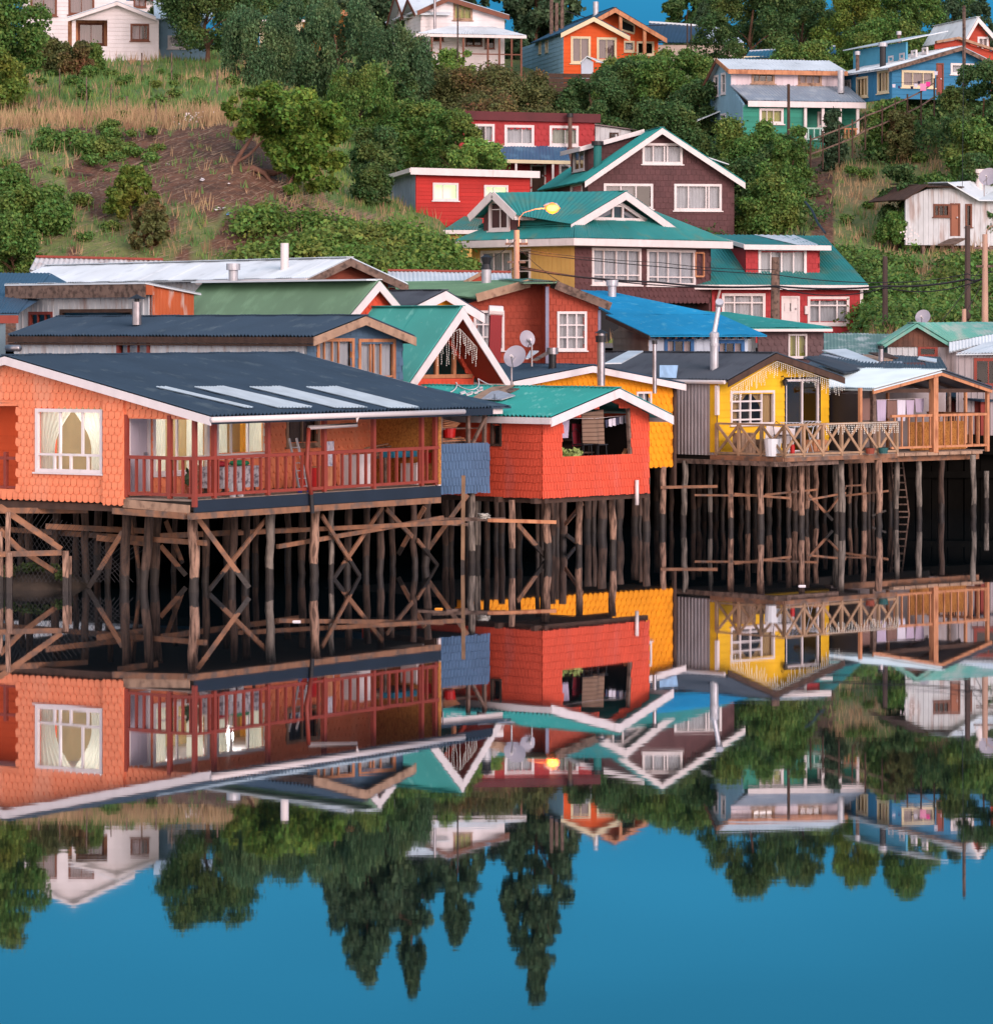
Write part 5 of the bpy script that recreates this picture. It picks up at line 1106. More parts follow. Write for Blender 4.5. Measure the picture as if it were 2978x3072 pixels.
mb = MB(); mb.tube([(q1[0]-.25,-.8,q1[1]+.15),(q1[0]+.25,-.8,q1[1]+.12)], .2, 12); h.part('flue_hood', mb, M_pvc, o)
aa_, zz_ = h.F(E(872,385), 4); o = h.chimney(aa_, 4, zz_-1, h.F(E(872,300), 4)[1], .18, M_zinc, M_black, 'none'); mb = MB(); zz2 = h.F(E(872,300), 4)[1]; mb.tube([(aa_,4,zz2),(aa_,4,zz2+.2),(aa_,4,zz2+.45),(aa_,4,zz2+.55)], [.2,.14,.22,.05], 12); h.part('chimney_cap', mb, M_black, o)
h.finish()
# bright blue roof
h = House('house', 'pale house with bright blue roof and weathered plank end', 1947, 136, 12, zb=2.4)
ef = h.F(E(1800,665), -.5); er = h.F(F(612,684), -.5); rl = h.F(E(1553,548), 2.6); rr = h.F(F(348,566), 2.6); zfr = (ef[1]+er[1])/2; zrd = (rl[1]+rr[1])/2; print('blue', ef, er, rl, rr)
w = h.wall('f', 0, [(ef[0]+.1,2.6),(er[0]-.6,2.6),(er[0]-.6,zfr-.0),(ef[0]+.1,zfr-.0)], M_ltblue, 'board', tw=.3)
w.win(F(33,698), F(188,830), v=(.33,.66), fw=.13, frame=M_bluefr, cur='pair', cm=M_curpink); w.win(F(328,710), F(475,830), v=(.33,.66), fw=.13, frame=M_bluefr, cur='pair', cm=M_curpink)
a0 = ef[0]+.1; w = h.wall('L', a0, [(0,2.6),(5.5,2.6),(5.5,zfr+.1),(2.6,zrd-.1),(0,zfr)], M_planks, 'lap', th=.28)
mb = MB(); corr(mb, (ef[0],-.5,zfr), (er[0],-.5,zfr), (rl[0],2.6,zrd), (rr[0],2.6,zrd)); h.part('roof', mb, M_blueroof)
mb = MB(); corr(mb, (rl[0]+.3,2.7,zrd), (rr[0],2.7,zrd), (h.F(E(1372,415),6)[0],7,h.F(E(1372,418),7)[1]), (h.F(E(1600,425),6)[0],7,h.F(E(1600,425),7)[1])); h.part('roof', mb, M_blueroof)
h.bm('bargeboard', (ef[0],-.5,zfr-.1), (rl[0],2.6,zrd-.1), .06, .14, M_darkwood)
mb = MB()
for i in range(12): a_ = ef[0]+.4+i*(er[0]-ef[0]-1)/11; mb.box(a_-.04,a_+.04,-.45,0,zfr-.14,zfr-.06)
h.part('rafter_ends', mb, M_darkwood)
a_, z_ = h.F(E(1588,430), 6); h.chimney(a_, 6, z_-.3, h.F(E(1588,390), 6)[1], .16, M_zinc, M_zinc, 'drum')
h.finish()
# teal sheet roof and brown scallop wall
h = House('house', 'brown scalloped house with teal sheet roof and yellow-curtained window', 2273, 144, 6, zb=2.4)
w0 = h.F(F(560,700)); w1 = h.F(F(935,700)); zt = h.F(F(700,645))[1]
w = h.wall('f', 0, [(w0[0],2.6),(w1[0],2.6),(w1[0],zt),(w0[0],zt)], sidem('brown_scallop', (108,82,84)), 'scallop', .26, .26)
w.win(F(737,672), F(836,800), v=(.42,.55), cur='full', cm=M_curyel)
p = [h.P(F(520,632), -.4), h.P(F(985,632), -.4), h.P(F(150,535), 5), h.P(F(380,545), 5)]
mb = MB(); corr(mb, p[0], p[1], p[2], p[3], .11); h.part('roof', mb, M_teal); h.bm('gutter', (p[0][0],-.42,p[0][2]-.1), (p[1][0],-.42,p[1][2]-.1), .1, .1, M_pvc)
h.wall('R', w1[0], [(0,2.6),(4,2.6),(4,zt),(0,zt)], M_brownsh); h.wall('f', .5, [(w0[0]-1.2,2.6),(w0[0],2.6),(w0[0],zt),(w0[0]-1.2,zt)], M_ribwhite, 'rib', tw=.3)
h.finish()
# mossy roof, rusty shed with teal roof
h = House('shed', 'low shed with mossy grey-teal roof beside the brown scalloped house', 2475, 146, 0, zb=2.4)
p = [h.P(F(935,790)), h.P(F(1380,830)), h.P(F(935,662), 5), h.P(F(1355,668), 5)]; mb = MB(); corr(mb, *p, .14); h.part('roof', mb, roofm('mossy_roof', (120,148,136), (190,196,190), amt=.42, scale2=1.5))
h.bx('wall', p[0][0], p[1][0], .3, .4, 2.4, p[0][2]-.1, M_ribwhite)
h = House('shed', 'tin shed with rusted plank gable and worn pale teal roof at the right', 2662, 146, -2, zb=2.4)
Pk = h.F(F(1467,605), -.3); Lf = h.F(F(1272,728), -.3); Rt = h.F(F(1650,715), -.3)
rz = lambda a: (slz(Lf, Pk, a) if a < Pk[0] else slz(Pk, Rt, a))-.1
a0 = h.F(F(1300,760))[0]; a1_ = h.F(F(1578,760))[0]; zs = h.F(F(1400,742))[1]
w = h.wall('f', 0, [(a0,2.5),(a1_,2.5),(a1_,zs),(a0,zs)], M_ribwhite, 'rib', tw=.24); w.win(F(1478,742), F(1578,795), fw=.12, frame=M_redpaint, cur='none')
h.wall('f', -.04, [(a0,zs),(Rt[0],zs),(Rt[0],rz(Rt[0])),(Pk[0],rz(Pk[0])),(a0,rz(a0))], mat('rust_plank', S(120,74,56), var=.3, island=.15, col2=S(90,60,50), amt=.45), 'board', tw=.2, name='gable')
w = h.wall('f', -.02, [(a1_,2.5),(Rt[0]+.9,2.5),(Rt[0]+.9,zs),(a1_,zs)], M_graysheet, 'rib', tw=.24)
h.roof_b(Lf, Pk, Rt, -.3, 3, M_oldteal, M_oldteal, .12)
p = [h.P(F(1650,712), -.35), h.P(F(2010,650), .5), h.P(F(1470,602), -.3), h.P(F(2000,598), 3)]; mb = MB(); corr(mb, *p, .14); h.part('roof', mb, M_oldteal)
p = [h.P(F(1650,770), -.9), h.P(F(1990,690), -.2), h.P(F(1650,715), -.4), h.P(F(1990,655), .3)]; mb = MB(); corr(mb, *p, .14); h.part('awning_roof', mb, M_whitetin)
h.finish()
h = House('shed', 'grey tin lean-to with an open door at the far right edge', 2868, 141, -6, zb=2.4)
p = [h.P(F(1690,780)), h.P(F(2060,775)), h.P(F(1690,775), 3), h.P(F(2060,690), 3)]; mb = MB(); corr(mb, p[0], p[1], h.P(F(1850,720), 3), h.P(F(2150,660), 3), .12); h.part('roof', mb, M_whitetin)
w0 = h.F(F(1690,800), .3); w1 = h.F(F(2020,800), .3); w = h.wall('f', .3, [(w0[0],2.5),(w1[0],2.5),(w1[0],w0[1]+.2),(w0[0],w0[1]+.2)], M_graysheet, 'rib', tw=.24)
w.win(F(1798,812), F(1950,960), v=(.5,), fw=.12, frame=M_redpaint, cur='none'); h.finish()
# satellite dishes
def dish(p, Y, r, label, base_p, group=None, tilt=.4, yaw=-.4, m=None):
    b = wpt(*base_p, Y); c = wpt(*p, Y)-b; e_ = empty('satellite_dish', b, 0, label, 'satellite dish')
    mb = MB(); n = 24; rings = []
    ax = Vector((math.sin(yaw)*math.cos(tilt), -math.cos(yaw)*math.cos(tilt), math.sin(tilt))); u_ = ax.cross(Vector((0,0,1))).normalized(); v_ = u_.cross(ax).normalized()
    for k in range(6):
        q = k/5; rings.append(len(mb.v))
        for j in range(n): t = 2*math.pi*j/n; mb.v.append(tuple(c+(u_*math.cos(t)+v_*math.sin(t))*r*q+ax*(.16*r*(q*q-1))))
    for a, bb in zip(rings, rings[1:]):
        for j in range(n): mb.f.append((a+j, a+(j+1)%n, bb+(j+1)%n, bb+j))
    mb.build('reflector', m or mat('dish_grey', S(176,170,182), rough=.5), e_, smooth=True)
    mb = MB(); back = c-ax*.2*r; mb.tube([(0,0,-.3), (0,0,back.z*.7), tuple(back)], .03, 8); mb.build('mast', M_steel, e_)
    mb = MB(); f = c+ax*r*.8-v_*r*.25; mb.tube([tuple(c-v_*r), tuple(f)], .015, 6); o = mb.build('arm', M_steel, e_)
    mb = MB(); mb.tube([tuple(f), tuple(f-ax*.14)], .04, 8); mb.build('receiver', M_white, o)
dish(E(1033,795), 112, .36, 'large grey satellite dish in front beside the A-frame bargeboard', E(1015,925))
dish(E(1105,695), 119, .28, 'smaller grey satellite dish before the brick red wall', E(1130,800), tilt=.2, yaw=.5)
dish(F(1500,570), 150, .32, 'pale satellite dish above the rusted teal-roofed shed', F(1500,650))
# loose pipes/chimneys standing on dark roofs
for (x0, y0, y1, Y, r, cap, lb, fn) in ((1525,860,660,122,.13,'cone','tall steel flue with dark cowl before the plank wall',E),(1830,905,705,123,.07,'ring','slim steel flue with dark cap beside the pale blue tin sheet',E),(1262,865,735,140,.1,'ring','steel flue rising from the junk-strewn roofs at the right',F)):
    p = wpt(*fn(x0,y0), Y); z1 = wpt(*fn(x0,y1), Y).z; e_ = empty('flue', (p.x,p.y,p.z-.6), 0, lb, 'flue'); H_ = z1-p.z+.6
    mb = MB(); mb.tube([(0,0,0),(0,0,H_)], r, 12); mb.build('pipe', M_steel, e_)
    mb = MB()
    if cap == 'cone': mb.tube([(0,0,H_-.32),(0,0,H_-.1)], r*1.4, 12); mb.tube([(0,0,H_-.02),(0,0,H_+.1)], [r*1.8,.02], 12)
    else: mb.tube([(0,0,H_-.12),(0,0,H_-.0)], r*1.3, 12)
    mb.build('cowl', M_black, e_)
# light strips on dark roofs + junk sheets
def loose(fn, pts, Y, name, label, cat, m, th=.04):
    """a loose sheet whose corners lie at their own depth"""
    q = [wpt(*fn(p[0], p[1]), p[2] if len(p) > 2 else Y) for p in pts]; c = sum(q, Vector())/len(q); loc_ = [v-c for v in q]; up_ = Vector((0,0,th)); mb = MB(); mb.poly([v+up_ for v in loc_]); mb.poly([v for v in loc_][::-1])
    for i in range(len(loc_)): j = (i+1) % len(loc_); mb.quad(loc_[i], loc_[j], loc_[j]+up_, loc_[i]+up_)
    o = mb.build(name, m); o.location = c; return tag(o, label, cat)
loose(E, [(1545,840,124.0),(1640,838,124.0),(1765,770,130),(1680,770,130)], 0, 'tin_sheet', 'pale tin strip crossing the charcoal roof beside the tall flue', 'tin sheet', M_whitetin)
loose(E, [(1095,812,124.0),(1110,812,124.0),(1170,770,131),(1120,768,131)], 0, 'tin_sheet', 'small pale tin strip right of the satellite dishes', 'tin sheet', M_whitetin)
loose(E, [(1130,822,123.6),(1160,822,123.6),(1270,760,128),(1240,758,128)], 0, 'board', 'weathered board lying on the charcoal roof', 'board', M_oldwood)
for i, (pts, m, lb) in enumerate((([(925,765),(1060,757),(1260,835),(1200,850)], M_whitetin, 'large pale tin sheet sloping on the junk roofs'),([(920,790),(960,790),(1250,860),(1200,862)], M_zinc, 'grey tin edge below the large sheet on the junk roofs'),([(1110,795),(1190,790),(1330,820),(1200,830)], M_barge_wood, 'brown plywood on the junk roofs'),([(1190,778),(1290,780),(1360,808),(1280,808)], M_darkwood, 'dark board near the top of the junk roofs'),([(1240,835),(1380,830),(1400,862),(1270,866)], M_zinc, 'grey tin sheet behind the steel flue'),([(1390,838),(1500,835),(1540,858),(1440,862)], mat('redbrown_tin', S(110,66,60)), 'red-brown tin sheet on the junk roofs'),([(1480,800),(1580,815),(1580,835),(1470,815)], M_whitetin, 'narrow pale sheet under the rusty gable'))):
    loose(F, [(p[0],p[1],138+ (865-p[1])*.05+i*.02) for p in pts], 0, 'scrap_sheet', lb, 'scrap', m)
h = House('shed', 'low junk-strewn roofs between the yellow house and the rusty shed', 2400, 136.5, 4, zb=2.4)
p = [h.P(F(800,868)), h.P(F(1640,868)), h.P(F(930,775), 6), h.P(F(1600,800), 6)]; mb = MB(); corr(mb, *p, .14); h.part('roof', mb, M_charroof); h.bx('wall', p[0][0], p[1][0], .3, .4, 2.4, p[0][2]-.1, M_graysheet)
p = [h.P(F(800,895), -3), h.P(F(1080,890), -3), h.P(F(820,798), 0), h.P(F(1030,830), 0)]
mb = MB(); corr(mb, h.P(F(1055,885),-4), h.P(F(1210,868),-.5), h.P(F(820,798),-1), h.P(F(900,795),1)); h.part('roof', mb, M_charroof)
# ================================================================ STREET ROW
h = House('house', 'big ochre and dark brown house with teal hipped roof behind the street lamp', 1723, 170, 42, zb=5.5)
zB = 5.6; fb = 3.0
zf = h.F(E(1375,160))[1]; aR = h.F(F(292,400))[0]; L_ = h.Sd(E(790,300))[0]; zlow = h.F(E(1700,488))[1]; print('ochre', zf, aR, L_, zlow)
w = h.wall('f', 0, [(0,zlow),(aR,zlow),(aR,zf),(0,zf)], M_brownsh, 'scallop', .3, .28)
w.win(E(1475,182), E(1747,383), v=(.24,.5,.74), custom=((.0,.25,1,.25),), fw=.13, mw=.06); 
w.win(E(1788,190), F(198,388), v=(.22,.44,.7), custom=((.0,.22,1,.22),), fw=.13, mw=.06)
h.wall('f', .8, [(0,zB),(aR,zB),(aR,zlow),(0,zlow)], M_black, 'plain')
ws = h.wall('L', 0, [(0,zB),(L_,zB),(L_,zf),(0,zf)], M_ochre, 'board', tw=.3)
ws.win(E(845,200), E(1015,385), v=(.3,.6), fw=.14); ws.win(E(1050,188), E(1122,370), hz=(.33,.66), fw=.13, cur='none')
h.wall('R', aR, [(0,zB),(L_,zB),(L_,zf),(0,zf)], M_brownsh, 'plain')
# open casement
s0, z1 = w.px(F(200,205)); s1, z0 = w.px(F(236,340)); mb = MB(); W_ = .04
for a_, b_ in (((s0,z0),(s1,z0)),((s0,z1),(s1,z1)),((s1,z0),(s1,z1)),((s0,z0),(s0,z1))): mb.beam((a_[0],-.06-(a_[0]-s0)*.3,a_[1]),(b_[0],-.06-(b_[0]-s0)*.3,b_[1]),.06,.08)
h.part('open_casement', mb, M_newwood)
ov = .7; ze = h.F(E(1375,125), -ov)[1]+.05
eL, eR, eF, eB = -ov, aR+ov, -ov, L_+ov
aR2 = aR/2; bm_ = L_/2; inset = 2.6; zh = ze+1.45
mb = MB()
# skirt roof: four trapezoids
i0 = (eL+inset, eF+inset); i1 = (eR-inset, eB-inset)
corr(mb, (eL,eF,ze),(eR,eF,ze),(i0[0],i0[1],zh),(i1[0],i0[1],zh),.16,.02); corr(mb, (eL,eB,ze),(eL,eF,ze),(i0[0],i1[1],zh),(i0[0],i0[1],zh),.16,.02)
corr(mb, (eR,eF,ze),(eR,eB,ze),(i1[0],i0[1],zh),(i1[0],i1[1],zh),.16,.02); corr(mb, (eR,eB,ze),(eL,eB,ze),(i1[0],i1[1],zh),(i0[0],i1[1],zh),.16,.02)
h.part('roof', mb, M_hillteal)
mb = MB(); mb.box(eL-.05,eR+.05,eF-.05,eF,ze-.35,ze-.02); mb.box(eL-.05,eL,eF,eB,ze-.35,ze-.02); mb.box(eR,eR+.05,eF,eB,ze-.35,ze-.02); h.part('fascia', mb, M_white)
mb = MB(); mb.box(eL,eR,eF,eB,ze-.36,ze-.352); h.part('soffit', mb, M_white)
# front gable
gb = eF+1.2
gP = h.F(B(1665,1088), gb); gL = h.F(B(1352,1275), gb); gR = h.F(C(95,1295), gb); print('gable', gP, gL, gR, ze, zh)
h.roof_b(gL, gP, gR, gb, 7, M_hillteal, M_white, .36, pitch=.16)
w = h.wall('f', gb+.5, [(gL[0]+.5,min(gL[1],gR[1])-.3),(gR[0]-.5,min(gL[1],gR[1])-.3),(gP[0],gP[1]-.4)], M_brownsh, 'scallop', .26, .26, name='gable_wall')
t = [w.px(B(1470,1245)), w.px(B(1778,1255)), w.px(B(1620,1150))]
w.holes.append(t)
mb = MB()
for a_, b_ in ((0,1),(1,2),(2,0)): mb.beam(w.p3(t[a_][0],t[a_][1],.02), w.p3(t[b_][0],t[b_][1],.02), .1, .16)
for x in (1592,1648): q = w.px(B(x,1200)); w.wb(mb, q[0]-.05, q[0]+.05, t[0][1], q[1]+.25, -.04, .03)
q = w.px(B(1620,1172)); w.wb(mb, w.px(B(1592,1200))[0], w.px(B(1648,1200))[0], q[1]-.05, q[1]+.05, -.045, .032)
o = h.part('gable_window', mb, M_white); mb = MB(); mb.poly([w.p3(p[0],p[1],-.04) for p in t]); h.part('pane', mb, M_gloss, o)
mb = MB()
for x0, x1 in ((1500,1590),(1650,1735)):
    q0 = w.px(B(x0,1235)); q1 = w.px(B(x1,1235)); top = w.px(B(1560 if x0 < 1600 else 1680,1185))
    mb.poly([w.p3(q0[0],q0[1]+.1,-.1), w.p3(q1[0],top[1]-.1,-.1), w.p3((q0[0]+q1[0])/2,top[1],-.1)] if 0 else [w.p3(q0[0],top[1]-.45 if x0<1600 else top[1],-.1), w.p3(q1[0],top[1] if x0<1600 else top[1]-.45,-.1), w.p3(q1[0],top[1]-.25 if x0<1600 else top[1]-.6,-.1), w.p3(q0[0],top[1]-.6 if x0<1600 else top[1]-.25,-.1)])
h.part('curtain', mb, M_cur, o)
# left gable: ridge running left over the ochre side; built as its own cross gable facing left-front
P1 = Vector(h.PS(B(905,1095), -.35))
gz = P1.z; pb_ = P1.y; pa_ = eL+.4; 
lf = Vector(h.PS(B(772,1232), -.35)); rt = Vector(h.PS(B(1032,1222), -.35)); print('lg', P1, lf, rt, gP)
def slab(h, pts, m, name='roof', th=.06, parent=None):
    mb = MB(); q = [Vector(p) for p in pts]; d = Vector((0,0,-th)); mb.poly(q); mb.poly([p+d for p in q][::-1])
    for i in range(len(q)): j = (i+1) % len(q); mb.quad(q[i], q[i]+d, q[j]+d, q[j])
    return h.part(name, mb, m, parent)
R2 = Vector((gP[0], 3.5, gP[1]-.05))
mb = MB(); corr(mb, rt, Vector((gL[0],gb,gL[1])), P1, Vector((gP[0],gb+.3,gP[1])), .16, .02); 
corr(mb, rt, Vector((R2.x,gb+1,rt.z)), P1, R2, .16, .02); corr(mb, lf, Vector((R2.x,R2.y+4,lf.z)), P1, R2, .16, .02); h.part('roof', mb, M_hillteal)
h.bm('bargeboard', P1+Vector((0,0,-.1)), lf+Vector((0,0,-.1)), .06, .36, M_white); h.bm('bargeboard', P1+Vector((0,0,-.1)), rt+Vector((0,0,-.1)), .06, .36, M_white)
h.bm('eave_board', rt+Vector((0,0,-.1)), rt+Vector((3.2,-.7,-.12)), .06, .3, M_white)
dl = loc(h, wpt(*B(846,1310), 179)); dr_ = loc(h, wpt(*B(1010,1318), 173.5)); bk = Vector((.7,0,0)); top = P1+Vector((.6,0,-.35))
mb = MB(); l0_ = lf+Vector((.7,0,-.1)); r0_ = rt+Vector((.7,0,-.1)); mb.poly([Vector((.1,lf.y-.55,ze+.3)), Vector((.1,rt.y+.3,ze+.3)), Vector((.1,rt.y+.3,rt.z)), Vector((.1,P1.y,P1.z-.3)), Vector((.1,lf.y-.55,lf.z))]); h.part('gable_wall', mb, M_brownsh)
wd = Wall(h, 'L', .02, [], M_white, 'plain', .2, .2); wd.win(B(892,1150), B(998,1305), v=(.45,), custom=((0,.72,1,.72),), fw=.14, cur='full', cm=M_curtan, hole=False, deep=0); 
mb = MB(); mb.tube([h.P(E(778,160),0), h.P(E(778,185),0), h.P(E(825,195),0), h.P(E(825,300),0)], .06, 8); 
h.bm('downpipe', (-.1,4,ze-.4), (-.1,4,zB), .1, .1, M_newwood if 0 else M_ochre)
h.finish()
h = House('house', 'ochre and teal-roofed annex left of the big ochre house', 1330, 188, 5, zb=6)
p0 = h.P(B(625,1310), 0); p1 = h.P(B(845,1310), 0); p2 = h.P(B(770,1215), 3.5); p3_ = h.P(B(850,1240), 3.5)
mb = MB(); corr(mb, p0, p1, p2, p3_, .16, .02); h.part('roof', mb, M_hillteal); h.bm('fascia', Vector(p0)-Vector((0,0,.1)), Vector(p1)-Vector((0,0,.1)), .05, .2, M_white)
h.wall('f', .4, [(p0[0]+.2,6),(p1[0]+2,6),(p1[0]+2,p0[2]-.05),(p0[0]+.2,p0[2]-.05)], M_ochre, 'board', tw=.3); h.finish()
# crimson dormer house
h = House('house', 'crimson shingled house with wide dormer, teal roof and white door', 2140, 176, 12, zb=5.5)
zB = 6.2; a0 = h.F(F(298,500))[0]; a1_ = h.F(F(1152,500))[0]; ze = h.F(F(300,385), -.5)[1]; ze2 = h.F(F(1200,395), -.5)[1]; zt = (ze+ze2)/2
w = h.wall('f', 0, [(a0,zB),(a1_,zB),(a1_,zt-.1),(a0,zt-.1)], M_crimson, 'shake', .28, .26)
w.win(F(360,442), F(596,600), v=(.28,.7), custom=((0,.7,1,.7),), fw=.13, mw=.07); w.win(F(848,460), F(1074,610), v=(.28,.72), custom=((0,.7,1,.7),), fw=.13, mw=.07)
o = w.door(F(697,455), F(795,640), M_white, M_white, glaz=(.15,.55,.8,.8))
h.bx('corner_board', a1_-.1, a1_+.05, -.05, .06, zB, zt, M_white); h.bx('meter_box', w.px(F(825,510))[0], w.px(F(847,510))[0], -.15, 0, w.px(F(830,555))[1], w.px(F(830,508))[1], M_white)
rb = 5.5; r0 = h.F(F(255,100), rb); r1 = h.F(F(935,112), rb); ee = h.F(F(1190,390), -.5)[0]; zr = (r0[1]+r1[1])/2; e0 = a0-1.5
mb = MB(); corr(mb, (e0,-.5,zt), (ee,-.5,zt), (e0,rb,zr), (r1[0],rb,zr), .16, .02); h.part('roof', mb, M_hillteal)
mb = MB(); corr(mb, (ee,-.5,zt), (ee,9,zt), (r1[0],rb,zr), (r1[0],rb+.5,zr), .16, .02); h.part('roof', mb, M_hillteal)
h.bm('fascia', (e0,-.53,zt-.1), (ee,-.53,zt-.1), .05, .22, M_white)
db = 1.0; d0 = h.F(F(490,330), db)[0]; d1 = h.F(F(912,330), db)[0]; dz0 = h.F(F(700,335), db)[1]; dz1 = h.F(F(700,180), db)[1]
w = h.wall('f', db, [(d0,dz0-.4),(d1,dz0-.4),(d1,dz1),(d0,dz1)], M_crimson, 'shake', .28, .26, name='dormer_wall')
w.win(F(568,185), F(831,330), v=(.25,.48,.74), fw=.13, mw=.07)
h.wall('L', d0, [(db,dz0-.5),(5.3,dz1-.2),(5.3,dz1+.15),(db,dz1)], M_crimson, 'plain', name='dormer_cheek'); h.wall('R', d1, [(db,dz0-.5),(5.3,dz1-.2),(5.3,dz1+.15),(db,dz1)], M_crimson, 'plain', name='dormer_cheek')
q = [h.P(F(482,160), db-.5), h.P(F(978,166), db-.5), h.P(F(272,100), 5.6), h.P(F(935,112), 5.6)]
mb = MB(); corr(mb, *q, .16, .02); o = h.part('dormer_roof', mb, M_hillteal)
h.bm('fascia', Vector(q[0])-Vector((0,0,.1)), Vector(q[1])-Vector((0,0,.1)), .05, .24, M_white); h.bm('fascia', Vector(q[0])-Vector((0,0,.06)), Vector(q[2])-Vector((0,0,.06)), .05, .2, M_white)
Q = [Vector(v) for v in q]; Z = Vector((0,0,.03)); mb = MB(); corr(mb, Q[0].lerp(Q[1],.62)+Z, Q[0].lerp(Q[1],.86)+Z, Q[2].lerp(Q[3],.4)+Z, Q[2].lerp(Q[3],.75)+Z, .16, .02, thick=0); h.part('white_roof_sheet', mb, M_whitetin)
mb = MB(); mb.tube([(a0+.3,-.45,zt-.15),(a0+.25,-.06,zt-.7),(a0+.1,-.06,zB)], .06, 8); h.part('downpipe', mb, M_pvc)
h.finish()
# brown gable house
h = House('house', 'dark brown shingled gable house with teal roof and small side dormer', 1763, 194, 10, zb=11)
zB = 11.2; ob = -.5; Pk = h.F(C(15,725), ob); Lf = h.F(B(1432,1030), ob); Rt = h.F(C(488,1038), ob); a1_ = h.F(C(425,1200))[0]; print('brown', Pk, Lf, Rt, a1_)
rz = lambda a: (slz(Lf, Pk, a) if a < Pk[0] else slz(Pk, Rt, a))-.14
w = h.wall('f', 0, [(0,zB),(a1_,zB),(a1_,rz(a1_)),(Pk[0],rz(Pk[0])),(0,rz(0))], M_brownsh, 'shake', .28, .3)
w.win(B(1765,820), C(125,930), v=(.26,.55,.63), fw=.13, mw=.07); w.win(B(1545,1050), B(1815,1185), v=(.34,.66), fw=.13, mw=.07, glass=M_gloss, cur='left'); w.win(C(88,1052), C(348,1195), v=(.29,.68,.74), fw=.13, mw=.07)
lp = 13; h.wall('L', 0, [(0,zB),(lp,zB),(lp,rz(0)),(0,rz(0))], M_brownsh, 'plain').win(B(1355,1060), B(1418,1110), fw=.1, cur='full')
h.roof_b(Lf, Pk, Rt, ob, lp, M_teal if 0 else roofm('hill_turquoise_roof', (40,150,146), (60,160,150), amt=.4), M_white, .3, pitch=.16)
nv = Vector((Lf[1]-Pk[1],0,-(Lf[0]-Pk[0]))).normalized()
q = on_plane(h, B(1405,980), Vector((Pk[0],ob,Pk[1])), nv); print('dormer', q)
if abs(q.y) < 20:
    pass
fa = q.x-.15; w = None
b0_, z0_ = h.Sd(B(1450,985), fa); b1_, _ = h.Sd(B(1355,985), fa); zt_ = h.Sd(B(1400,850), fa)[1]
w = h.wall('L', fa, [(b0_,z0_-.3),(b1_,z0_-.3),(b1_,zt_),(b0_,zt_)], M_brownsh, 'plain', name='dormer_wall'); w.win(B(1370,858), B(1430,962), v=(.5,), fw=.12, cur='full', cm=M_curtan)
h.wall('f', b0_, [(fa,z0_-.4),(Pk[0]-.4,Pk[1]-.5),(Pk[0]-.4,Pk[1]-.1),(fa,zt_)], M_brownsh, 'shake', .28, .3, name='dormer_cheek')
slab(h, [(fa-.5,b0_-.4,zt_-.05),(fa-.5,b1_+.4,zt_-.05),(Pk[0]-.2,b1_+.4,Pk[1]+.05),(Pk[0]-.2,b0_-.4,Pk[1]+.05)], M_whitetin, 'dormer_roof')
h.bm('fascia', (fa-.5,b0_-.42,zt_-.12), (Pk[0]-.2,b0_-.42,Pk[1]-.02), .05, .24, M_white); h.bm('fascia', (fa-.52,b0_-.4,zt_-.12), (fa-.52,b1_+.4,zt_-.12), .05, .24, M_white)
slab(h, [(Pk[0]+.5,6,Pk[1]-.1),(Pk[0]+5.2,6,Pk[1]-1.6),(Pk[0]+5.2,9,Pk[1]-1.6),(Pk[0]+.5,9,Pk[1]-.1)], M_whitetin, 'dormer_roof')
for x, yb, yt, bb in ((1505,950,825,None),(1372,830,775,None)):
    q = on_plane(h, B(x,yb), Vector((Pk[0],ob,Pk[1])), nv); zz = h.F(B(x,yt), q.y)[1]; h.chimney(q.x, q.y, q.z-.2, zz, .22, mat('teal_flue', S(40,120,116)), M_black, 'drum' if x == 1505 else 'cone')
h.finish()
# crimson shed with lit windows
h = House('shed', 'crimson boarded shed with two lit windows and a blue-grey metal side', 1247, 190, 22, zb=10)
zB = 11.0; zt = h.F(B(470,985))[1]; aR = h.F(B(1118,1100))[0]; zt2 = h.F(B(1118,1000))[1]; L_ = h.Sd(B(300,1100))[0]
M_litwall = emis('lit_window_wall', S(215,240,190,1), .55)
w = h.wall('f', 0, [(0,zB),(aR,zB),(aR,zt2),(0,zt)], M_crimboard, 'lap', th=.2)
for p0, p1 in ((B(570,1045), B(706,1138)), (B(862,1058), B(990,1150))): w.win(p0, p1, v=(.4,), fw=.12, mw=.06, cur='none', lit=M_litwall, deep=.3)
ws = h.wall('L', 0, [(0,zB),(L_,zB),(L_,h.Sd(B(300,1035))[1]),(0,zt)], mat('bluegrey_rib', S(140,158,178), var=.12), 'rib', tw=.24)
q = [h.P(B(462,958),-.4), h.P(B(1120,978),-.4)]; zq = (q[0][2]+q[1][2])/2
mb = MB(); corr(mb, (-.45,-.4,q[0][2]+.02), (aR+.4,-.4,q[1][2]+.02), (-.45,L_+.3,h.Sd(B(300,1035))[1]+.2), (aR+.4,L_+.3,h.Sd(B(300,1035))[1]+.1), .16); h.part('roof', mb, M_whitetin)
h.bm('fascia', (-.45,-.42,q[0][2]-.14), (aR+.4,-.42,q[1][2]-.14), .05, .36, M_white); h.bm('fascia', (-.47,-.4,q[0][2]-.1), (-.47,L_+.3,h.Sd(B(300,1035))[1]+.08), .05, .22, M_white)
h.finish()
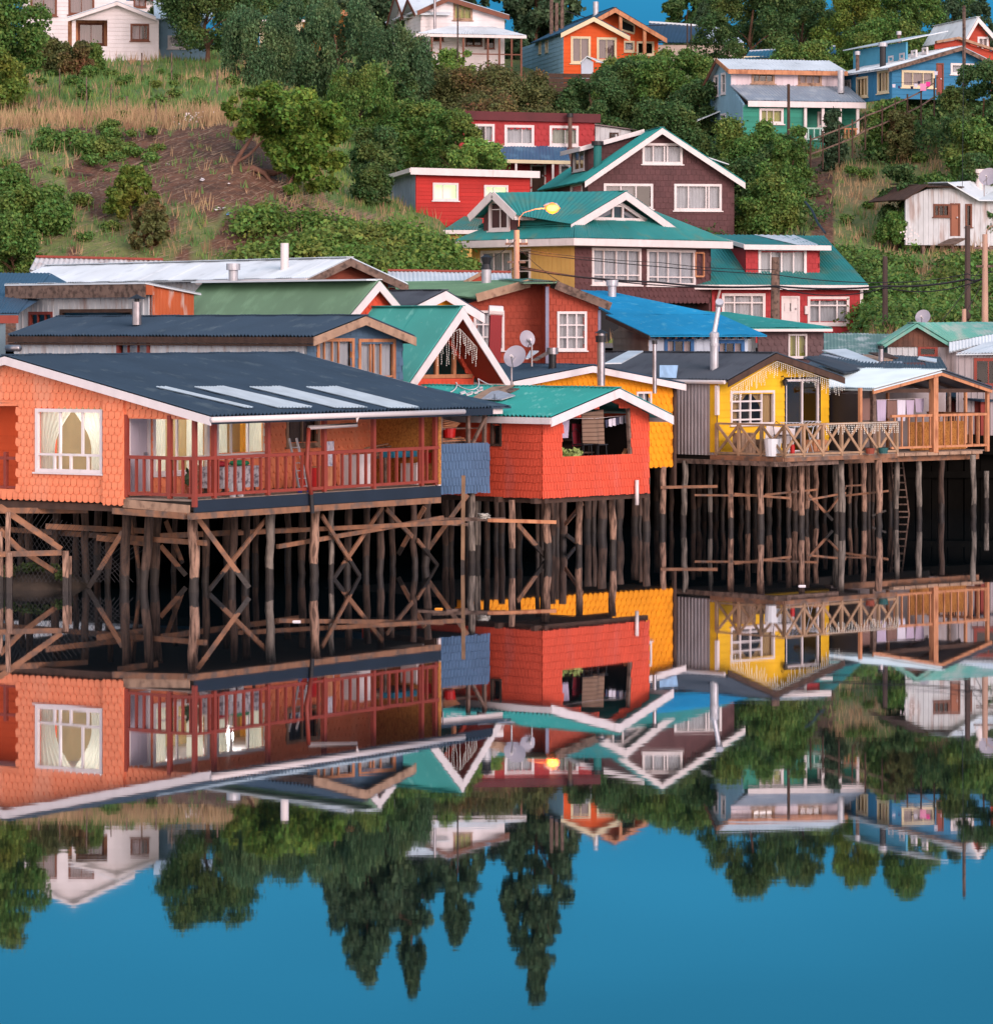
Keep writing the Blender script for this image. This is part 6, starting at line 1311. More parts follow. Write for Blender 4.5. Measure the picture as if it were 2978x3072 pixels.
# two-storey red house
h = House('house', 'two-storey red scalloped house with maroon cornice, three white windows and blue porch roof', 1395, 208, 12, zb=13)
zB = 13.5; a0 = h.F(B(716,700))[0]; a1_ = h.F(B(1488,760))[0]; zt = h.F(B(716,640))[1]; zt2 = h.F(B(1508,660))[1]
w = h.wall('f', 0, [(a0,zB),(a1_,zB),(a1_,zt2-.1),(a0,zt-.1)], M_crimson, 'scallop', .34, .34)
w.win(B(810,710), B(912,812), v=(.55,), fw=.14, cur='gap'); w.win(B(980,716), B(1137,824), v=(.6,), fw=.15); w.win(B(1236,720), B(1390,826), v=(.55,), fw=.15, cm=M_curcream)
o = w.door(B(1125,940), B(1207,1100), M_darkwood, M_white); w.win(B(1290,940), B(1345,1010), fw=.12)
h.wall('R', a1_, [(0,zB),(6,zB),(6,zt2-.2),(0,zt2-.2)], M_crimson, 'plain')
mb = MB(); zz = h.F(B(716,655))[1]; mb.beam((a0-.2,-.12,zt-.15),(a1_+.3,-.12,zt2-.15),.24,.5); h.part('cornice', mb, mat('maroon_fascia', S(96,34,40), var=.25))
slab(h, [(a0-.2,-.2,zt+.1),(a1_+.3,-.2,zt2+.1),(a1_+.3,6.3,zt2-.4),(a0-.2,6.3,zt-.4)], M_zinc)
q = [h.P(B(900,905),-1.6), h.P(B(1350,915),-1.6), h.P(B(920,828),0), h.P(B(1330,832),0)]
mb = MB(); corr(mb, *q, .2, .02); h.part('porch_roof', mb, roofm('steel_blue_roof', (66,104,138), (90,130,158), amt=.4)); h.bm('fascia', Vector(q[0])-Vector((0,0,.1)), Vector(q[1])-Vector((0,0,.1)), .05, .2, M_cream)
for x in (1040,1250): a_ = h.F(B(x,1000),-1.5)[0]; h.post(a_, -1.5, zB, q[0][2]-.1, .12, M_white)
a_, z_ = h.F(B(1348,838), -.6); h.chimney(a_, -.6, z_-1.0, h.F(B(1345,665), -.6)[1], .12, mat('brown_flue', S(110,80,70)), M_black, 'drum')
h.finish()
h = House('shed', 'small white annex right of the two-storey red house', 1785, 213, 12, zb=14)
p0 = h.F(B(1490,712)); p1 = h.F(B(1695,745)); w = h.wall('f', 0, [(0,14),(p1[0],14),(p1[0],p1[1]),(0,p0[1])], M_ribwhite, 'board', tw=.3); w.win(B(1575,757), B(1620,785), fw=.08, frame=M_darkwood, cur='none')
slab(h, [(-.1,-.2,p0[1]+.08),(p1[0]+.3,-.2,p1[1]+.08),(p1[0]+.3,3,p1[1]+.08),(-.1,3,p0[1]+.08)], mat('dull_grey_roof', S(130,115,115))); h.finish()
# ================================================================ HILL-TOP HOUSES
M_whitelap = sidem('white_lap', (238,228,230), island=.03)
M_orangelap = sidem('bright_orange_lap', (232,92,30), island=.04)
M_bluelap = sidem('hill_blue_lap', (142,182,204), island=.04)
# orange + blue
h = House('house', 'bright orange gabled hill house with pale blue side and dark blue roof', 1690, 256, 12, zb=24)
zB = 24.; ob = -.5; Pk = h.F(B(1483,92), ob); Lf = h.F(B(1295,185), ob); Rt = h.F(B(1690,203), ob); a1_ = h.F(B(1655,300))[0]
rz = lambda a: (slz(Lf, Pk, a) if a < Pk[0] else slz(Pk, Rt, a))-.14
w = h.wall('f', 0, [(0,zB),(a1_,zB),(a1_,rz(a1_)),(Pk[0],rz(Pk[0])),(0,rz(0))], M_orangelap, 'lap', th=.3)
w.win(B(1357,210), B(1460,355), v=(.5,), fw=.16, frame=M_cream, cm=M_curpink, glass=M_gloss); w.win(B(1505,216), B(1608,345), v=(.5,), fw=.16, frame=M_cream, cm=M_curpink, glass=M_gloss)
L_ = h.Sd(B(1075,300))[0]; print('orange', L_, Pk, Lf, Rt); L_ = min(L_, 22)
w = h.wall('L', 0, [(0,zB),(L_,zB),(L_,rz(0)),(0,rz(0))], M_bluelap, 'lap', th=.3); w.win(B(1210,230), B(1224,292), fw=.1, frame=M_cream, cur='none'); w.win(B(1172,240), B(1184,300), fw=.1, frame=M_cream, cur='none')
h.roof_b(Lf, Pk, Rt, ob, 9, roofm('hill_navy_roof', (44,82,108)), M_cream, .3, pitch=.2)
# big rear volume, ridge higher
b2 = 3.2; P2 = h.F(B(1605,40), b2-1.2); R2 = h.F(B(1900,215), b2-1.2); L2 = (2*P2[0]-R2[0], R2[1]); 
rz2 = lambda a: (slz(L2, P2, a) if a < P2[0] else slz(P2, R2, a))-.16
a2 = h.F(B(1850,280), b2)[0]
h.roof_b(L2, P2, R2, b2-1.2, L_+1, roofm('hill_navy_roof', (44,82,108)), M_newwood, .32, pitch=.2)
w = h.wall('f', b2, [(a1_,zB),(a2,zB),(a2,rz2(a2)),(P2[0],rz2(P2[0])),(Pk[0]-1,rz2(Pk[0]-1)),(Pk[0]-1,Pk[1]-.5),(a1_,Pk[1]-.5)], M_orangelap, 'lap', th=.3)
w.win(B(1655,235), B(1712,290), fw=.14, frame=M_cream, cur='full'); w.win(B(1730,238), B(1822,310), v=(.5,), fw=.14, frame=M_cream, cur='none', glass=M_gloss)
t = [w.px(B(1628,165)), w.px(B(1712,190)), w.px(B(1712,142)), w.px(B(1628,100))]
mb = MB(); mb.poly([w.p3(p[0],p[1],.04) for p in t]); o = h.part('gable_window', mb, mat('dark_glass', (.02,.025,.03), rough=.1, var=0))
mb = MB()
for i in range(4): mb.beam(w.p3(*t[i],.05), w.p3(*t[(i+1)%4],.05), .08, .14)
h.part('gable_window_frame', mb, M_cream, o)
for x in (1772,1635): a_ = h.F(B(x,250), b2-1)[0]; h.post(a_, b2-1, zB, rz2(a_)-.05, .22, M_newwood)
a_, z_ = h.F(B(1495,60), 6); h.chimney(a_, 6, z_-1, h.F(B(1495,8), 6)[1], .2, M_zinc, M_black, 'none'); h.finish()
h = House('shed', 'tiny tin-roofed shed in front of the orange hill house', 1758, 250, 15, zb=23)
Pk = h.F(B(1440,318)); Lf = h.F(B(1405,350)); Rt = h.F(B(1540,330), 0); z0 = 23
h.wall('f', 0, [(Lf[0]+.1,z0),(h.F(B(1480,360))[0],z0),(h.F(B(1480,360))[0],Lf[1]),(Pk[0],Pk[1]-.1),(Lf[0]+.1,Lf[1])], M_ltblue)
slab(h, [(Pk[0],-.2,Pk[1]),(Pk[0]+.9,-.2,Lf[1]),(Rt[0]+.9,2,Lf[1]),(Rt[0],2,Pk[1])], M_whitetin); slab(h, [(Lf[0]-.05,-.2,Lf[1]-.05),(Pk[0],-.2,Pk[1]),(Pk[0]+1,2,Pk[1]),(Lf[0]+1,2,Lf[1]-.05)], M_whitetin); h.finish()
h = House('retaining_wall', 'dark stacked timber retaining wall below the orange hill house', 1640, 246, 8, zb=20, cat='wall')
p0, p1 = h.F(B(1225,400)), h.F(B(1565,405)); mb = MB()
for k in range(6): mb.box(p0[0], p1[0], -.1+random.uniform(-.03,.03), .1, p0[1]-.2-k*.32-.28, p0[1]-.2-k*.32)
h.part('planks', mb, M_darkwood)
h.bx('post', p1[0]-.2, p1[0]+.05, -.2, .1, p0[1]-2.4, p0[1]-.05, M_darkwood)
# white gabled hill house
h = House('house', 'white boarded hill house with two dormer gables and a tin-roofed wrap-around veranda', 1262, 256, 14, zb=22)
zB = 23; Pk = h.F(B(655,-22), -.4); Rt = h.F(B(1003,85), -.4); Lf = h.F(B(478,58), -.4); a1_ = h.F(B(975,150))[0]
rz = lambda a: (slz(Lf, Pk, a) if a < Pk[0] else slz(Pk, Rt, a))-.15
w = h.wall('f', 0, [(0,zB),(a1_,zB),(a1_,rz(a1_)),(Pk[0],rz(Pk[0])),(0,rz(0))], M_whitelap, 'lap', th=.25)
w.win(B(687,20), B(787,110), v=(.33,.6), fw=.14, frame=M_barge_wood, cm=M_curyel)
L_ = h.Sd(B(330,100))[0]; print('white', L_, Pk, Lf, Rt); L_ = min(max(L_, 6), 22)
h.wall('L', 0, [(0,zB),(L_,zB),(L_,rz(0)),(0,rz(0))], M_whitelap, 'lap', th=.25)
h.roof_b(Lf, Pk, Rt, -.4, L_+.5, M_whitetin, M_brownframe, .3, pitch=.2)
for (x0, x1, xp, yp, ye) in ((330,412,360,-30,90),(405,480,440,-8,70)):
    b0_, _ = h.Sd(B(x1,60), -.25); b1_, _ = h.Sd(B(x0,60), -.25); bp, zp = h.Sd(B(xp,yp), -.25); _, ze_ = h.Sd(B(x1,ye), -.25)
    ww = h.wall('L', .05, [(b0_,rz(0)-.6),(b1_,rz(0)-.6),(b1_,ze_),((b0_+b1_)/2,zp-.2),(b0_,ze_)], M_whitelap, 'lap', th=.25, name='dormer_wall', thick=.06)
    ww.win(B((x0+x1)/2-14,ye-55), B((x0+x1)/2+14,ye+25), v=(.5,), fw=.1, frame=M_brownframe, hole=False, deep=0)
    bm2 = (b0_+b1_)/2
    for q_ in (b0_-.3, b1_+.3): slab(h, [(-.5,q_,ze_-.1),(-.5,bm2,zp),(3,bm2,zp),(2,q_,ze_-.1)], M_whitetin, 'dormer_roof'); h.bm('bargeboard', (-.52,q_,ze_-.2), (-.52,bm2,zp-.1), .05, .24, M_brownframe)
ve = h.F(B(1100,200), -2.2); v0 = h.F(B(470,190), -2.2); vt = h.F(B(740,122), .0); 
mb = MB(); corr(mb, (v0[0],-2.2,ve[1]), (ve[0],-2.2,ve[1]), (vt[0]-1,0.02,vt[1]-.3), (vt[0]+2.2,0.02,vt[1]-.3), .2, .02); corr(mb, (ve[0],-2.2,ve[1]), (ve[0],5,ve[1]), (a1_+.05,.0,vt[1]-.6), (a1_+.05,5,vt[1]-.6), .2, .02); h.part('veranda_roof', mb, M_whitetin)
h.bm('fascia', (v0[0],-2.22,ve[1]-.12), (ve[0],-2.22,ve[1]-.12), .05, .2, M_white)
for x in (480,500,560,610,740,880,945,1015,1070): a_ = h.F(B(x,240), -2.1)[0]; h.post(a_, -2.1, zB, ve[1]-.1, .12, M_brownframe)
mb = MB(); mb.beam((h.F(B(500,290),-2.1)[0],-2.1,h.F(B(500,300),-2.1)[1]),(ve[0]-.3,-2.1,h.F(B(500,300),-2.1)[1]),.08,.08); h.part('handrail', mb, M_brownframe)
w.win(B(570,195), B(625,230), v=(.5,), frame=M_brownframe, cur='none'); w.win(B(755,205), B(845,260), v=(.5,), frame=M_brownframe, cur='none'); w.win(B(865,205), B(915,275), frame=M_brownframe, cur='none')
a_, z_ = h.F(B(578,60), -.8); h.chimney(a_, -.8, ve[1]+.4, h.F(B(582,-10), -.8)[1], .1, M_steel, None, 'none'); h.finish()
# left white houses
h = House('house', 'white gabled cottage with recessed porch on the left hill', 215, 226, 6, zb=21)
zB = 22; Pk = h.F(A(668,5), -.4); Lf = h.F(A(385,98), -.4); Rt = h.F(A(888,92), -.4); a1_ = h.F(A(905,200))[0]
rz = lambda a: (slz(Lf, Pk, a) if a < Pk[0] else slz(Pk, Rt, a))-.12
w = h.wall('f', 0, [(h.F(A(410,200))[0],zB),(a1_,zB),(a1_,min(rz(a1_),Rt[1])),(Pk[0],rz(Pk[0])),(h.F(A(410,200))[0],rz(h.F(A(410,200))[0]))], M_whitelap, 'lap', th=.25)
s0, s1, z0, z1 = w.opening(A(432,112), A(612,262)); h.wall('f', 1.3, [(s0-.5,zB),(s1+.5,zB),(s1+.5,z1+.3),(s0-.5,z1+.3)], M_newwood, 'lap', th=.2).win(A(450,133), A(588,250), v=(.5,), fw=.12, frame=M_brownframe, cm=M_curpink, glass=M_gloss)
w.win(A(748,138), A(845,228), v=(.5,.8), fw=.12, frame=M_brownframe, cm=M_curpink, cur='left')
h.roof_b(Lf, Pk, Rt, -.4, 7, M_whitetin, M_white, .2, pitch=.2); h.bx('recess_side', s1, s1+.06, .12, 1.3, z0, z1, M_brownframe)
h.wall('L', h.F(A(410,200))[0], [(0,zB),(7,zB),(7,rz(0)-.3),(0,rz(0)-.3)], M_whitelap); h.finish()
h = House('house', 'pale blue boarded wing right of the white hill cottage', 477, 228, 6, zb=20)
p1 = h.F(A(1120,300)); zt = h.F(A(910,105))[1]; w = h.wall('f', 0, [(0,21),(p1[0]+.6,21),(p1[0]+.6,zt),(0,zt)], sidem('pale_blue_board', (150,184,208)), 'board', tw=.28)
w.win(A(960,205), A(1062,272), v=(.5,), fw=.12); slab(h, [(-.3,-.4,zt),(p1[0]+1,-.4,zt),(p1[0]+1,4,zt+1.5),(-.3,4,zt+1.5)], M_whitetin); h.finish()
h = House('house', 'taller white house behind the cottage at the top left', 70, 240, 4, zb=22)
w = h.wall('f', 0, [(h.F(A(130,50))[0],23),(h.F(A(720,50))[0],23),(h.F(A(720,50))[0],h.F(A(400,-60))[1]),(h.F(A(130,50))[0],h.F(A(400,-60))[1])], M_whitelap, 'lap', th=.25)
w.win(A(178,-60), A(320,85), v=(.5,), fw=.14, frame=M_brownframe, cm=M_curpink, glass=M_gloss); w.win(A(395,-60), A(533,78), v=(.5,), fw=.14, frame=M_brownframe, cm=M_curyel if 0 else M_curpink, glass=M_gloss)
zt = h.F(A(400,-60))[1]; a0, a1_ = h.F(A(100,0))[0], h.F(A(740,0))[0]
Pm = ((a0+a1_)/2, zt+1.9); h.roof_b((a0-.3,zt), Pm, (a1_+.3,zt), -.4, 7, M_whitetin, M_white, .2, pitch=.2); h.wall('f', .02, [(a0+.3,zt),(a1_-.3,zt),(Pm[0],Pm[1]-.1)], M_whitelap, 'lap', th=.25, name='gable'); h.finish()
h = House('house', 'pink-white house with dark red bargeboard behind the left cottage', 430, 250, 4, zb=24)
a0, z0 = h.F(A(880,0)); a1_, z1 = h.F(A(985,42)); zt = h.F(A(880,-15))[1]; w = h.wall('f', 0, [(a0-3.5,24),(a1_-.1,24),(a1_-.1,z1-.1),(a0-1,zt),(a0-3.5,zt-.6)], M_whitelap, 'lap', th=.25)
w.win(A(765,-10), A(830,38), v=(.5,), fw=.1, frame=M_brownframe, cm=M_curpink); mb = MB(); corr(mb, (a1_+.1,-.4,z1), (a1_+.1,6,z1), (a0-1,-.4,zt+.25), (a0-1,6,zt+.25), .2); h.part('roof', mb, M_whitetin)
h.bm('bargeboard', (a1_+.1,-.42,z1-.05), (a0-1,-.42,zt+.2), .05, .22, mat('maroon_fascia', S(96,34,40))); h.finish()
# construction-wood house
h = House('unfinished_house', 'unfinished timber-framed house with strand-board gable at the top', 860, 270, -4, zb=26)
p0, p1 = h.F(A(1580,60)), h.F(A(1890,80)); zt = h.F(A(1740,-15))[1]; w = h.wall('f', 0, [(p0[0],26),(p1[0]+1,26),(p1[0]+1,p0[1]),((p0[0]+p1[0])/2,zt),(p0[0],p0[1])], M_osb)
mb = MB(); zq = h.F(A(1700,8))[1]
for k in range(9): a_ = p0[0]+1.2+k*(p1[0]-p0[0]-1)/9; mb.box(a_-.06,a_+.06,-.1,-.0,zq-.9,zq+.3)
mb.box(p0[0]+1,p1[0],-.12,0,zq+.0,zq+.12); mb.box(p0[0]+1,p1[0],-.12,0,zq-.5,zq-.38); h.part('studs', mb, M_newwood)
h.roof_b((p0[0]-1.2,p0[1]-.4), ((p0[0]+p1[0])/2,zt+.2), (p1[0]+1.6,p0[1]-.4), -.8, 8, M_newwood, M_newwood, .25, pitch=.4); h.finish()
h = House('house', 'low cream house with teal roof half hidden by willows on the hill', 775, 258, 2, zb=23)
p0, p1 = h.F(A(1480,108)), h.F(A(1740,125)); q0, q1 = h.F(A(1470,52), 5), h.F(A(1730,50), 5); p2 = h.F(A(1810,80))
mb = MB(); corr(mb, (p0[0],0,p0[1]), (p1[0],0,p0[1]), (q0[0],5,q0[1]), (q1[0],5,q0[1]), .2); corr(mb, (p1[0],0,p0[1]), (p2[0]+1.5,6,p0[1]), (q1[0],5,q0[1]), (q1[0]+.1,5.2,q0[1]), .2); h.part('roof', mb, M_hillteal); h.bm('gutter', (p0[0],-.05,p0[1]-.1), (p1[0],-.05,p0[1]-.1), .1, .15, M_white)
h.wall('f', .4, [(p0[0],23),(p1[0]-.2,23),(p1[0]-.2,p0[1]-.1),(p0[0],p0[1]-.1)], M_cream, 'lap', th=.3); h.finish()
# white / blue house right
h = House('house', 'two-storey pale blue and white house with grey tin porch roof and green veranda', 2192, 215, 14, zb=15)
zB = 16.5; zt = h.F(C(405,395))[1]; aR = h.F(C(1045,450))[0]; zmid = h.F(C(600,500))[1]; L_ = h.Sd(C(312,500))[0]; print('whiteblue', L_, aR)
L_ = min(max(L_,4),9)
w = h.wall('f', 0, [(0,zB),(aR,zB),(aR,zt),(0,zt)], sidem('white_board', (232,214,220)), 'board', tw=.35)
w.win(C(528,415), C(650,470), v=(.33,.66), fw=.14, frame=M_barge_wood, cur='none', glass=M_gloss); w.win(C(793,422), C(918,480), v=(.33,.66), fw=.14, frame=M_barge_wood, cm=M_curpink)
rb = L_*.45; zrg = h.F(C(600,338), rb)[1]; 
ws = h.wall('L', 0, [(0,zB),(L_,zB),(L_,zt-.5),(rb,zrg-.15),(0,zt)], M_bluelap, 'board', tw=.3)
for p0, p1 in ((C(312,435), C(336,540)), (C(354,420), C(376,528)), (C(352,652), C(378,735))): ws.win(p0, p1, hz=(.5,), fw=.12, cm=M_cur)
a0 = h.F(C(390,390), -.5)[0]; a1_ = h.F(C(1072,400), -.5)[0]; zef = h.F(C(700,398), -.5)[1]
mb = MB(); corr(mb, (a0,-.5,zef), (a1_,-.5,zef), (a0,rb,zrg), (a1_-.3,rb,zrg), .2, .02); corr(mb, (a0,L_+.4,zef-.6), (a1_,L_+.4,zef-.6), (a0,rb,zrg), (a1_-.3,rb,zrg), .2, .02); h.part('roof', mb, M_whitetin)
h.bm('fascia', (a0,-.52,zef-.14), (a1_,-.52,zef-.14), .05, .26, M_newwood); h.bm('bargeboard', (a0,-.5,zef-.1), (a0,rb,zrg-.1), .05, .24, M_newwood); h.bm('bargeboard', (a0,L_+.4,zef-.7), (a0,rb,zrg-.1), .05, .24, M_brownframe)
pb_ = -2.6; e0 = h.F(C(503,575), pb_); e1 = h.F(C(1175,575), pb_); zpe = (e0[1]+e1[1])/2; zpt = h.F(C(700,485), 0)[1]
mb = MB(); corr(mb, (e0[0],pb_,zpe), (e1[0],pb_,zpe), (-.1,-.02,zpt), (aR+.3,-.02,zpt), .2, .02); h.part('porch_roof', mb, roofm('grey_tin', (150,162,176), (176,184,192), amt=.4))
h.bm('fascia', (e0[0],pb_-.03,zpe-.2), (e1[0],pb_-.03,zpe-.2), .05, .34, M_white)
pw = h.wall('L', .0, [(pb_+.3,zB),(0,zB),(0,zpt-.1),(pb_+.3,zpe-.2)], M_bluelap, 'board', tw=.3, name='porch_side')
M_greenlap = sidem('sea_green_lap', (50,142,122)); gw = h.wall('f', pb_+.3, [(0,zB),(h.F(C(828,640), pb_+.3)[0],zB),(h.F(C(828,640), pb_+.3)[0],zpe-.25),(0,zpe-.25)], M_greenlap, 'lap', th=.3)
gw.win(C(573,620), C(700,700), v=(.3,.6), fw=.14, cm=M_curyel)
gw2 = h.wall('f', -1.0, [(h.F(C(828,640), -1)[0],zB),(aR+.6,zB),(aR+.6,zpe+.1),(h.F(C(828,640), -1)[0],zpe+.1)], M_greenlap, 'lap', th=.3); gw2.win(C(903,640), C(985,720), v=(.4,), fw=.12, cm=M_curpink)
for x in (830,930,1028,1128): a_ = h.F(C(x,680), pb_+.15)[0]; h.post(a_, pb_+.15, zB, zpe-.2, .16, M_white)
zr0 = h.F(C(870,730), pb_+.1)[1]; zr1 = h.F(C(870,800), pb_+.1)[1]; h.railing((h.F(C(830,760),pb_+.1)[0],pb_+.1), (h.F(C(930,760),pb_+.1)[0],pb_+.1), zr1, zr0, .3, mat('green_white_rail', S(190,225,215)), .1); h.railing((h.F(C(1045,740),pb_+.1)[0],pb_+.1), (h.F(C(1128,740),pb_+.1)[0],pb_+.1), zr1, zr0, .22, M_newwood, .12)
h.bx('deck', h.F(C(828,640),pb_)[0], aR+.8, pb_, -1, zr1-.5, zr1-.1, sidem('sea_green_lap', (50,142,122)))
a_, z_ = h.F(C(1033,520), -1.2); h.chimney(a_, -1.2, z_-.1, h.F(C(1033,400), -1.2)[1], .2, M_zinc, M_zinc, 'none'); 
slab(h, [(-.0,L_*.5,zB+3.3),(-1.7,L_*.5,zB+2.6),(-1.7,L_,zB+2.6),(-.0,L_,zB+3.3)], M_whitetin, 'lean_to_roof')
h.finish()
# blue house right
h = House('house', 'vivid blue boarded hill house with clerestory and long tin eaves at the right', 2675, 212, 20, zb=18)
zB = 20.2; ob = -.5
Pk = h.F(C(1722,262), ob); Rt = h.F(C(1890,345), ob); Lf = (h.F(C(1320,382), ob)[0]-.2, h.F(C(1320,385), ob)[1])
rz = lambda a: (slz(Lf, Pk, a) if a < Pk[0] else slz(Pk, Rt, a))-.12
a1_ = h.F(C(1885,400))[0]
M_vivblue = sidem('vivid_blue_lap', (52,128,172), island=.06)
w = h.wall('f', 0, [(0,zB),(a1_,zB),(a1_,rz(a1_)),(Pk[0],rz(Pk[0])),(0,rz(0))], M_vivblue, 'lap', th=.26)
w.win(C(1383,403), C(1562,495), v=(.33,.66), fw=.14, frame=M_cream, cm=M_curpink, glass=M_gloss); w.win(C(1662,363), C(1785,420), v=(.5,), fw=.13)
w.door(C(1578,360), C(1616,545), M_redpaint, M_brownframe)
L_ = h.Sd(C(1048,500))[0]; print('bluehouse', L_); L_ = min(max(L_,6),24)
ws = h.wall('L', 0, [(0,zB),(L_,zB),(L_,rz(0)),(0,rz(0))], M_vivblue, 'board', tw=.35)
ws.win(C(1245,410), C(1306,520), v=(.33,.66), fw=.13, frame=M_cream, cm=M_curtan); ws.win(C(1125,445), C(1187,545), v=(.33,.66), fw=.13, frame=M_cream, cm=M_curtan); ws.win(C(1048,462), C(1090,540), v=(.5,), fw=.13)
h.roof_b(Lf, Pk, Rt, ob, L_+.5, M_whitetin, M_oldwood, .2, pitch=.2)
cw_a = Lf[0]+(Pk[0]-Lf[0])*.45; ws2 = h.wall('L', cw_a, [(1.5,rz(cw_a)-.2),(8.6,rz(cw_a)-.2),(8.6,rz(cw_a)+1.2),(1.5,rz(cw_a)+1.2)], sidem('light_blue_lap', (90,170,200)), 'plain', name='clerestory')
for x in (1320,1383,1450,1512): ws2.win(C(x-12,322-(x-1320)*.25), C(x+12,348-(x-1320)*.25), fw=.1, cur='none', hole=False, deep=0)
slab(h, [(cw_a-.5,1,rz(cw_a)+1.25),(cw_a-.5,9,rz(cw_a)+1.25),(cw_a+2.5,9,rz(cw_a)+1.9),(cw_a+2.5,1,rz(cw_a)+1.9)], M_whitetin, 'clerestory_roof')
for x, yb, yt in ((1272,380,262),(1128,405,310),(1364,275,195)):
    nv = Vector((Lf[1]-Pk[1],0,-(Lf[0]-Pk[0]))).normalized(); q = on_plane(h, C(x,yb), Vector((Pk[0],ob,Pk[1])), nv); zz = h.F(C(x,yt), q.y)[1]; h.chimney(q.x, q.y, q.z-.3, zz, .18 if x == 1272 else .11, M_black if x == 1272 else M_oldwood, M_zinc, 'drum')
h.finish(); HB = h
# line of washing beside the blue house
cols_ = [S(230,120,180),S(40,40,60),S(230,60,150),S(220,215,230),S(60,60,110),S(240,150,190),S(200,30,110)]
for i, (x, y, sz, ci, lb) in enumerate(((1335,478,16,3,'small white garment leftmost on the hill washing line'),(1365,488,12,4,'small blue garment near the left of the hill washing line'),(1438,490,14,1,'dark garment left of centre on the hill washing line'),(1460,475,18,3,'white garment in the middle of the hill washing line'),(1478,460,14,1,'dark garment right of centre on the hill washing line'),(1502,475,34,5,'large pink towel on the hill washing line'),(1530,465,22,2,'magenta garment right of the pink towel'),(1575,405,18,3,'white garment hanging by the blue house door'))):
    Y_ = 207; p = wpt(*C(x,y), Y_); s_ = sz/1.9/FPX*Y_; mb = MB(); mb.box(-s_/2,s_/2,-.02,.02,-s_*1.2,0); mb.box(-s_*.6,s_*.6,-.015,.015,-s_*.35,-.01)
    o = mb.build('garment', mat('wash_%d' % ci, cols_[ci], rough=.9)); o.location = p; tag(o, lb, 'laundry', 'washing on the hill line')
p0, p1 = wpt(*C(1330,470),207), wpt(*C(1590,440),207); mb = MB(); mb.tube([(0,0,0), tuple((p1-p0)/2+Vector((0,0,-.15))), tuple(p1-p0)], .012, 5); o = mb.build('washing_line', M_black); o.location = p0; tag(o, 'sagging washing line in front of the vivid blue hill house', 'washing line')
# white shed right
h = House('shed', 'white ribbed metal shed with brown door on the right slope', 2716, 193, 20, zb=10)
zB = 11.3; a0 = 0; zt = h.F(C(1420,1125))[1]
Lp = h.F(C(1530,1060))
w = h.wall('f', 0, [(-.0,zB),(h.F(C(1820,1200))[0],zB),(h.F(C(1820,1200))[0],h.F(C(1820,1125))[1]),(h.F(C(1655,1070))[0],h.F(C(1655,1070))[1]),(h.F(C(1530,1075))[0],h.F(C(1530,1075))[1]),(0,zt-.05)], M_ribwhite, 'rib', tw=.3)
w.win(C(1563,1165), C(1648,1232), v=(.33,.66), fw=.1, frame=M_brownframe, cur='none'); w.door(C(1658,1160), C(1710,1345), mat('tan_door', S(160,100,76)), M_brownframe, panels=False); w.win(C(1745,1165), C(1775,1290), fw=.1, frame=M_brownframe, cur='none')
w2 = h.wall('f', .05, [(h.F(C(1820,1200))[0],zB),(h.F(C(1820,1200))[0]+5,zB),(h.F(C(1820,1200))[0]+5,h.F(C(1820,1135))[1]),(h.F(C(1820,1200))[0],h.F(C(1820,1135))[1])], M_ribwhite, 'rib', tw=.3)
aP, zP = h.F(C(1640,1045), -.4); aE, zE = h.F(C(1395,1135), -.4); aQ, zQ = h.F(C(1530,1048), -.4)
mb = MB(); corr(mb, (aE,-.4,zE), (aE,4,zE), (aQ,-.4,zQ), (aQ,4,zQ), .2); corr(mb, (aP-1.2,-.4,zQ-.1), (aP+1,-.4,zQ-.1), (aP-1.2,4,zQ+.2), (aP+1,4,zQ+.2), .2); h.part('roof', mb, M_darkwood)
e1 = h.F(C(1820,1140), -.5); mb = MB(); corr(mb, (e1[0],-.5,e1[1]), (e1[0]+6,-.5,e1[1]), (aP,0,zP+.15), (aP+5,4,zP+.6), .2); slab(h, [(aP,-.45,zP+.1),(e1[0],-.5,e1[1]+.02),(e1[0]+6,-.5,e1[1]+.02),(e1[0]+5,4,zP+.7),(aP,4,zP+.2)], M_whitetin)
a_, z_ = h.F(C(1822,1095), .8); h.chimney(a_, .8, z_-.2, h.F(C(1818,985), .8)[1], .2, M_pvc, M_pvc, 'drum')
mb = MB()
for k in range(8): a_ = h.F(C(1500+k*55,1350))[0]; mb.box(a_-.08,a_+.08,-.1,.1,9,zB)
h.part('stilt', mb, M_oldwood)
h.bm('step_plank', h.P(C(1630,1395),-1.2), h.P(C(1700,1360),-.2), .9, .08, M_oldwood); h.finish()
dish(C(1872,1005), 190, .5, 'grey satellite dish on the roof of the white ribbed hill shed', C(1850,1085))
# red house far right + dark blue roof far
h = House('house', 'orange-red hill house with white tin roof at the top right corner', 2935, 232, 15, zb=20)
Pk = h.F(C(1815,95), -.4); Lf = h.F(C(1745,215), -.4); Rt = (2*Pk[0]-Lf[0]+.5, Lf[1]); zB = 20
M_brickred = sidem('red_orange_lap', (190,70,48)); w = h.wall('f', 0, [(Lf[0]+.4,zB),(Rt[0]-.4,zB),(Rt[0]-.4,Rt[1]),(Pk[0],Pk[1]-.2),(Lf[0]+.4,Lf[1])], M_brickred, 'lap', th=.25); w.win(C(1815,212), C(1870,265), v=(.5,), fw=.13, cm=M_curpink)
h.roof_b(Lf, Pk, Rt, -.4, 7, M_whitetin, M_white, .3, pitch=.2); 
q0, q1, q2 = h.P(C(1575,238),-3), h.P(C(1700,215),-3), h.P(C(1960,300),-3); zz = 19
w = h.wall('f', -2.8, [(q0[0],zz),(q2[0],zz),(q2[0],q2[2]-.2),(q1[0],q1[2]-.1),(q0[0],q0[2]-.1)], M_brickred, 'lap', th=.25)
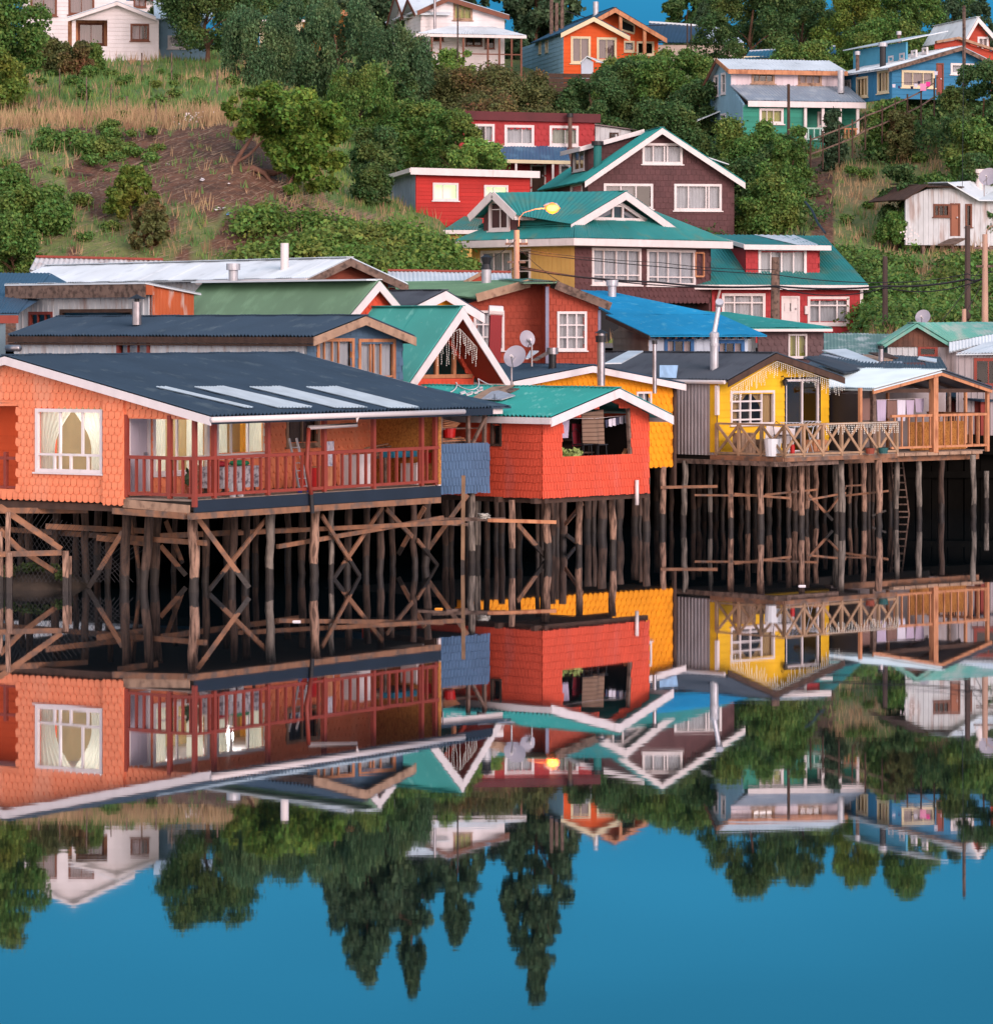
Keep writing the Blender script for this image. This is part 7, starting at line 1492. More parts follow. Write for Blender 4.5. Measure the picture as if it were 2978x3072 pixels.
h.bm('bargeboard', q0, q1, .3, .16, M_barge_wood); h.bm('bargeboard', q1, q2, .3, .16, M_barge_wood); h.finish()
h = House('house', 'house with dark blue ribbed roof and white ridge behind the orange hill house', 2000, 275, 4, zb=24)
p0, p1 = h.P(C(-60,240),0), h.P(C(235,238),0); q0, q1 = h.P(C(-60,125),5), h.P(C(310,150),5); mb = MB(); corr(mb, p0, p1, q0, q1, .25, .02); h.part('roof', mb, roofm('night_blue_roof', (40,66,92))); h.bm('ridge_cap', Vector(q0), Vector(q1), .3, .16, M_whitetin)
w = h.wall('f', .3, [(p0[0],24),(h.F(C(480,240),.3)[0],24),(h.F(C(480,240),.3)[0],p1[2]-.2),(p0[0],p1[2]-.2)], sidem('greyish_cream', (190,170,160)), 'lap', th=.3)  # flat greyish cream boards
slab(h, [p1,(h.F(C(480,235),0)[0],0,p1[2]),(h.F(C(400,150),5)[0],5,q1[2]-.2),q1], M_ltblue); h.finish()
h = House('house', 'low house with teal-blue roof glimpsed among trees above the white and blue house', 2245, 240, 2, zb=21)
p0, p1 = h.P(C(482,330),0), h.P(C(1010,300),0); q0, q1 = h.P(C(510,290),3), h.P(C(1000,262),3); mb = MB(); corr(mb, p0, p1, q0, q1, .25, .02); h.part('roof', mb, roofm('teal_blue_roof', (50,110,140))); h.bm('ridge_cap', Vector(q0), Vector(q1), .2, .12, M_ltblue); h.bx('wall', p0[0], p1[0], .3, .4, 21, p1[2]-.2, M_cream)
# ================================================================ POLES, LAMPS, WIRES
M_conc = mat('concrete_pole', S(200,160,140), rough=.8, var=.15); M_tarpole = mat('tarred_pole', S(80,64,60), rough=.85, var=.25)
def upole(u, vtop, Y, zb, r, label, m, name='utility_pole', arms=True):
    p = wpt(u, vtop, Y); e_ = empty(name, (p.x, Y, zb), 0, label, 'pole'); H_ = p.z-zb
    mb = MB(); mb.tube([(0,0,0),(0,0,H_)], [r*1.2, r*.9], 10); mb.build('pole', m, e_)
    if arms:
        mb = MB(); mb.beam((-.5,0,H_-.6),(.5,0,H_-.6),.08,.1); mb.beam((-.4,-.05,H_-1.4),(.4,-.05,H_-1.4),.08,.1); o = mb.build('crossarm', M_oldwood, e_)
        for x in (-.42,-.15,.15,.42): mb = MB(); mb.tube([(x,0,H_-.55),(x,0,H_-.4)], .035, 8); mb.build('insulator', M_white, o)
    return e_, p
M_lampglow = emis('sodium_lamp', (1,.62,.2), 3)
M_lamphalo = emis('lamp_halo', (1,.22,.015), 1.0); nt = M_lamphalo.node_tree; t_ = nt.nodes.new('ShaderNodeBsdfTransparent'); x_ = nt.nodes.new('ShaderNodeMixShader'); x_.inputs[0].default_value = .62; nt.links.new(t_.outputs[0], x_.inputs[1]); nt.links.new(nt.nodes['Principled BSDF'].outputs[0], x_.inputs[2]); nt.links.new(x_.outputs[0], nt.nodes['Material Output'].inputs[0])  # glow halo around the bulb, painted as a see-through orange shell
def lamp(u, vtop, Y, zb, arm_px, head_px, label, lit):
    e_, p = upole(u, vtop, Y, zb, .13, label, M_conc, 'street_lamp'); e_['category'] = 'street lamp'
    a = [wpt(*q, Y)-e_.location for q in arm_px]; mb = MB(); mb.tube(a, .024, 8); mb.build('arm', M_conc, e_, smooth=True)
    hd = wpt(*head_px, Y)-e_.location; mb = MB(); mb.tube([hd+Vector((-.32,0,.06)), hd+Vector((-.1,0,.1)), hd+Vector((.25,0,.08)), hd+Vector((.36,0,.02))], [.04,.1,.1,.04], 10); o = mb.build('lamp_head', M_zinc, e_, smooth=True)
    if lit:
        mb = MB(); mb.tube([hd+Vector((-.16,-.05,-.04)), hd+Vector((-.05,-.07,-.06)), hd+Vector((.2,-.07,-.06)), hd+Vector((.34,-.05,-.02))], [.06,.13,.13,.06], 12); mb.build('lamp_bulb', M_lampglow, o, smooth=True)
        mb = MB(); c_ = hd+Vector((.07,-.06,-.06)); rr_ = [.0,.14,.22,.26,.22,.14,.0]; mb.tube([c_+Vector((-.34+.113*k,0,0)) for k in range(7)], [max(.01,q) for q in rr_], 14); mb.build('halo_shell', M_lamphalo, o, smooth=True)
        plight('street_lamp_light', tuple(e_.location+hd+Vector((.1,-.6,-.5))), 320, (1,.28,.05), .25)
lamp(1549, 690, 161, 5.5, [B(1055,1290), B(1058,1240), B(1085,1210), B(1150,1190), B(1205,1185)], B(1238,1178), 'concrete street lamp with glowing orange head among the roofs', True)
lamp(2954, 702, 160, 5.5, [F(1862,100), F(1865,75), F(1885,55), F(1930,40), F(1990,36)], F(2030,34), 'unlit concrete street lamp at the right edge', False)
upole(F(660,0)[0], F(0,230)[1], 165, 5.5, .2, 'thick weathered pole in front of the crimson dormer house', M_oldwood, arms=False)
upole(F(1285,0)[0], F(0,225)[1], 165, 5.5, .12, 'dark slim pole before the bramble bank', M_tarpole, arms=False)
upole(F(1755,0)[0], F(0,50)[1], 164, 5.5, .13, 'tall dark pole below the white hill shed', M_tarpole, arms=False)
upole(C(735,0)[0], C(0,478)[1], 205, 12, .09, 'leaning pole rising from bushes before the pale blue house', M_darkwood, arms=False)
upole(C(1735,0)[0], C(0,30)[1], 206, 14, .1, 'tall weathered pole beside the vivid blue house', M_oldwood, arms=False)
for x, y, lb in ((1242,-10,'left bare pole against the sky on the hilltop'),(1272,15,'short bare pole in the middle of the hilltop trio'),(1303,-5,'right bare pole on the hilltop')): upole(B(x,0)[0], B(0,y)[1], 262, 24, .14, lb, M_oldwood, arms=False)
upole(B(708,0)[0], B(0,20)[1], 235, 14, .05, 'thin tall antenna mast before the white veranda house', M_tarpole, arms=False)
upole(F(1735,0)[0], F(0,525)[1], 158, 5.5, .1, 'short pole beside the tall dark pole at the right', M_conc, arms=False)
upole(C(158,0)[0], C(0,135)[1], 260, 25, .06, 'left thin mast over the dark blue roof', M_tarpole, arms=False); upole(C(179,0)[0], C(0,133)[1], 260, 25, .06, 'right thin mast over the dark blue roof', M_tarpole, arms=False)
for fn, x, y, lb in ((A,0,0,''),): pass
def wire(pts, Y, r, sag, label):
    """pts in native pixels with optional own depth"""
    q = [wpt(p[0], p[1], p[2] if len(p) > 2 else Y) for p in pts]; P = []
    for a, b in zip(q, q[1:]):
        for k in range(8): t = k/8; P.append(a.lerp(b, t)+Vector((0,0,-sag*4*t*(1-t))))
    P.append(q[-1]); c = P[0].copy(); mb = MB(); mb.tube([p-c for p in P], r*1.5, 5, True); o = mb.build('cable', M_black); o.location = c; tag(o, label, 'cable')
L1 = (1549,800); 
wire([E(1045,290), F(-20,372), F(660,395), F(1285,395), F(1755,355), F(1858,340)], 161, .03, .12, 'thick lower cable from the lit street lamp to the right lamp')
wire([E(1045,280), F(660,400), F(1285,405), F(1858,350)], 161.3, .018, .35, 'sagging service cable below the main street cable')
wire([E(1040,200), F(660,330), F(1285,375), F(1755,325), F(1858,318)], 161, .014, .1, 'upper thin cable across the street row')
wire([E(1040,180), F(0,260), F(660,300)], 161, .01, .1, 'thin wire from the lit lamp past the brown wall windows')
wire([E(1060,180), E(1290,370)], 160.5, .01, .1, 'service wire dropping right from the lit lamp pole')
wire([E(1030,290), E(750,370)], 160.5, .012, .1, 'short wire dropping left from the lit lamp pole')
wire([E(1030,300), E(380,355)], 160.5, .012, .25, 'long wire running left from the lit lamp pole')
wire([E(1040,130), E(850,250)], 160.5, .008, .15, 'thin wire falling left of the lit lamp over the ochre wall')
wire([F(1858,250), F(1610,590)], 160, .012, .1, 'guy wire falling left from the right lamp')
wire([F(1858,330), F(1715,590)], 160, .012, .1, 'second guy wire falling from the right lamp')
wire([F(1858,320), F(2000,300)], 160, .02, .0, 'cable leaving the frame at the right lamp')
wire([(C(1735,40)[0],C(0,60)[1],200), (C(1725,0)[0],C(0,1060)[1],193)], 200, .01, .1, 'thin wire dropping from the tall weathered pole to the white shed')
wire([B(1320,60)+(262,), B(1900,140)+(262,)], 262, .02, .4, 'wire sagging from hilltop poles past the orange house')
# fence posts on the left hill
def tz(X, Y): return tzu(X/Y*FPX+UC, Y)
# ================================================================ TERRAIN
YR = [100,125,134,142,150,160,166,172,178,184,195,205,215,226,240,256,275,300,400,700,2500]
UR = [-900,0,700,1000,1320,1430,1700,2100,2450,2750,3900]
_L = [-4,-4,-4,.2,5.5,6.3,8.8,11.8,14.8,16.9,18.6,20.2,21.7,23.2,25,26.5,28,30,34,44,60]
_1000 = [-4,-4,-4,.2,5.5,6.2,8.8,11.2,12.2,13.0,15.2,17.0,19.0,21.0,23.2,25.5,27.5,30,34,44,60]
_1300 = [-4,-4,-4,.2,5.5,6.1,8.4,10.8,11.4,11.9,12.5,13.0,15.5,18.5,21.5,24.5,27.5,30,34,44,60]
_M = [-4,-4,-4,.2,5.5,6,6.1,6.2,6.6,8.4,11.3,13.2,15.6,18.6,21.5,24.0,27,29.5,34,44,60]
_2100 = [-4,-4,-4,.2,5.5,6,6.0,6.0,6.1,7.6,11.2,13.6,16.4,19.2,21.6,23.6,26,28.5,34,46,62]
_R = [-4,-4,-4,.2,5.5,6.1,6.1,6.1,6.3,8.6,12.0,14.8,17.8,20,22,23.5,25.5,28,34,46,62]
_RR = [-4,-4,-4,.2,5.5,6.2,6.6,7.2,8.0,8.8,11.3,16.0,19.7,20.6,21.5,23,25,28,34,46,62]
TZ = [_L,_L,_L,_1000,_1300,_M,_M,_2100,_R,_RR,_RR]
def tz0(u, Y):
    u = min(max(u, UR[0]), UR[-1]); Y = min(max(Y, YR[0]), YR[-1])
    i = max(0, min(len(UR)-2, next((k for k in range(len(UR)-1) if u <= UR[k+1]), len(UR)-2)))
    j = max(0, min(len(YR)-2, next((k for k in range(len(YR)-1) if Y <= YR[k+1]), len(YR)-2)))
    s = (u-UR[i])/(UR[i+1]-UR[i]); t = (Y-YR[j])/(YR[j+1]-YR[j])
    return (TZ[i][j]*(1-s)+TZ[i+1][j]*s)*(1-t)+(TZ[i][j+1]*(1-s)+TZ[i+1][j+1]*s)*t
def tzu(u, Y):
    X = (u-UC)/FPX*Y
    n = mnoise.noise(Vector((X*.12, Y*.12, 0)))*.5+mnoise.noise(Vector((X*.5, Y*.5, 3)))*.16
    k = .25 if Y < 162 or (Y < 181 and 1400 < u < 2640) else 1
    return tz0(u, Y)+n*k
# vegetation zones in (u, Y): returns grass probability, dry fraction
def zone(u, Y):
    n = mnoise.noise(Vector((u*.006, Y*.12, 5)))+.5*mnoise.noise(Vector((u*.02, Y*.4, 9)))
    g, d = .9, .25
    if Y < 163 or (2100 < u < 2600 and Y < 182): return 0., .3
    if u < 1150 and Y < 184.5:
        g = .14+(.45 if n > .28 else 0); d = .35
        if u < 260 and n > -.05: g = .7
        if u > 1000: g = .3
    elif u < 900 and Y < 189: g, d = .9, (.6 if n > -.1 else .2)
    elif u < 1150: g, d = .95, .1+.5*(n > .34)
    if u > 2100:
        g, d = .85, .35+.4*(n > .05)
        du = u-(2458+(200-Y)*1.3)
        if Y < 212 and abs(du) < 36: g, d = .0, .6
    return g, d
def hit(u, v):
    """where the view ray through a pixel meets the hillside"""
    Y = 140.
    while Y < 420:
        if tz0(u, Y) > CAMH+(HOR-v)/FPX*Y: return Y
        Y += .5
    return None
us = np.concatenate([np.linspace(-9000,-700,24), np.linspace(-650,3650,130), np.linspace(3700,12000,24)])
ys = np.concatenate([np.linspace(100,160,14), np.linspace(162,275,84), np.linspace(280,420,16), [480,560,700,1000,1500,2500]])
V = []; Fc = []; att = []
for Y in ys:
    for u in us:
        X = (u-UC)/FPX*Y; V.append((X, Y, tzu(u, Y))); g, d = zone(u, Y); att.append((g, d))
nu = len(us)
for j in range(len(ys)-1):
    for i in range(nu-1): a = j*nu+i; Fc.append((a, a+1, a+nu+1, a+nu))
me = bpy.data.meshes.new('hillside'); me.from_pydata(V, [], Fc); me.polygons.foreach_set('use_smooth', [True]*len(Fc))
at = me.attributes.new('veg', 'FLOAT', 'POINT'); at.data.foreach_set('value', [a[0] for a in att]); at = me.attributes.new('dry', 'FLOAT', 'POINT'); at.data.foreach_set('value', [a[1] for a in att])
M_ground = bpy.data.materials.new('hillside_soil'); M_ground.use_nodes = True; nt = M_ground.node_tree; N = nt.nodes; L = nt.links
def nmix(f, a, b):
    x = N.new('ShaderNodeMix'); x.data_type = 'RGBA'; L.new(f, x.inputs[0])
    for k, q in ((6, a), (7, b)):
        if isinstance(q, tuple): x.inputs[k].default_value = (*q, 1)
        else: L.new(q, x.inputs[k])
    return x.outputs[2]
def nn_(sc_, det=5):
    g = N.new('ShaderNodeNewGeometry'); n = N.new('ShaderNodeTexNoise'); n.inputs['Scale'].default_value = sc_; n.inputs['Detail'].default_value = det; L.new(g.outputs['Position'], n.inputs['Vector']); return n.outputs['Fac']
def ramp(f, a, b):
    r = N.new('ShaderNodeMapRange'); r.inputs[1].default_value = a; r.inputs[2].default_value = b; L.new(f, r.inputs[0]); return r.outputs[0]
va = N.new('ShaderNodeAttribute'); va.attribute_name = 'veg'; da = N.new('ShaderNodeAttribute'); da.attribute_name = 'dry'
soil = nmix(ramp(nn_(1.2), .35, .65), (.15,.066,.038), (.075,.034,.02)); soil = nmix(ramp(nn_(6), .52, .7), soil, (.18,.115,.08))
grs = nmix(ramp(nn_(1.5), .4, .6), (.08,.16,.035), (.14,.20,.05)); dry = nmix(ramp(nn_(2), .4, .6), (.26,.17,.095), (.18,.125,.065))
veg = nmix(da.outputs['Fac'], grs, dry); out = nmix(ramp(va.outputs['Fac'], .3, .6), soil, veg)
L.new(out, N['Principled BSDF'].inputs['Base Color']); N['Principled BSDF'].inputs['Roughness'].default_value = .95
bp = N.new('ShaderNodeBump'); bp.inputs['Strength'].default_value = .9; bp.inputs['Distance'].default_value = .25; L.new(nn_(2.5, 8), bp.inputs['Height']); L.new(bp.outputs[0], N['Principled BSDF'].inputs['Normal'])
me.materials.append(M_ground); o = bpy.data.objects.new('hillside', me); COL.objects.link(o); tag(o, 'hillside of brown soil and grass behind the stilt village', 'hillside', kind='structure')
# ---------------------------------------------------------------- grass
def tris_obj(name, P, m, label, cat):
    n = len(P)//3; me = bpy.data.meshes.new(name); me.vertices.add(n*3); me.vertices.foreach_set('co', P.astype(np.float32).ravel())
    me.loops.add(n*3); me.loops.foreach_set('vertex_index', np.arange(n*3, dtype=np.int32)); me.polygons.add(n); me.polygons.foreach_set('loop_start', np.arange(0, n*3, 3, dtype=np.int32)); me.polygons.foreach_set('loop_total', np.full(n, 3, dtype=np.int32))
    me.update(calc_edges=True); me.materials.append(m); o = bpy.data.objects.new(name, me); COL.objects.link(o)
    if label: tag(o, label, cat, kind='stuff')
    return o
M_grass = mat('grass_blade', (.12,.22,.06), rough=.8, var=.2, scale=.35, col2=(.22,.29,.07), amt=.4, scale2=.5, island=.35, trans=.3)
M_dry = mat('dry_grass_blade', (.46,.31,.17), rough=.85, var=.2, scale=.5, col2=(.33,.19,.11), amt=.45, scale2=.7, island=.3, trans=.3)
M_cover = mat('bramble_leaf', (.045,.10,.025), rough=.6, var=.3, scale=.5, col2=(.08,.12,.03), amt=.4, scale2=.6, island=.45, trans=.25)
G_, D_ = [], []
r = random.Random(11)
def tuft(lst, X, Y, z, hh, n, spread=.12, w=.02):
    for _ in range(n):
        bx, by = X+r.gauss(0,spread), Y+r.gauss(0,spread); t = r.uniform(0,6.28); l = r.uniform(.1,.5)*hh; c, s = math.cos(t), math.sin(t); ww = w*r.uniform(.7,1.5)
        lst += [(bx-ww,by,z-.05),(bx+ww,by,z-.05),(bx+c*l,by+s*l*.5,z+hh*r.uniform(.6,1.2))]
cnt = 0
for _ in range(30000):
    Y = 163+(262-163)*r.random()**1.15; u = r.uniform(-250,3230)
    if 1250 < u < 2000 and Y < 205 and r.random() < .7: continue
    g, d = zone(u, Y)
    if r.random() > g: continue
    X = (u-UC)/FPX*Y; z = tzu(u, Y)
    if r.random() < d: tuft(D_, X, Y, z, r.uniform(.35,.8), 4, .16, .022)
    else: tuft(G_, X, Y, z, r.uniform(.2,.5), 5, .16, .03)
for _ in range(1500):   # dry brow
    u = r.uniform(-200,960); Y = r.uniform(183.5,188.5)
    if r.random() < .5*max(0,mnoise.noise(Vector((u*.01,Y*.3,2)))+.6)*2: tuft(D_, (u-UC)/FPX*Y, Y, tzu(u,Y), r.uniform(.5,1.15), 4, .15, .02)
tris_obj('grass', np.array(G_), M_grass, 'green grass covering the hillside', 'grass')
tris_obj('dry_grass', np.array(D_), M_dry, 'tall dry straw-coloured grass on the bank and slopes', 'grass')
# dead brush / straw litter on the soil bank
S_ = []
for _ in range(7000):
    u = r.uniform(-100,1250); Y = r.uniform(165,184)
    if not (u > 820 or r.random() < .35): continue
    X = (u-UC)/FPX*Y; z = tzu(u,Y)+.03; t = r.uniform(-.6,.6); l = r.uniform(.2,.7); c, s = math.cos(t)*l, math.sin(t)*l*.6
    S_ += [(X,Y,z),(X+.02,Y,z+.03),(X+c,Y+s,z+.3*l+r.uniform(-.02,.1))]
tris_obj('straw_litter', np.array(S_), mat('straw', (.27,.20,.15), rough=.9, island=.4), 'dead stalks and straw littering the brown soil bank', 'straw')
# ---------------------------------------------------------------- foliage
def leafcloud(cen, rad, n, size, shell=.55, flat=1., seed=0, droop=0., up=0.):
    """cen (k,3), rad (k,3): leaf quads spread through overlapping clumps -> verts (4n,3)"""
    g = np.random.default_rng(seed); k = len(cen); w = (rad.prod(axis=1))**(2/3); idx = g.choice(k, n, p=w/w.sum())
    d = g.normal(size=(n,3)); d /= np.linalg.norm(d, axis=1)[:,None]; d[:,2] = np.abs(d[:,2])*np.where(g.random(n) < .72, 1, -1)
    rr = (shell+(1-shell)*g.random(n)**.7)*(1+.12*g.normal(size=n))*np.where(g.random(n) < .1, 1.3, 1); P = cen[idx]+d*rad[idx]*rr[:,None]
    nrm = d*.6+g.normal(size=(n,3))*.6+np.array([0,-.1,.35+up]); nrm /= np.linalg.norm(nrm, axis=1)[:,None]
    a = np.cross(nrm, g.normal(size=(n,3))); a /= np.linalg.norm(a, axis=1)[:,None]; b = np.cross(nrm, a)
    if droop: b = b*(1-droop)+np.array([0,0,-1.])*droop; 
    s = size*(.6+.8*g.random(n))[:,None]; l = s*1.25
    return np.stack([P-a*s*.5, P-b*l*.55, P+a*s*.5, P+b*l*.7], axis=1).reshape(-1,3)
def quads_mesh(name, P, m):
    n = len(P)//4; me = bpy.data.meshes.new(name); me.vertices.add(n*4); me.vertices.foreach_set('co', P.astype(np.float32).ravel())
    me.loops.add(n*4); me.loops.foreach_set('vertex_index', np.arange(n*4, dtype=np.int32)); me.polygons.add(n); me.polygons.foreach_set('loop_start', np.arange(0, n*4, 4, dtype=np.int32)); me.polygons.foreach_set('loop_total', np.full(n, 4, dtype=np.int32))
    me.update(calc_edges=True); me.materials.append(m); return me
def crown_shape(kind, seed):
    g = np.random.default_rng(seed); C_, R_ = [], []
    # unit crown: base z=0, height 1, half width .5
    if kind == 'round':
        for i in range(46):
            t = g.uniform(0,6.28); z = g.uniform(.22,.92); wr = .42*math.sqrt(max(.02, 1-((z-.52)/.52)**2)); q = g.uniform(.45,1)**.5*wr; s = g.uniform(.08,.16)
            C_.append((q*math.cos(t), q*math.sin(t), z)); R_.append((s, s, s*.8))
    elif kind == 'bush':
        for i in range(34):
            t = g.uniform(0,6.28); z = g.uniform(.08,.8); wr = .42*math.sqrt(max(.05, 1-((z-.25)/.72)**2)); q = g.uniform(.3,1)**.5*wr; s = g.uniform(.1,.19)
            C_.append((q*math.cos(t), q*math.sin(t), z)); R_.append((s, s, s*.9))
    elif kind == 'cone':
        for i in range(110):
            z = g.uniform(.05,.97); wr = .42*(1-z)**.72+.03; t = g.uniform(0,6.28); q = g.uniform(.35,1)*wr; s = g.uniform(.09,.16)*(1.15-z*.6)
            C_.append((q*math.cos(t), q*math.sin(t), z)); R_.append((s, s, s*.7))
    elif kind == 'mass':
        for i in range(170):
            z = g.uniform(.02,.98); wr = .45*min(1, max(.02, (1-z)/.62)**.85); t = g.uniform(0,6.28); q = g.uniform(.3,1)*wr; s = g.uniform(.05,.1)*(1.1-.5*z)
            C_.append((q*math.cos(t), q*math.sin(t), z)); R_.append((s, s, s*1.1))
    elif kind == 'willow':
        for i in range(56):
            t = g.uniform(0,6.28); z = g.uniform(.05,.93); wr = .45*math.sqrt(max(.02, 1-((z-.42)/.6)**2)); q = g.uniform(.5,1)**.5*wr; s = g.uniform(.06,.12)
            C_.append((q*math.cos(t), q*math.sin(t), z)); R_.append((s, s, s*1.7))
    elif kind == 'column':
        for i in range(20):
            z = .05+.9*i/19; wr = .22*(1-abs(z-.35)**1.5); C_.append((g.uniform(-.1,.1), g.uniform(-.1,.1), z)); R_.append((wr, wr, .12))
    elif kind == 'ragged':
        for i in range(70):
            t = g.uniform(0,6.28); z = g.uniform(.12,1)**.8; wr = (.46 if z < .6 else .46*(1-(z-.6)/.5)); q = g.uniform(.2,1)**.6*wr; s = g.uniform(.05,.11)
            C_.append((q*math.cos(t), q*math.sin(t), z)); R_.append((s, s, s*1.1))
    return np.array(C_), np.array(R_)
def fm(name, c, c2, **k):
    c, c2 = [(q[0]*1.06, q[1]*.93, q[2]*1.05) for q in (c, c2)]
    return mat(name, c, rough=.65, var=.22, scale=.3, col2=c2, amt=.42, scale2=.45, island=.45, trans=.33, spec=.25, **k)
F_dark = fm('dark_leaf', (.07,.155,.045), (.12,.19,.045)); F_mid = fm('mid_leaf', (.105,.225,.045), (.17,.25,.05)); F_light = fm('light_leaf', (.17,.32,.06), (.25,.34,.07))
F_will = fm('willow_leaf', (.085,.18,.07), (.13,.22,.075)); F_red = fm('russet_leaf', (.12,.15,.045), (.21,.13,.05)); F_yel = fm('yellowgreen_leaf', (.13,.22,.035), (.23,.26,.04)); F_con = fm('conifer_leaf', (.06,.125,.055), (.085,.15,.06))
M_bark = mat('bark', S(110,80,62), rough=.9, var=.3, scale=4, bump=.6); M_redbark = mat('reddish_bark', S(118,84,70), rough=.85, var=.25, scale=4, bump=.5)
def trunk_mesh(kind, seed, m):
    g = random.Random(seed); mb = MB(); top = .75 if kind in ('round','willow','ragged') else .9
    if kind == 'bush': top = .5
    def rad(z): return .02*(1-z)+.004
    pts = [(g.uniform(-.01,.01)*k, g.uniform(-.01,.01)*k, top*k/6-.05) for k in range(7)]; mb.tube(pts, [rad(k/6*top) for k in range(7)], 7)
    for i in range(9 if kind != 'column' else 0):
        z = g.uniform(.12,.6)*top; t = g.uniform(0,6.28); l = g.uniform(.18,.36); q = [(0,0,z), (l*.5*math.cos(t), l*.5*math.sin(t), z+l*.35), (l*math.cos(t), l*math.sin(t), z+l*.6)]; mb.tube(q, [.008,.005,.002], 5)
    me = bpy.data.meshes.new('trunk'); me.from_pydata(mb.v, [], mb.f); me.materials.append(m); return me
_tc = {}
def tree(kind, m, X, Y, zb, w, hh, label, name='tree', cat='tree', group=None, leaves=9000, size=None, seed=1, dep=None, bark=None, rot=None):
    size = size or .115; leaves = int(leaves*2.2)
    key = (kind, m.name, seed, leaves, round(size/w, 3), round(hh/w, 1))
    if key not in _tc:
        C_, R_ = crown_shape(kind, seed*7+3); sc3 = np.array([1,1,hh/w]); R2_ = R_*np.array([1,1,max(1,.45*hh/w)]); C2 = C_*sc3
        if kind in ('cone','willow'): R2_ = R_*np.array([1,1,1.2])
        P = leafcloud(C2, R2_*1.0, leaves, size/w, seed=seed, droop=.55 if kind == 'willow' else 0)
        tm = trunk_mesh(kind, seed, bark or M_bark)
        co = np.empty(len(tm.vertices)*3, np.float32); tm.vertices.foreach_get('co', co); co = co.reshape(-1,3)*sc3; tm.vertices.foreach_set('co', co.ravel())
        _tc[key] = (quads_mesh('crown', P, m), tm)
    cm, tm = _tc[key]; e_ = empty(name, (X, Y, zb-.1), (rot if rot is not None else random.uniform(0,6.28)), label, cat, group); 
    e_.scale = (w, w, w)
    o = bpy.data.objects.new('crown', cm); COL.objects.link(o); o.parent = e_; o = bpy.data.objects.new('trunk', tm); COL.objects.link(o); o.parent = e_
    return e_
def treepx(kind, m, u, vtop, vbase, wpx, Y, label, **k):
    """crown width in pixels at depth Y; foot on the terrain unless vbase lies above it"""
    zt = CAMH+(HOR-vtop)/FPX*Y; zg = tz0(u, Y)
    zb = zg if vbase is None else max(zg-.5, CAMH+(HOR-vbase)/FPX*Y-.3) if vbase < 5000 else zg
    zb = min(zb, zt-1); return tree(kind, m, wx(u,Y), Y, zb, wpx/FPX*Y, zt-zb, label, **k)
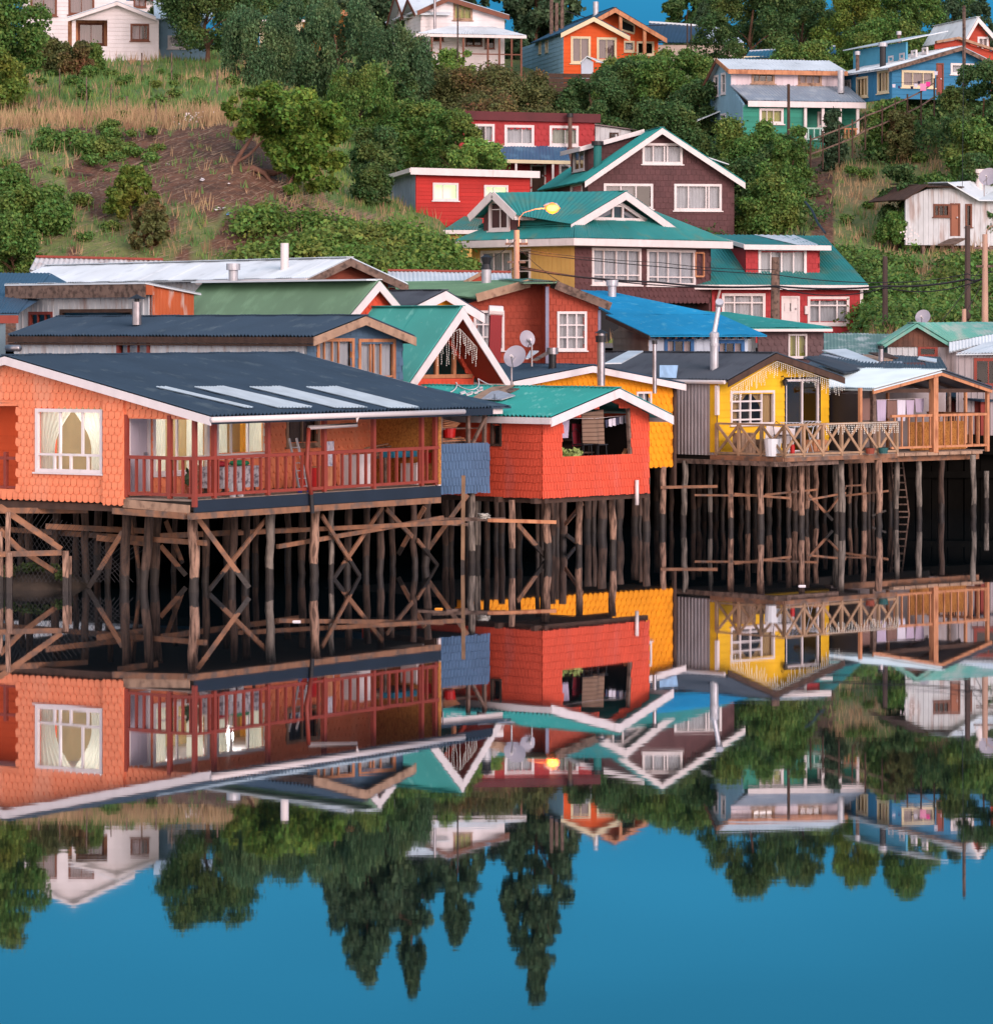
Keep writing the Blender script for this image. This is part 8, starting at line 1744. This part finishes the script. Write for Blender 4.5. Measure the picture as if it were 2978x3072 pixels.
TR = [
 ('round',F_mid,-25,-120,None,330,196,'tall bushy tree cut off by the left edge',dict(leaves=15000,seed=2)),
 ('round',F_yel,-60,150,None,330,192,'lower yellowish tree at the left edge below the tall one',dict(leaves=11000,seed=3)),
 ('round',F_dark,620,-150,None,330,224,'broad dark tree right of the white hill cottage',dict(leaves=16000,seed=4)),
 ('round',F_dark,520,10,None,190,233,'dark lower tree over the pale blue wing',dict(leaves=9000,seed=5)),
 ('willow',F_will,770,40,None,250,215,'dense grey-green willow left of centre on the hill',dict(leaves=16000,seed=6)),
 ('willow',F_will,905,0,None,220,228,'taller willow just right of the dense grey-green willow',dict(leaves=14000,seed=7)),
 ('willow',F_will,1010,10,None,260,226,'middle willow of the hillside clump',dict(leaves=15000,seed=8)),
 ('willow',F_will,1180,75,None,240,224,'rightmost willow below the white veranda house',dict(leaves=15000,seed=6)),
 ('willow',F_mid,1080,200,None,220,214,'bushy green tree below the middle willow',dict(leaves=11000,seed=9)),
 ('bush',F_mid,1250,260,None,190,212,'green bush below the rightmost willow',dict(leaves=9000,seed=10)),
 ('bush',F_red,1400,180,None,330,226,'russet-green shrub mass below the veranda',dict(leaves=15000,seed=11)),
 ('bush',F_red,1560,180,None,300,224,'second russet shrub left of the blue side wall',dict(leaves=14000,seed=12)),
 ('bush',F_red,1490,250,None,360,219,'low russet shrub above the red two-storey house',dict(leaves=14000,seed=13)),
 ('bush',F_light,1330,110,None,130,232,'light green climber before the white veranda',dict(leaves=6000,seed=14)),
 ('bush',F_light,1380,95,None,110,236,'pale bush touching the veranda roof',dict(leaves=5000,seed=15)),
 ('round',F_mid,1370,310,None,200,200,'light-leaved tree left of the blue porch roof',dict(leaves=12000,seed=16)),
 ('round',F_light,1430,390,None,180,197,'young pale tree behind the crimson shed',dict(leaves=9000,seed=17)),
 ('round',F_mid,1290,330,None,160,203,'green tree above the blue-grey shed side',dict(leaves=9000,seed=18)),
 ('round',F_dark,1780,230,None,220,224,'dark tree behind the white annex',dict(leaves=12000,seed=19)),
 ('round',F_dark,1900,180,None,260,228,'dark tree right of the timber retaining wall',dict(leaves=13000,seed=20)),
 ('bush',F_mid,1870,140,None,200,238,'bush right below the orange hill house',dict(leaves=10000,seed=21)),
 ('round',F_mid,2030,140,None,260,226,'large tree left of the pale blue house',dict(leaves=14000,seed=22)),
 ('round',F_dark,2100,230,None,200,219,'dark tree against the pale blue gable',dict(leaves=11000,seed=23)),
 ('bush',F_dark,1990,290,None,260,214,'dark bush above the brown gable ridge',dict(leaves=11000,seed=24)),
 ('ragged',F_dark,2250,-90,None,330,246,'large dark tree above the pale blue house roof',dict(leaves=17000,seed=25)),
 ('ragged',F_dark,2400,-75,None,260,252,'dark tree with ragged top beside the large one',dict(leaves=14000,seed=26)),
 ('ragged',F_yel,2570,-60,None,280,246,'yellow-green broad tree above the tin roof',dict(leaves=16000,seed=27)),
 ('ragged',F_mid,2720,-95,None,280,247,'tall green tree behind the vivid blue house',dict(leaves=16000,seed=28)),
 ('round',F_mid,2640,50,None,260,238,'rounded green tree directly over the clerestory',dict(leaves=12000,seed=29)),
 ('round',F_mid,2420,120,None,240,236,'green tree between the tin roofs',dict(leaves=11000,seed=30)),
 ('ragged',F_con,2860,-30,None,130,262,'thin dark pine at the top right',dict(leaves=8000,seed=31)),
 ('ragged',F_con,2940,-20,None,110,266,'second thin dark pine near the right corner',dict(leaves=7000,seed=32)),
 ('round',F_dark,2950,180,None,260,203,'dark tree at the right edge beside the weathered pole',dict(leaves=15000,seed=33)),
 ('bush',F_mid,2920,290,None,190,199,'green bush under the dark tree at the right edge',dict(leaves=9000,seed=34)),
 ('bush',F_dark,2940,400,None,150,196,'lower dark bush at the right edge above the shed',dict(leaves=8000,seed=35)),
 ('mass',F_con,1105,-430,None,400,275,'huge dark broad tree on the hilltop left of the veranda house',dict(leaves=26000,seed=36,size=.26)),
 ('round',F_dark,740,-90,None,240,262,'dark tree filling behind the dense willow',dict(leaves=11000,seed=73)),
 ('round',F_dark,960,-80,None,260,280,'dark tree behind the unfinished house',dict(leaves=12000,seed=74)),
 ('round',F_dark,450,-70,None,150,262,'dark tree behind the pink-white house',dict(leaves=8000,seed=75)),
 ('mass',F_con,1235,-490,None,220,278,'tallest spire of the hilltop trees',dict(leaves=13000,seed=37,size=.24)),
 ('mass',F_con,1370,-320,None,210,272,'dark tree behind the white gabled hill house',dict(leaves=10000,seed=38,size=.26)),
 ('mass',F_con,1608,-500,None,290,276,'tall dark spire tree behind the three hilltop poles',dict(leaves=26000,seed=39,size=.24)),
 ('round',F_dark,890,-60,None,240,262,'dark tree behind the teal-roofed cream house',dict(leaves=11000,seed=40)),
 ('round',F_dark,1270,0,None,150,262,'dark tree between unfinished house and veranda house',dict(leaves=8000,seed=41)),
 ('round',F_dark,2330,-60,None,300,285,'back row dark tree behind the large ragged tree',dict(leaves=9000,seed=76)),
 ('round',F_dark,2640,-70,None,320,288,'back row dark tree behind the yellow-green tree',dict(leaves=9000,seed=77)),
 ('round',F_dark,2860,-50,None,220,285,'back row tree at the upper right',dict(leaves=8000,seed=78)),
 ('ragged',F_dark,2060,-60,None,170,330,'far left tree of the distant wooded ridge',dict(leaves=8000,seed=42,size=.3)),
 ('ragged',F_dark,2150,-50,None,180,335,'far dark tree on the distant ridge',dict(leaves=8000,seed=43,size=.3)),
 ('cone',F_con,2110,-10,None,90,325,'small far conifer on the distant ridge',dict(leaves=5000,seed=44,size=.3)),
 ('bush',F_dark,2170,470,None,240,204,'dark bush right of the brown gable house',dict(leaves=12000,seed=45)),
 ('bush',F_mid,2250,330,None,250,206,'big green bush covering the green veranda wall',dict(leaves=13000,seed=46)),
 ('bush',F_dark,2315,380,None,200,205,'dark bush beside the hillside path',dict(leaves=11000,seed=47)),
 ('bush',F_mid,2335,470,None,170,199,'green bush left of the dirt path',dict(leaves=9000,seed=48)),
 ('bush',F_mid,2300,520,None,230,196,'large lower bush between brown house and path',dict(leaves=12000,seed=49)),
 ('bush',F_dark,2210,400,None,180,210,'bush under the pale blue lean-to',dict(leaves=9000,seed=50)),
 ('bush',F_mid,2375,322,None,120,203,'bush at the foot of the leaning pole',dict(leaves=5000,seed=79)),
 ('column',F_con,2501,325,None,120,208,'narrow dark cypress before the green veranda',dict(leaves=6000,seed=51)),
 ('bush',F_mid,2660,270,None,150,208,'bush under the washing line',dict(leaves=7000,seed=52)),
 ('bush',F_red,2700,300,None,100,206,'small russet bush by the blue house corner',dict(leaves=4000,seed=53)),
 ('bush',F_dark,2700,445,None,120,196,'small dark round bush on the right slope',dict(leaves=5000,seed=54)),
 ('bush',F_mid,2810,500,None,200,197,'ferny bush above the white hill shed',dict(leaves=8000,seed=55)),
 ('bush',F_mid,2690,610,None,120,194,'low bush left of the white hill shed',dict(leaves=5000,seed=56)),
 ('bush',F_dark,3010,560,None,120,196,'dark bush behind the right edge of the hill shed',dict(leaves=5000,seed=57)),
 ('bush',F_mid,575,340,None,130,187,'low shrub with white blossoms on the brow',dict(leaves=6000,seed=58)),
 ('bush',F_dark,700,320,None,140,190,'shrub between the blossom shrub and crooked tree',dict(leaves=6000,seed=59)),
 ('bush',F_mid,100,540,None,230,171,'large bramble bush at the lower left bank',dict(leaves=11000,seed=60)),
 ('bush',F_mid,20,490,None,140,174,'green bush at the left edge of the bank',dict(leaves=7000,seed=61)),
 ('bush',F_mid,270,400,None,110,180,'upper green bush on the brown bank',dict(leaves=5000,seed=62)),
 ('bush',F_mid,160,395,None,110,181,'bush below the straw grass on the left',dict(leaves=5000,seed=63)),
 ('bush',F_mid,40,620,None,180,167,'lowest bush at the left edge over the tin roof',dict(leaves=8000,seed=64)),
 ('bush',F_mid,260,120,None,120,216,'hedge bush by the cottage porch',dict(leaves=5000,seed=65)),
 ('bush',F_red,140,85,None,170,215,'reddish hedge below the tall white house',dict(leaves=7000,seed=66)),
 ('bush',F_red,220,110,None,130,213,'second reddish hedge below the cottage',dict(leaves=6000,seed=67)),
 ('bush',F_dark,1200,130,None,120,215,'dark shrub in the willow shade',dict(leaves=5000,seed=68)),
 ('bush',F_dark,1120,350,None,150,196,'dark undergrowth left of the blue-grey shed',dict(leaves=7000,seed=69)),
 ('bush',F_dark,1115,470,None,120,188,'bush beside the shed side wall',dict(leaves=6000,seed=71)),
]
for t in TR: treepx(t[0], t[1], *t[2:7], t[7], group=None, name={'cone':'conifer','bush':'bush','willow':'willow_tree','column':'cypress','ragged':'tall_tree'}.get(t[0],'leafy_tree'), cat='bush' if t[0] == 'bush' else 'tree', **t[8])
# ragged yellowish shrub on the bank
treepx('ragged', F_yel, 395, 505, None, 170, 172, 'spindly yellow-flecked shrub in front of the brown bank', name='shrub', cat='bush', leaves=4200, seed=72, size=.14)
treepx('ragged', F_red, 455, 600, None, 130, 169, 'thin russet shrub right of the yellow-flecked one', name='shrub', cat='bush', leaves=3000, seed=73, size=.14)
# crooked foreground tree
Y_ = 178; b = wpt(*A(1300,1175), Y_); e_ = empty('crooked_tree', b, 0, 'crooked tree with arching red trunks on the brown bank', 'tree')
def tp(x, y, dy=0): q = wpt(*A(x,y), Y_+dy)-b; return tuple(q)
mb = MB()
mb.tube([(0,.2,-.5), tp(1320,1150), tp(1345,1110), tp(1350,1050,.5), tp(1395,1000,.8), tp(1470,975,1), tp(1560,985,1), tp(1640,960,.5)], [.42,.36,.3,.26,.22,.2,.17,.12], 9)
mb.tube([tp(1320,1150), tp(1290,1100), tp(1285,1050), tp(1310,1000), tp(1360,965), tp(1440,955), tp(1510,985), tp(1550,1050), tp(1590,1090), tp(1610,1115)], [.3,.24,.2,.17,.17,.16,.15,.13,.1,.08], 8)
mb.tube([tp(1295,1070), tp(1320,980), tp(1345,920), tp(1380,860), tp(1450,760)], [.18,.14,.12,.1,.06], 8); mb.tube([tp(1345,920), tp(1365,915), tp(1420,880), tp(1500,800)], [.1,.09,.08,.05], 7)
mb.tube([tp(1640,960,.5), tp(1720,900), tp(1760,780), tp(1700,640)], [.12,.1,.08,.05], 7); mb.tube([tp(1610,1115), tp(1640,1060), tp(1680,980)], [.08,.07,.05], 6)
mb.build('trunk', M_redbark, e_, smooth=True)
g = np.random.default_rng(5); cs, rs = [], []
for (x, y, rx) in ((1560,560,120),(1480,650,110),(1640,640,120),(1770,600,110),(1850,680,110),(1700,720,130),(1560,740,140),(1420,740,75),(1600,850,120),(1740,830,130),(1860,800,110),(1900,900,90),(1780,930,110),(1660,930,90),(1850,1010,70),(1690,1000,60),(1940,760,80),(1380,650,60),(1440,560,55),(1300,640,50)):
    for k in range(3):
        p = tp(x+g.normal()*35, y+g.normal()*30, g.normal()*1.2); cs.append(p); q = rx/1.9/FPX*Y_*g.uniform(.45,.75); rs.append((q,q,q*.75))
P = leafcloud(np.array(cs), np.array(rs), 48000, .15, seed=9)
o = bpy.data.objects.new('crown', quads_mesh('crown', P, fm('broad_yellowgreen_leaf', (.11,.22,.03), (.20,.30,.045)))); COL.objects.link(o); o.parent = e_
# bramble banks as ground cover
def cover(name, pts, n, label, m, dz=(.5,1.3), seed=0, size=.17):
    g = random.Random(seed); cs, rs = [], []
    for _ in range(n):
        (u0,u1,Y0,Y1) = g.choice(pts); u = g.uniform(u0,u1); Y = g.uniform(Y0,Y1); cs.append((wx(u,Y), Y, tzu(u,Y)+g.uniform(-.1,.5))); q = g.uniform(*dz); rs.append((q*1.2,q*1.2,q*.75))
    P = leafcloud(np.array(cs), np.array(rs), n*480, size*.82, seed=seed, up=.2); o = bpy.data.objects.new(name, quads_mesh(name, P, m)); COL.objects.link(o); tag(o, label, 'ground cover', kind='stuff')
cover('bramble_bank', [(730,1150,167.5,173),(1000,1400,167,174),(1150,1390,166,173)], 130, 'dense green bramble bank left of the ochre house', fm('bramble_leaf_a', (.13,.25,.045), (.20,.27,.055)), seed=1)
cover('bramble_slope', [(2620,2760,166,184),(2650,3050,164,180),(2600,2700,176,190),(2480,2620,183,191),(2850,3100,178,188)], 170, 'green bramble slope behind the street at the right', fm('bramble_leaf_b', (.11,.23,.045), (.17,.25,.05)), seed=2)
cover('scrub', [(1000,1400,205,235),(2050,2420,196,222),(1500,2200,210,240),(2650,3000,206,222),(1700,2150,188,196)], 190, 'dark scrub filling gaps between the hillside trees', fm('scrub_leaf', (.08,.17,.045), (.13,.2,.05)), dz=(.6,1.5), seed=3)
cover('bank_weeds', [(0,350,170,183),(250,480,178,184),(2500,2950,184,206),(100,900,186,214),(100,900,186,214),(100,900,186,214)], 135, 'low weeds dotting bank and slopes', fm('weed_leaf', (.11,.23,.045), (.18,.25,.05)), dz=(.16,.45), seed=4, size=.11)
# white blossoms
mb = MB(); g = random.Random(4); c0 = wpt(*A(1110,690), 186)
for i in range(70):
    p = wpt(*A(g.gauss(1110,55), g.gauss(680,28)), 185.2+g.uniform(-.3,.3))-c0; s_ = g.uniform(.02,.04); mb.quad(p+Vector((-s_,0,-s_)), p+Vector((s_,0,-s_)), p+Vector((s_,0,s_)), p+Vector((-s_,0,s_)))
o = mb.build('blossoms', M_white); o.location = c0; tag(o, 'white blossoms dotting the low shrub on the brow', 'blossoms', kind='stuff')
mb = MB(); c0 = wpt(*F(1425,110), 176)
for i in range(22):
    p = wpt(*F(g.gauss(1425,24), g.gauss(110,20)), 175.5)-c0; s_ = .035; mb.quad(p+Vector((-s_,0,-s_)), p+Vector((s_,0,-s_)), p+Vector((s_,0,s_)), p+Vector((-s_,0,s_)))
o = mb.build('blossoms', M_white); o.location = c0; tag(o, 'white roses blooming left of the white hill shed', 'blossoms', kind='stuff')
# flax plants (spiky)
def flax(u, v, Y, s_, label):
    mb = MB(); g = random.Random(int(u))
    for i in range(60):
        t = g.uniform(0,6.28); l = s_*g.uniform(.6,1); e = g.uniform(.25,.9); c, s = math.cos(t), math.sin(t); w_ = .035
        mb.poly([(-s*w_,c*w_,0),(s*w_,-c*w_,0),(c*l*(1-e)*.7+s*w_,s*l*(1-e)*.7-c*w_,l*e*.8),(c*l*(1-e)*1.1,s*l*(1-e)*1.1,l*e)])
    o = mb.build('flax_plant', fm('flax_leaf', (.05,.085,.045), (.08,.11,.05))); o.location = (wx(u,Y), Y, tz0(u,Y)); tag(o, label, 'plant')
for i, (x, y, Y, s_, lb) in enumerate(((1665,690,199,2.2,'big spiky flax plant on the right slope'),(1700,640,201,1.6,'smaller spiky flax beside the big one'),(830,1100,189,1.9,'spiky flax left of the dirt path'),(800,980,192,1.7,'upper spiky flax left of the dirt path'),(560,1080,190,1.6,'spiky flax below the large bush'),(700,780,202,1.5,'flax leaves above the green bush'))): flax(C(x,y)[0], C(x,y)[1], Y, s_, lb)
# fence posts
fp = [(A,225,395,200,'thick leaning stump-like post left on the grass slope'),(A,340,565,192,'pale stake on the left grass slope'),(A,222,690,186,'thin post at the left of the brow'),(A,495,700,186,'tall thin post on the brow'),(A,630,660,187,'second thin post on the brow'),(A,720,700,186,'third post on the brow'),(A,885,720,186,'thick post on the brow left of the blossoms'),(A,635,360,205,'dark thick fence post below the cottage'),(A,808,430,205,'post of the upper wire fence'),(A,978,480,202,'post right along the upper wire fence'),(A,1235,540,198,'post near the dense willow'),(A,568,310,210,'post by the cottage porch'),(A,1368,1300,172,'short stake by the crooked tree'),(B,276,870,196,'left grey post of the garden fence'),(B,410,960,195,'tall grey post of the garden fence'),(A,707,300,212,'short post right below the cottage'),(A,925,340,212,'short post before the pale blue wing')]
hts = [100,170,150,260,180,150,150,110,130,180,140,120,70,160,250,40,40]
for (fn, x, y, Y, lb), hpx in zip(fp, hts):
    u, v = fn(x, y); Yh = hit(u, v) or Y; Yh = min(max(Yh, 166), 240); z = tz0(u, Yh); mb = MB(); hh = hpx/1.9/FPX*Yh; mb.tube([(0,0,-.3),(random.uniform(-.05,.05),0,hh)], [.07 if hpx < 160 else .045, .045 if hpx < 160 else .03], 7)
    o = mb.build('fence_post', M_oldwood); o.location = (wx(u,Yh), Yh, z); tag(o, lb, 'post')
# path fence right
pts = [(C,860,795),(C,930,770),(C,1022,735),(C,1098,705),(C,1172,660),(C,1268,625),(C,1342,590),(C,1412,560),(C,1490,520),(C,1565,470)]
P_ = [wpt(*fn(x,y), 204+i*.4) for i, (fn,x,y) in enumerate(pts)]; c0 = P_[0].copy(); e_ = empty('path_fence', c0, 0, 'rustic wooden fence climbing beside the path to the blue house', 'fence')
mb = MB()
for a, b2 in zip(P_, P_[1:]): mb.beam(a-c0, b2-c0, .05, .08)
mb.build('top_rail', M_oldwood, e_)
for i, p in enumerate(P_): mb = MB(); q = p-c0; mb.tube([q+Vector((0,0,.25)), q+Vector((0,0,-1.9))], .05, 7); mb.build('post', M_darkwood, e_)
mb = MB(); 
for a, b2 in zip(P_, P_[1:]): mb.beam(a-c0-Vector((0,0,.8)), b2-c0-Vector((0,0,.8)), .05, .08)
mb.build('lower_rail', M_oldwood, e_)
# black hose down the path
q = [wpt(*C(850,1150),190)]; 
wire([C(830,1150)+(186,), C(870,1200)+(183,), C(900,1270)+(180,), C(945,1330)+(177,)], 180, .04, 0, 'black water pipe running down beside the dirt path')
# litter on the bank
for i, (x, y, lb) in enumerate(((955,995,'white rag high on the brown bank'),(1240,1222,'white paper at the left of the litter heap'),(1270,1245,'pinkish scrap in the litter heap'),(1302,1255,'blue bag in the litter heap'),(1440,1222,'white bag right of the litter heap'),(1150,1065,'small white scrap in the middle of the bank'),(510,1155,'white stick-like scrap low on the left bank'),(1305,1090,'white rag by the crooked trunk'))):
    u, v = A(x, y); Y_ = hit(u, v) or 175; s_ = .16; mb = MB(); g = random.Random(i)
    mb.poly([(s_*g.uniform(.6,1.4)*math.cos(t), s_*.7*math.sin(t), .06+g.uniform(0,.12)) for t in (0,1,2,3,4,5)]); mb.poly([(s_*g.uniform(.3,.9)*math.cos(t)+.05, s_*.5*math.sin(t), .16+g.uniform(0,.08)) for t in (0,1,2,3,4,5)])
    o = mb.build('litter', mat('blue_bag', S(120,160,210)) if 'blue' in lb else M_white); o.location = (wx(u,Y_), Y_-.1, tz0(u,Y_)+.1); tag(o, lb, 'litter')
u, v = A(460,1000); Y_ = hit(u,v) or 178; mb = MB(); mb.beam((-.5,0,.25),(.6,.1,.05),.35,.03); o = mb.build('tin_sheet', mat('redbrown_tin', S(110,66,60))); o.location = (wx(u,Y_),Y_,tz0(u,Y_)+.05); tag(o, 'rusty red tin sheet lying on the brown bank', 'tin sheet')
# mound at the jetty, far left
mb = MB(); n = 20
g = np.random.default_rng(3)
for j in range(n):
    for i in range(n):
        x = i/(n-1)*2-1; y = j/(n-1)*2-1; q = max(0, 1-x*x-y*y*.8); mb.v.append((x*1.9, y*2.2, .75*q+.12*mnoise.noise(Vector((x*4,y*4,1)))-.25))
for j in range(n-1):
    for i in range(n-1): a = j*n+i; mb.f.append((a,a+1,a+n+1,a+n))
o = mb.build('mud_bank', mat('mud', (.05,.035,.025), rough=.95, var=.3, scale=5, bump=.8), smooth=True); o.location = (wx(90,97.6), 98.4, 0); tag(o, 'small mud bank at the far left waterline', 'bank', kind='structure')
cs = []; rs = []
for i in range(16): x = random.uniform(-.9,.9); cs.append((x, random.uniform(-1.5,.2), .45*(1-x*x*.5)-.02)); rs.append((.2,.2,.13))
o = bpy.data.objects.new('weeds', quads_mesh('weeds', leafcloud(np.array(cs), np.array(rs), 1500, .06, seed=3), fm('weed_leaf_b', (.07,.12,.03), (.1,.14,.04)))); COL.objects.link(o); o.location = (wx(100,97.4), 98.0, .12); tag(o, 'small weeds growing on the mud bank at the jetty', 'weeds', kind='stuff')
# ---------- added black backdrop and platform, keeping the space under the houses dark
X0 = 0; e_ = empty('backdrop', (0,140,0), 0, 'near-black wall added behind the pilings to keep the space under the houses dark', 'backdrop')
M_shadeblack = mat('shade_black', (.005,.0045,.004), rough=1, var=.3, scale=2, spec=0)  # near-black colour stands for the shade under the houses
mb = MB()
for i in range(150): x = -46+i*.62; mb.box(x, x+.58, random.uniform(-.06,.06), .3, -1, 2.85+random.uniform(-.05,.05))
mb.build('shade_boards', M_shadeblack, e_)
mb = MB(); mb.box(-46,47,-.16,-.07,2.2,2.45); mb.box(-46,47,-.16,-.07,1.2,1.45); mb.build('shade_rails', M_shadeblack, e_)
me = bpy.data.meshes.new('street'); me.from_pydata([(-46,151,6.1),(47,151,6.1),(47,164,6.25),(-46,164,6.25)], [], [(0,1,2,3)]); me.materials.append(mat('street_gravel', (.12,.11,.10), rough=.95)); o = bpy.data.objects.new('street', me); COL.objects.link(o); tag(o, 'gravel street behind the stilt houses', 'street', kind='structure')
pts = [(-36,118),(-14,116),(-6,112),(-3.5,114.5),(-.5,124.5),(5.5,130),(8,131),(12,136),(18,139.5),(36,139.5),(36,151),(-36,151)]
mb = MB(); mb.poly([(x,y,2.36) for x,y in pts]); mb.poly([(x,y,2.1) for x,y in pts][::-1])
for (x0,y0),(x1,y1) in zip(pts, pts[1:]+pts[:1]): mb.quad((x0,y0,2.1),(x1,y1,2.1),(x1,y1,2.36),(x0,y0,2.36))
o = mb.build('shade_platform', M_shadeblack); tag(o, 'near-black platform added as floor under the middle rows of houses', 'platform')  # added floor, near-black so no lit gaps show beneath the houses
# ================================================================ WATER
me = bpy.data.meshes.new('water'); me.from_pydata([(-1500,-1200,0),(1500,-1200,0),(1500,150,0),(-1500,150,0)], [], [(0,1,2,3)]); wo = bpy.data.objects.new('water', me); COL.objects.link(wo); tag(wo, 'calm dark sea inlet mirroring the houses', 'water', kind='structure')
m = bpy.data.materials.new('calm_water'); m.use_nodes = True; nt = m.node_tree; N = nt.nodes; L = nt.links; N.remove(N['Principled BSDF'])
gl = N.new('ShaderNodeBsdfGlossy'); gl.inputs['Color'].default_value = (.94,.96,1,1); gl.inputs['Roughness'].default_value = .017
df = N.new('ShaderNodeBsdfDiffuse'); df.inputs['Color'].default_value = (.004,.010,.013,1)
fr = N.new('ShaderNodeFresnel'); fr.inputs['IOR'].default_value = 1.9
mx = N.new('ShaderNodeMixShader'); mr = N.new('ShaderNodeMapRange'); mr.inputs[1].default_value = 0; mr.inputs[2].default_value = 1; mr.inputs[3].default_value = .42; mr.inputs[4].default_value = 1.0
L.new(fr.outputs[0], mr.inputs[0]); L.new(mr.outputs[0], mx.inputs[0]); L.new(df.outputs[0], mx.inputs[1]); L.new(gl.outputs[0], mx.inputs[2]); L.new(mx.outputs[0], N['Material Output'].inputs[0])
ge = N.new('ShaderNodeNewGeometry'); mp = N.new('ShaderNodeMapping'); mp.inputs['Scale'].default_value = (.6,2.2,1); L.new(ge.outputs['Position'], mp.inputs[0])
nz = N.new('ShaderNodeTexNoise'); nz.inputs['Scale'].default_value = .9; nz.inputs['Detail'].default_value = 2; L.new(mp.outputs[0], nz.inputs[0])
bp = N.new('ShaderNodeBump'); bp.inputs['Strength'].default_value = 1; bp.inputs['Distance'].default_value = .00022; L.new(nz.outputs['Fac'], bp.inputs['Height']); L.new(bp.outputs[0], gl.inputs['Normal'])
me.materials.append(m)
# ================================================================ SKY, SUN, CAMERA
w = bpy.data.worlds.new('World'); sc.world = w; w.use_nodes = True; nt = w.node_tree; N = nt.nodes; L = nt.links; bg = N['Background']
tc = N.new('ShaderNodeTexCoord'); sp = N.new('ShaderNodeSeparateXYZ'); L.new(tc.outputs['Generated'], sp.inputs[0])
def ramp_(f, a, b, stops):
    r = N.new('ShaderNodeMapRange'); r.inputs[1].default_value = a; r.inputs[2].default_value = b; L.new(f, r.inputs[0]); c = N.new('ShaderNodeValToRGB'); L.new(r.outputs[0], c.inputs[0])
    e = c.color_ramp.elements
    for i, (p, col) in enumerate(stops):
        x = e[i] if i < 2 else e.new(p); x.position = p; x.color = (*col, 1)
    return c.outputs[0]
blue = ramp_(sp.outputs['Z'], 0, 1, [(0,(.022,.17,.33)),(.08,(.02,.185,.36)),(.15,(.027,.215,.37)),(.26,(.017,.172,.31)),(1,(.26,.38,.54))])
back = ramp_(sp.outputs['Z'], 0, 1, [(0,(1.85,1.42,1.27)),(.25,(1.6,1.33,1.25)),(.6,(.95,.95,1.02)),(1,(.40,.50,.66))])
fy = N.new('ShaderNodeMapRange'); fy.inputs[1].default_value = .15; fy.inputs[2].default_value = -.6; fy.interpolation_type = 'SMOOTHSTEP'; L.new(sp.outputs['Y'], fy.inputs[0])
mix = N.new('ShaderNodeMix'); mix.data_type = 'RGBA'; L.new(fy.outputs[0], mix.inputs[0]); L.new(blue, mix.inputs[6]); L.new(back, mix.inputs[7])
cn = N.new('ShaderNodeTexNoise'); cn.inputs['Scale'].default_value = 3; cn.inputs['Detail'].default_value = 3; cmp_ = N.new('ShaderNodeMapping'); cmp_.inputs['Scale'].default_value = (1,1,3.5); L.new(tc.outputs['Generated'], cmp_.inputs[0]); L.new(cmp_.outputs[0], cn.inputs[0])
cr = N.new('ShaderNodeMapRange'); cr.inputs[1].default_value = .35; cr.inputs[2].default_value = .7; cr.inputs[3].default_value = .88; cr.inputs[4].default_value = 1.18; L.new(cn.outputs['Fac'], cr.inputs[0]); vm = N.new('ShaderNodeVectorMath'); vm.operation = 'SCALE'; L.new(mix.outputs[2], vm.inputs[0]); L.new(cr.outputs[0], vm.inputs['Scale'])
L.new(vm.outputs[0], bg.inputs['Color']); bg.inputs['Strength'].default_value = 1.0
sl = bpy.data.lights.new('sun', 'SUN'); sl.energy = 1.6; sl.angle = math.radians(24); sl.color = (1,.80,.76); so = bpy.data.objects.new('sun', sl); COL.objects.link(so); so.rotation_euler = (math.radians(71), 0, math.radians(34)); tag(so, kind='structure')
cam = bpy.data.cameras.new('camera'); co = bpy.data.objects.new('camera', cam); COL.objects.link(co); sc.camera = co; co.location = (0,0,CAMH); co.rotation_euler = (math.radians(90),0,0)
cam.sensor_fit = 'HORIZONTAL'; cam.sensor_width = 36; cam.lens = 36*FPX/2978; cam.shift_y = -(1536-HOR)/2978; cam.clip_end = 6000; cam.clip_start = .5
sc.view_settings.view_transform = 'Standard'; sc.view_settings.look = 'None'; sc.view_settings.exposure = .55
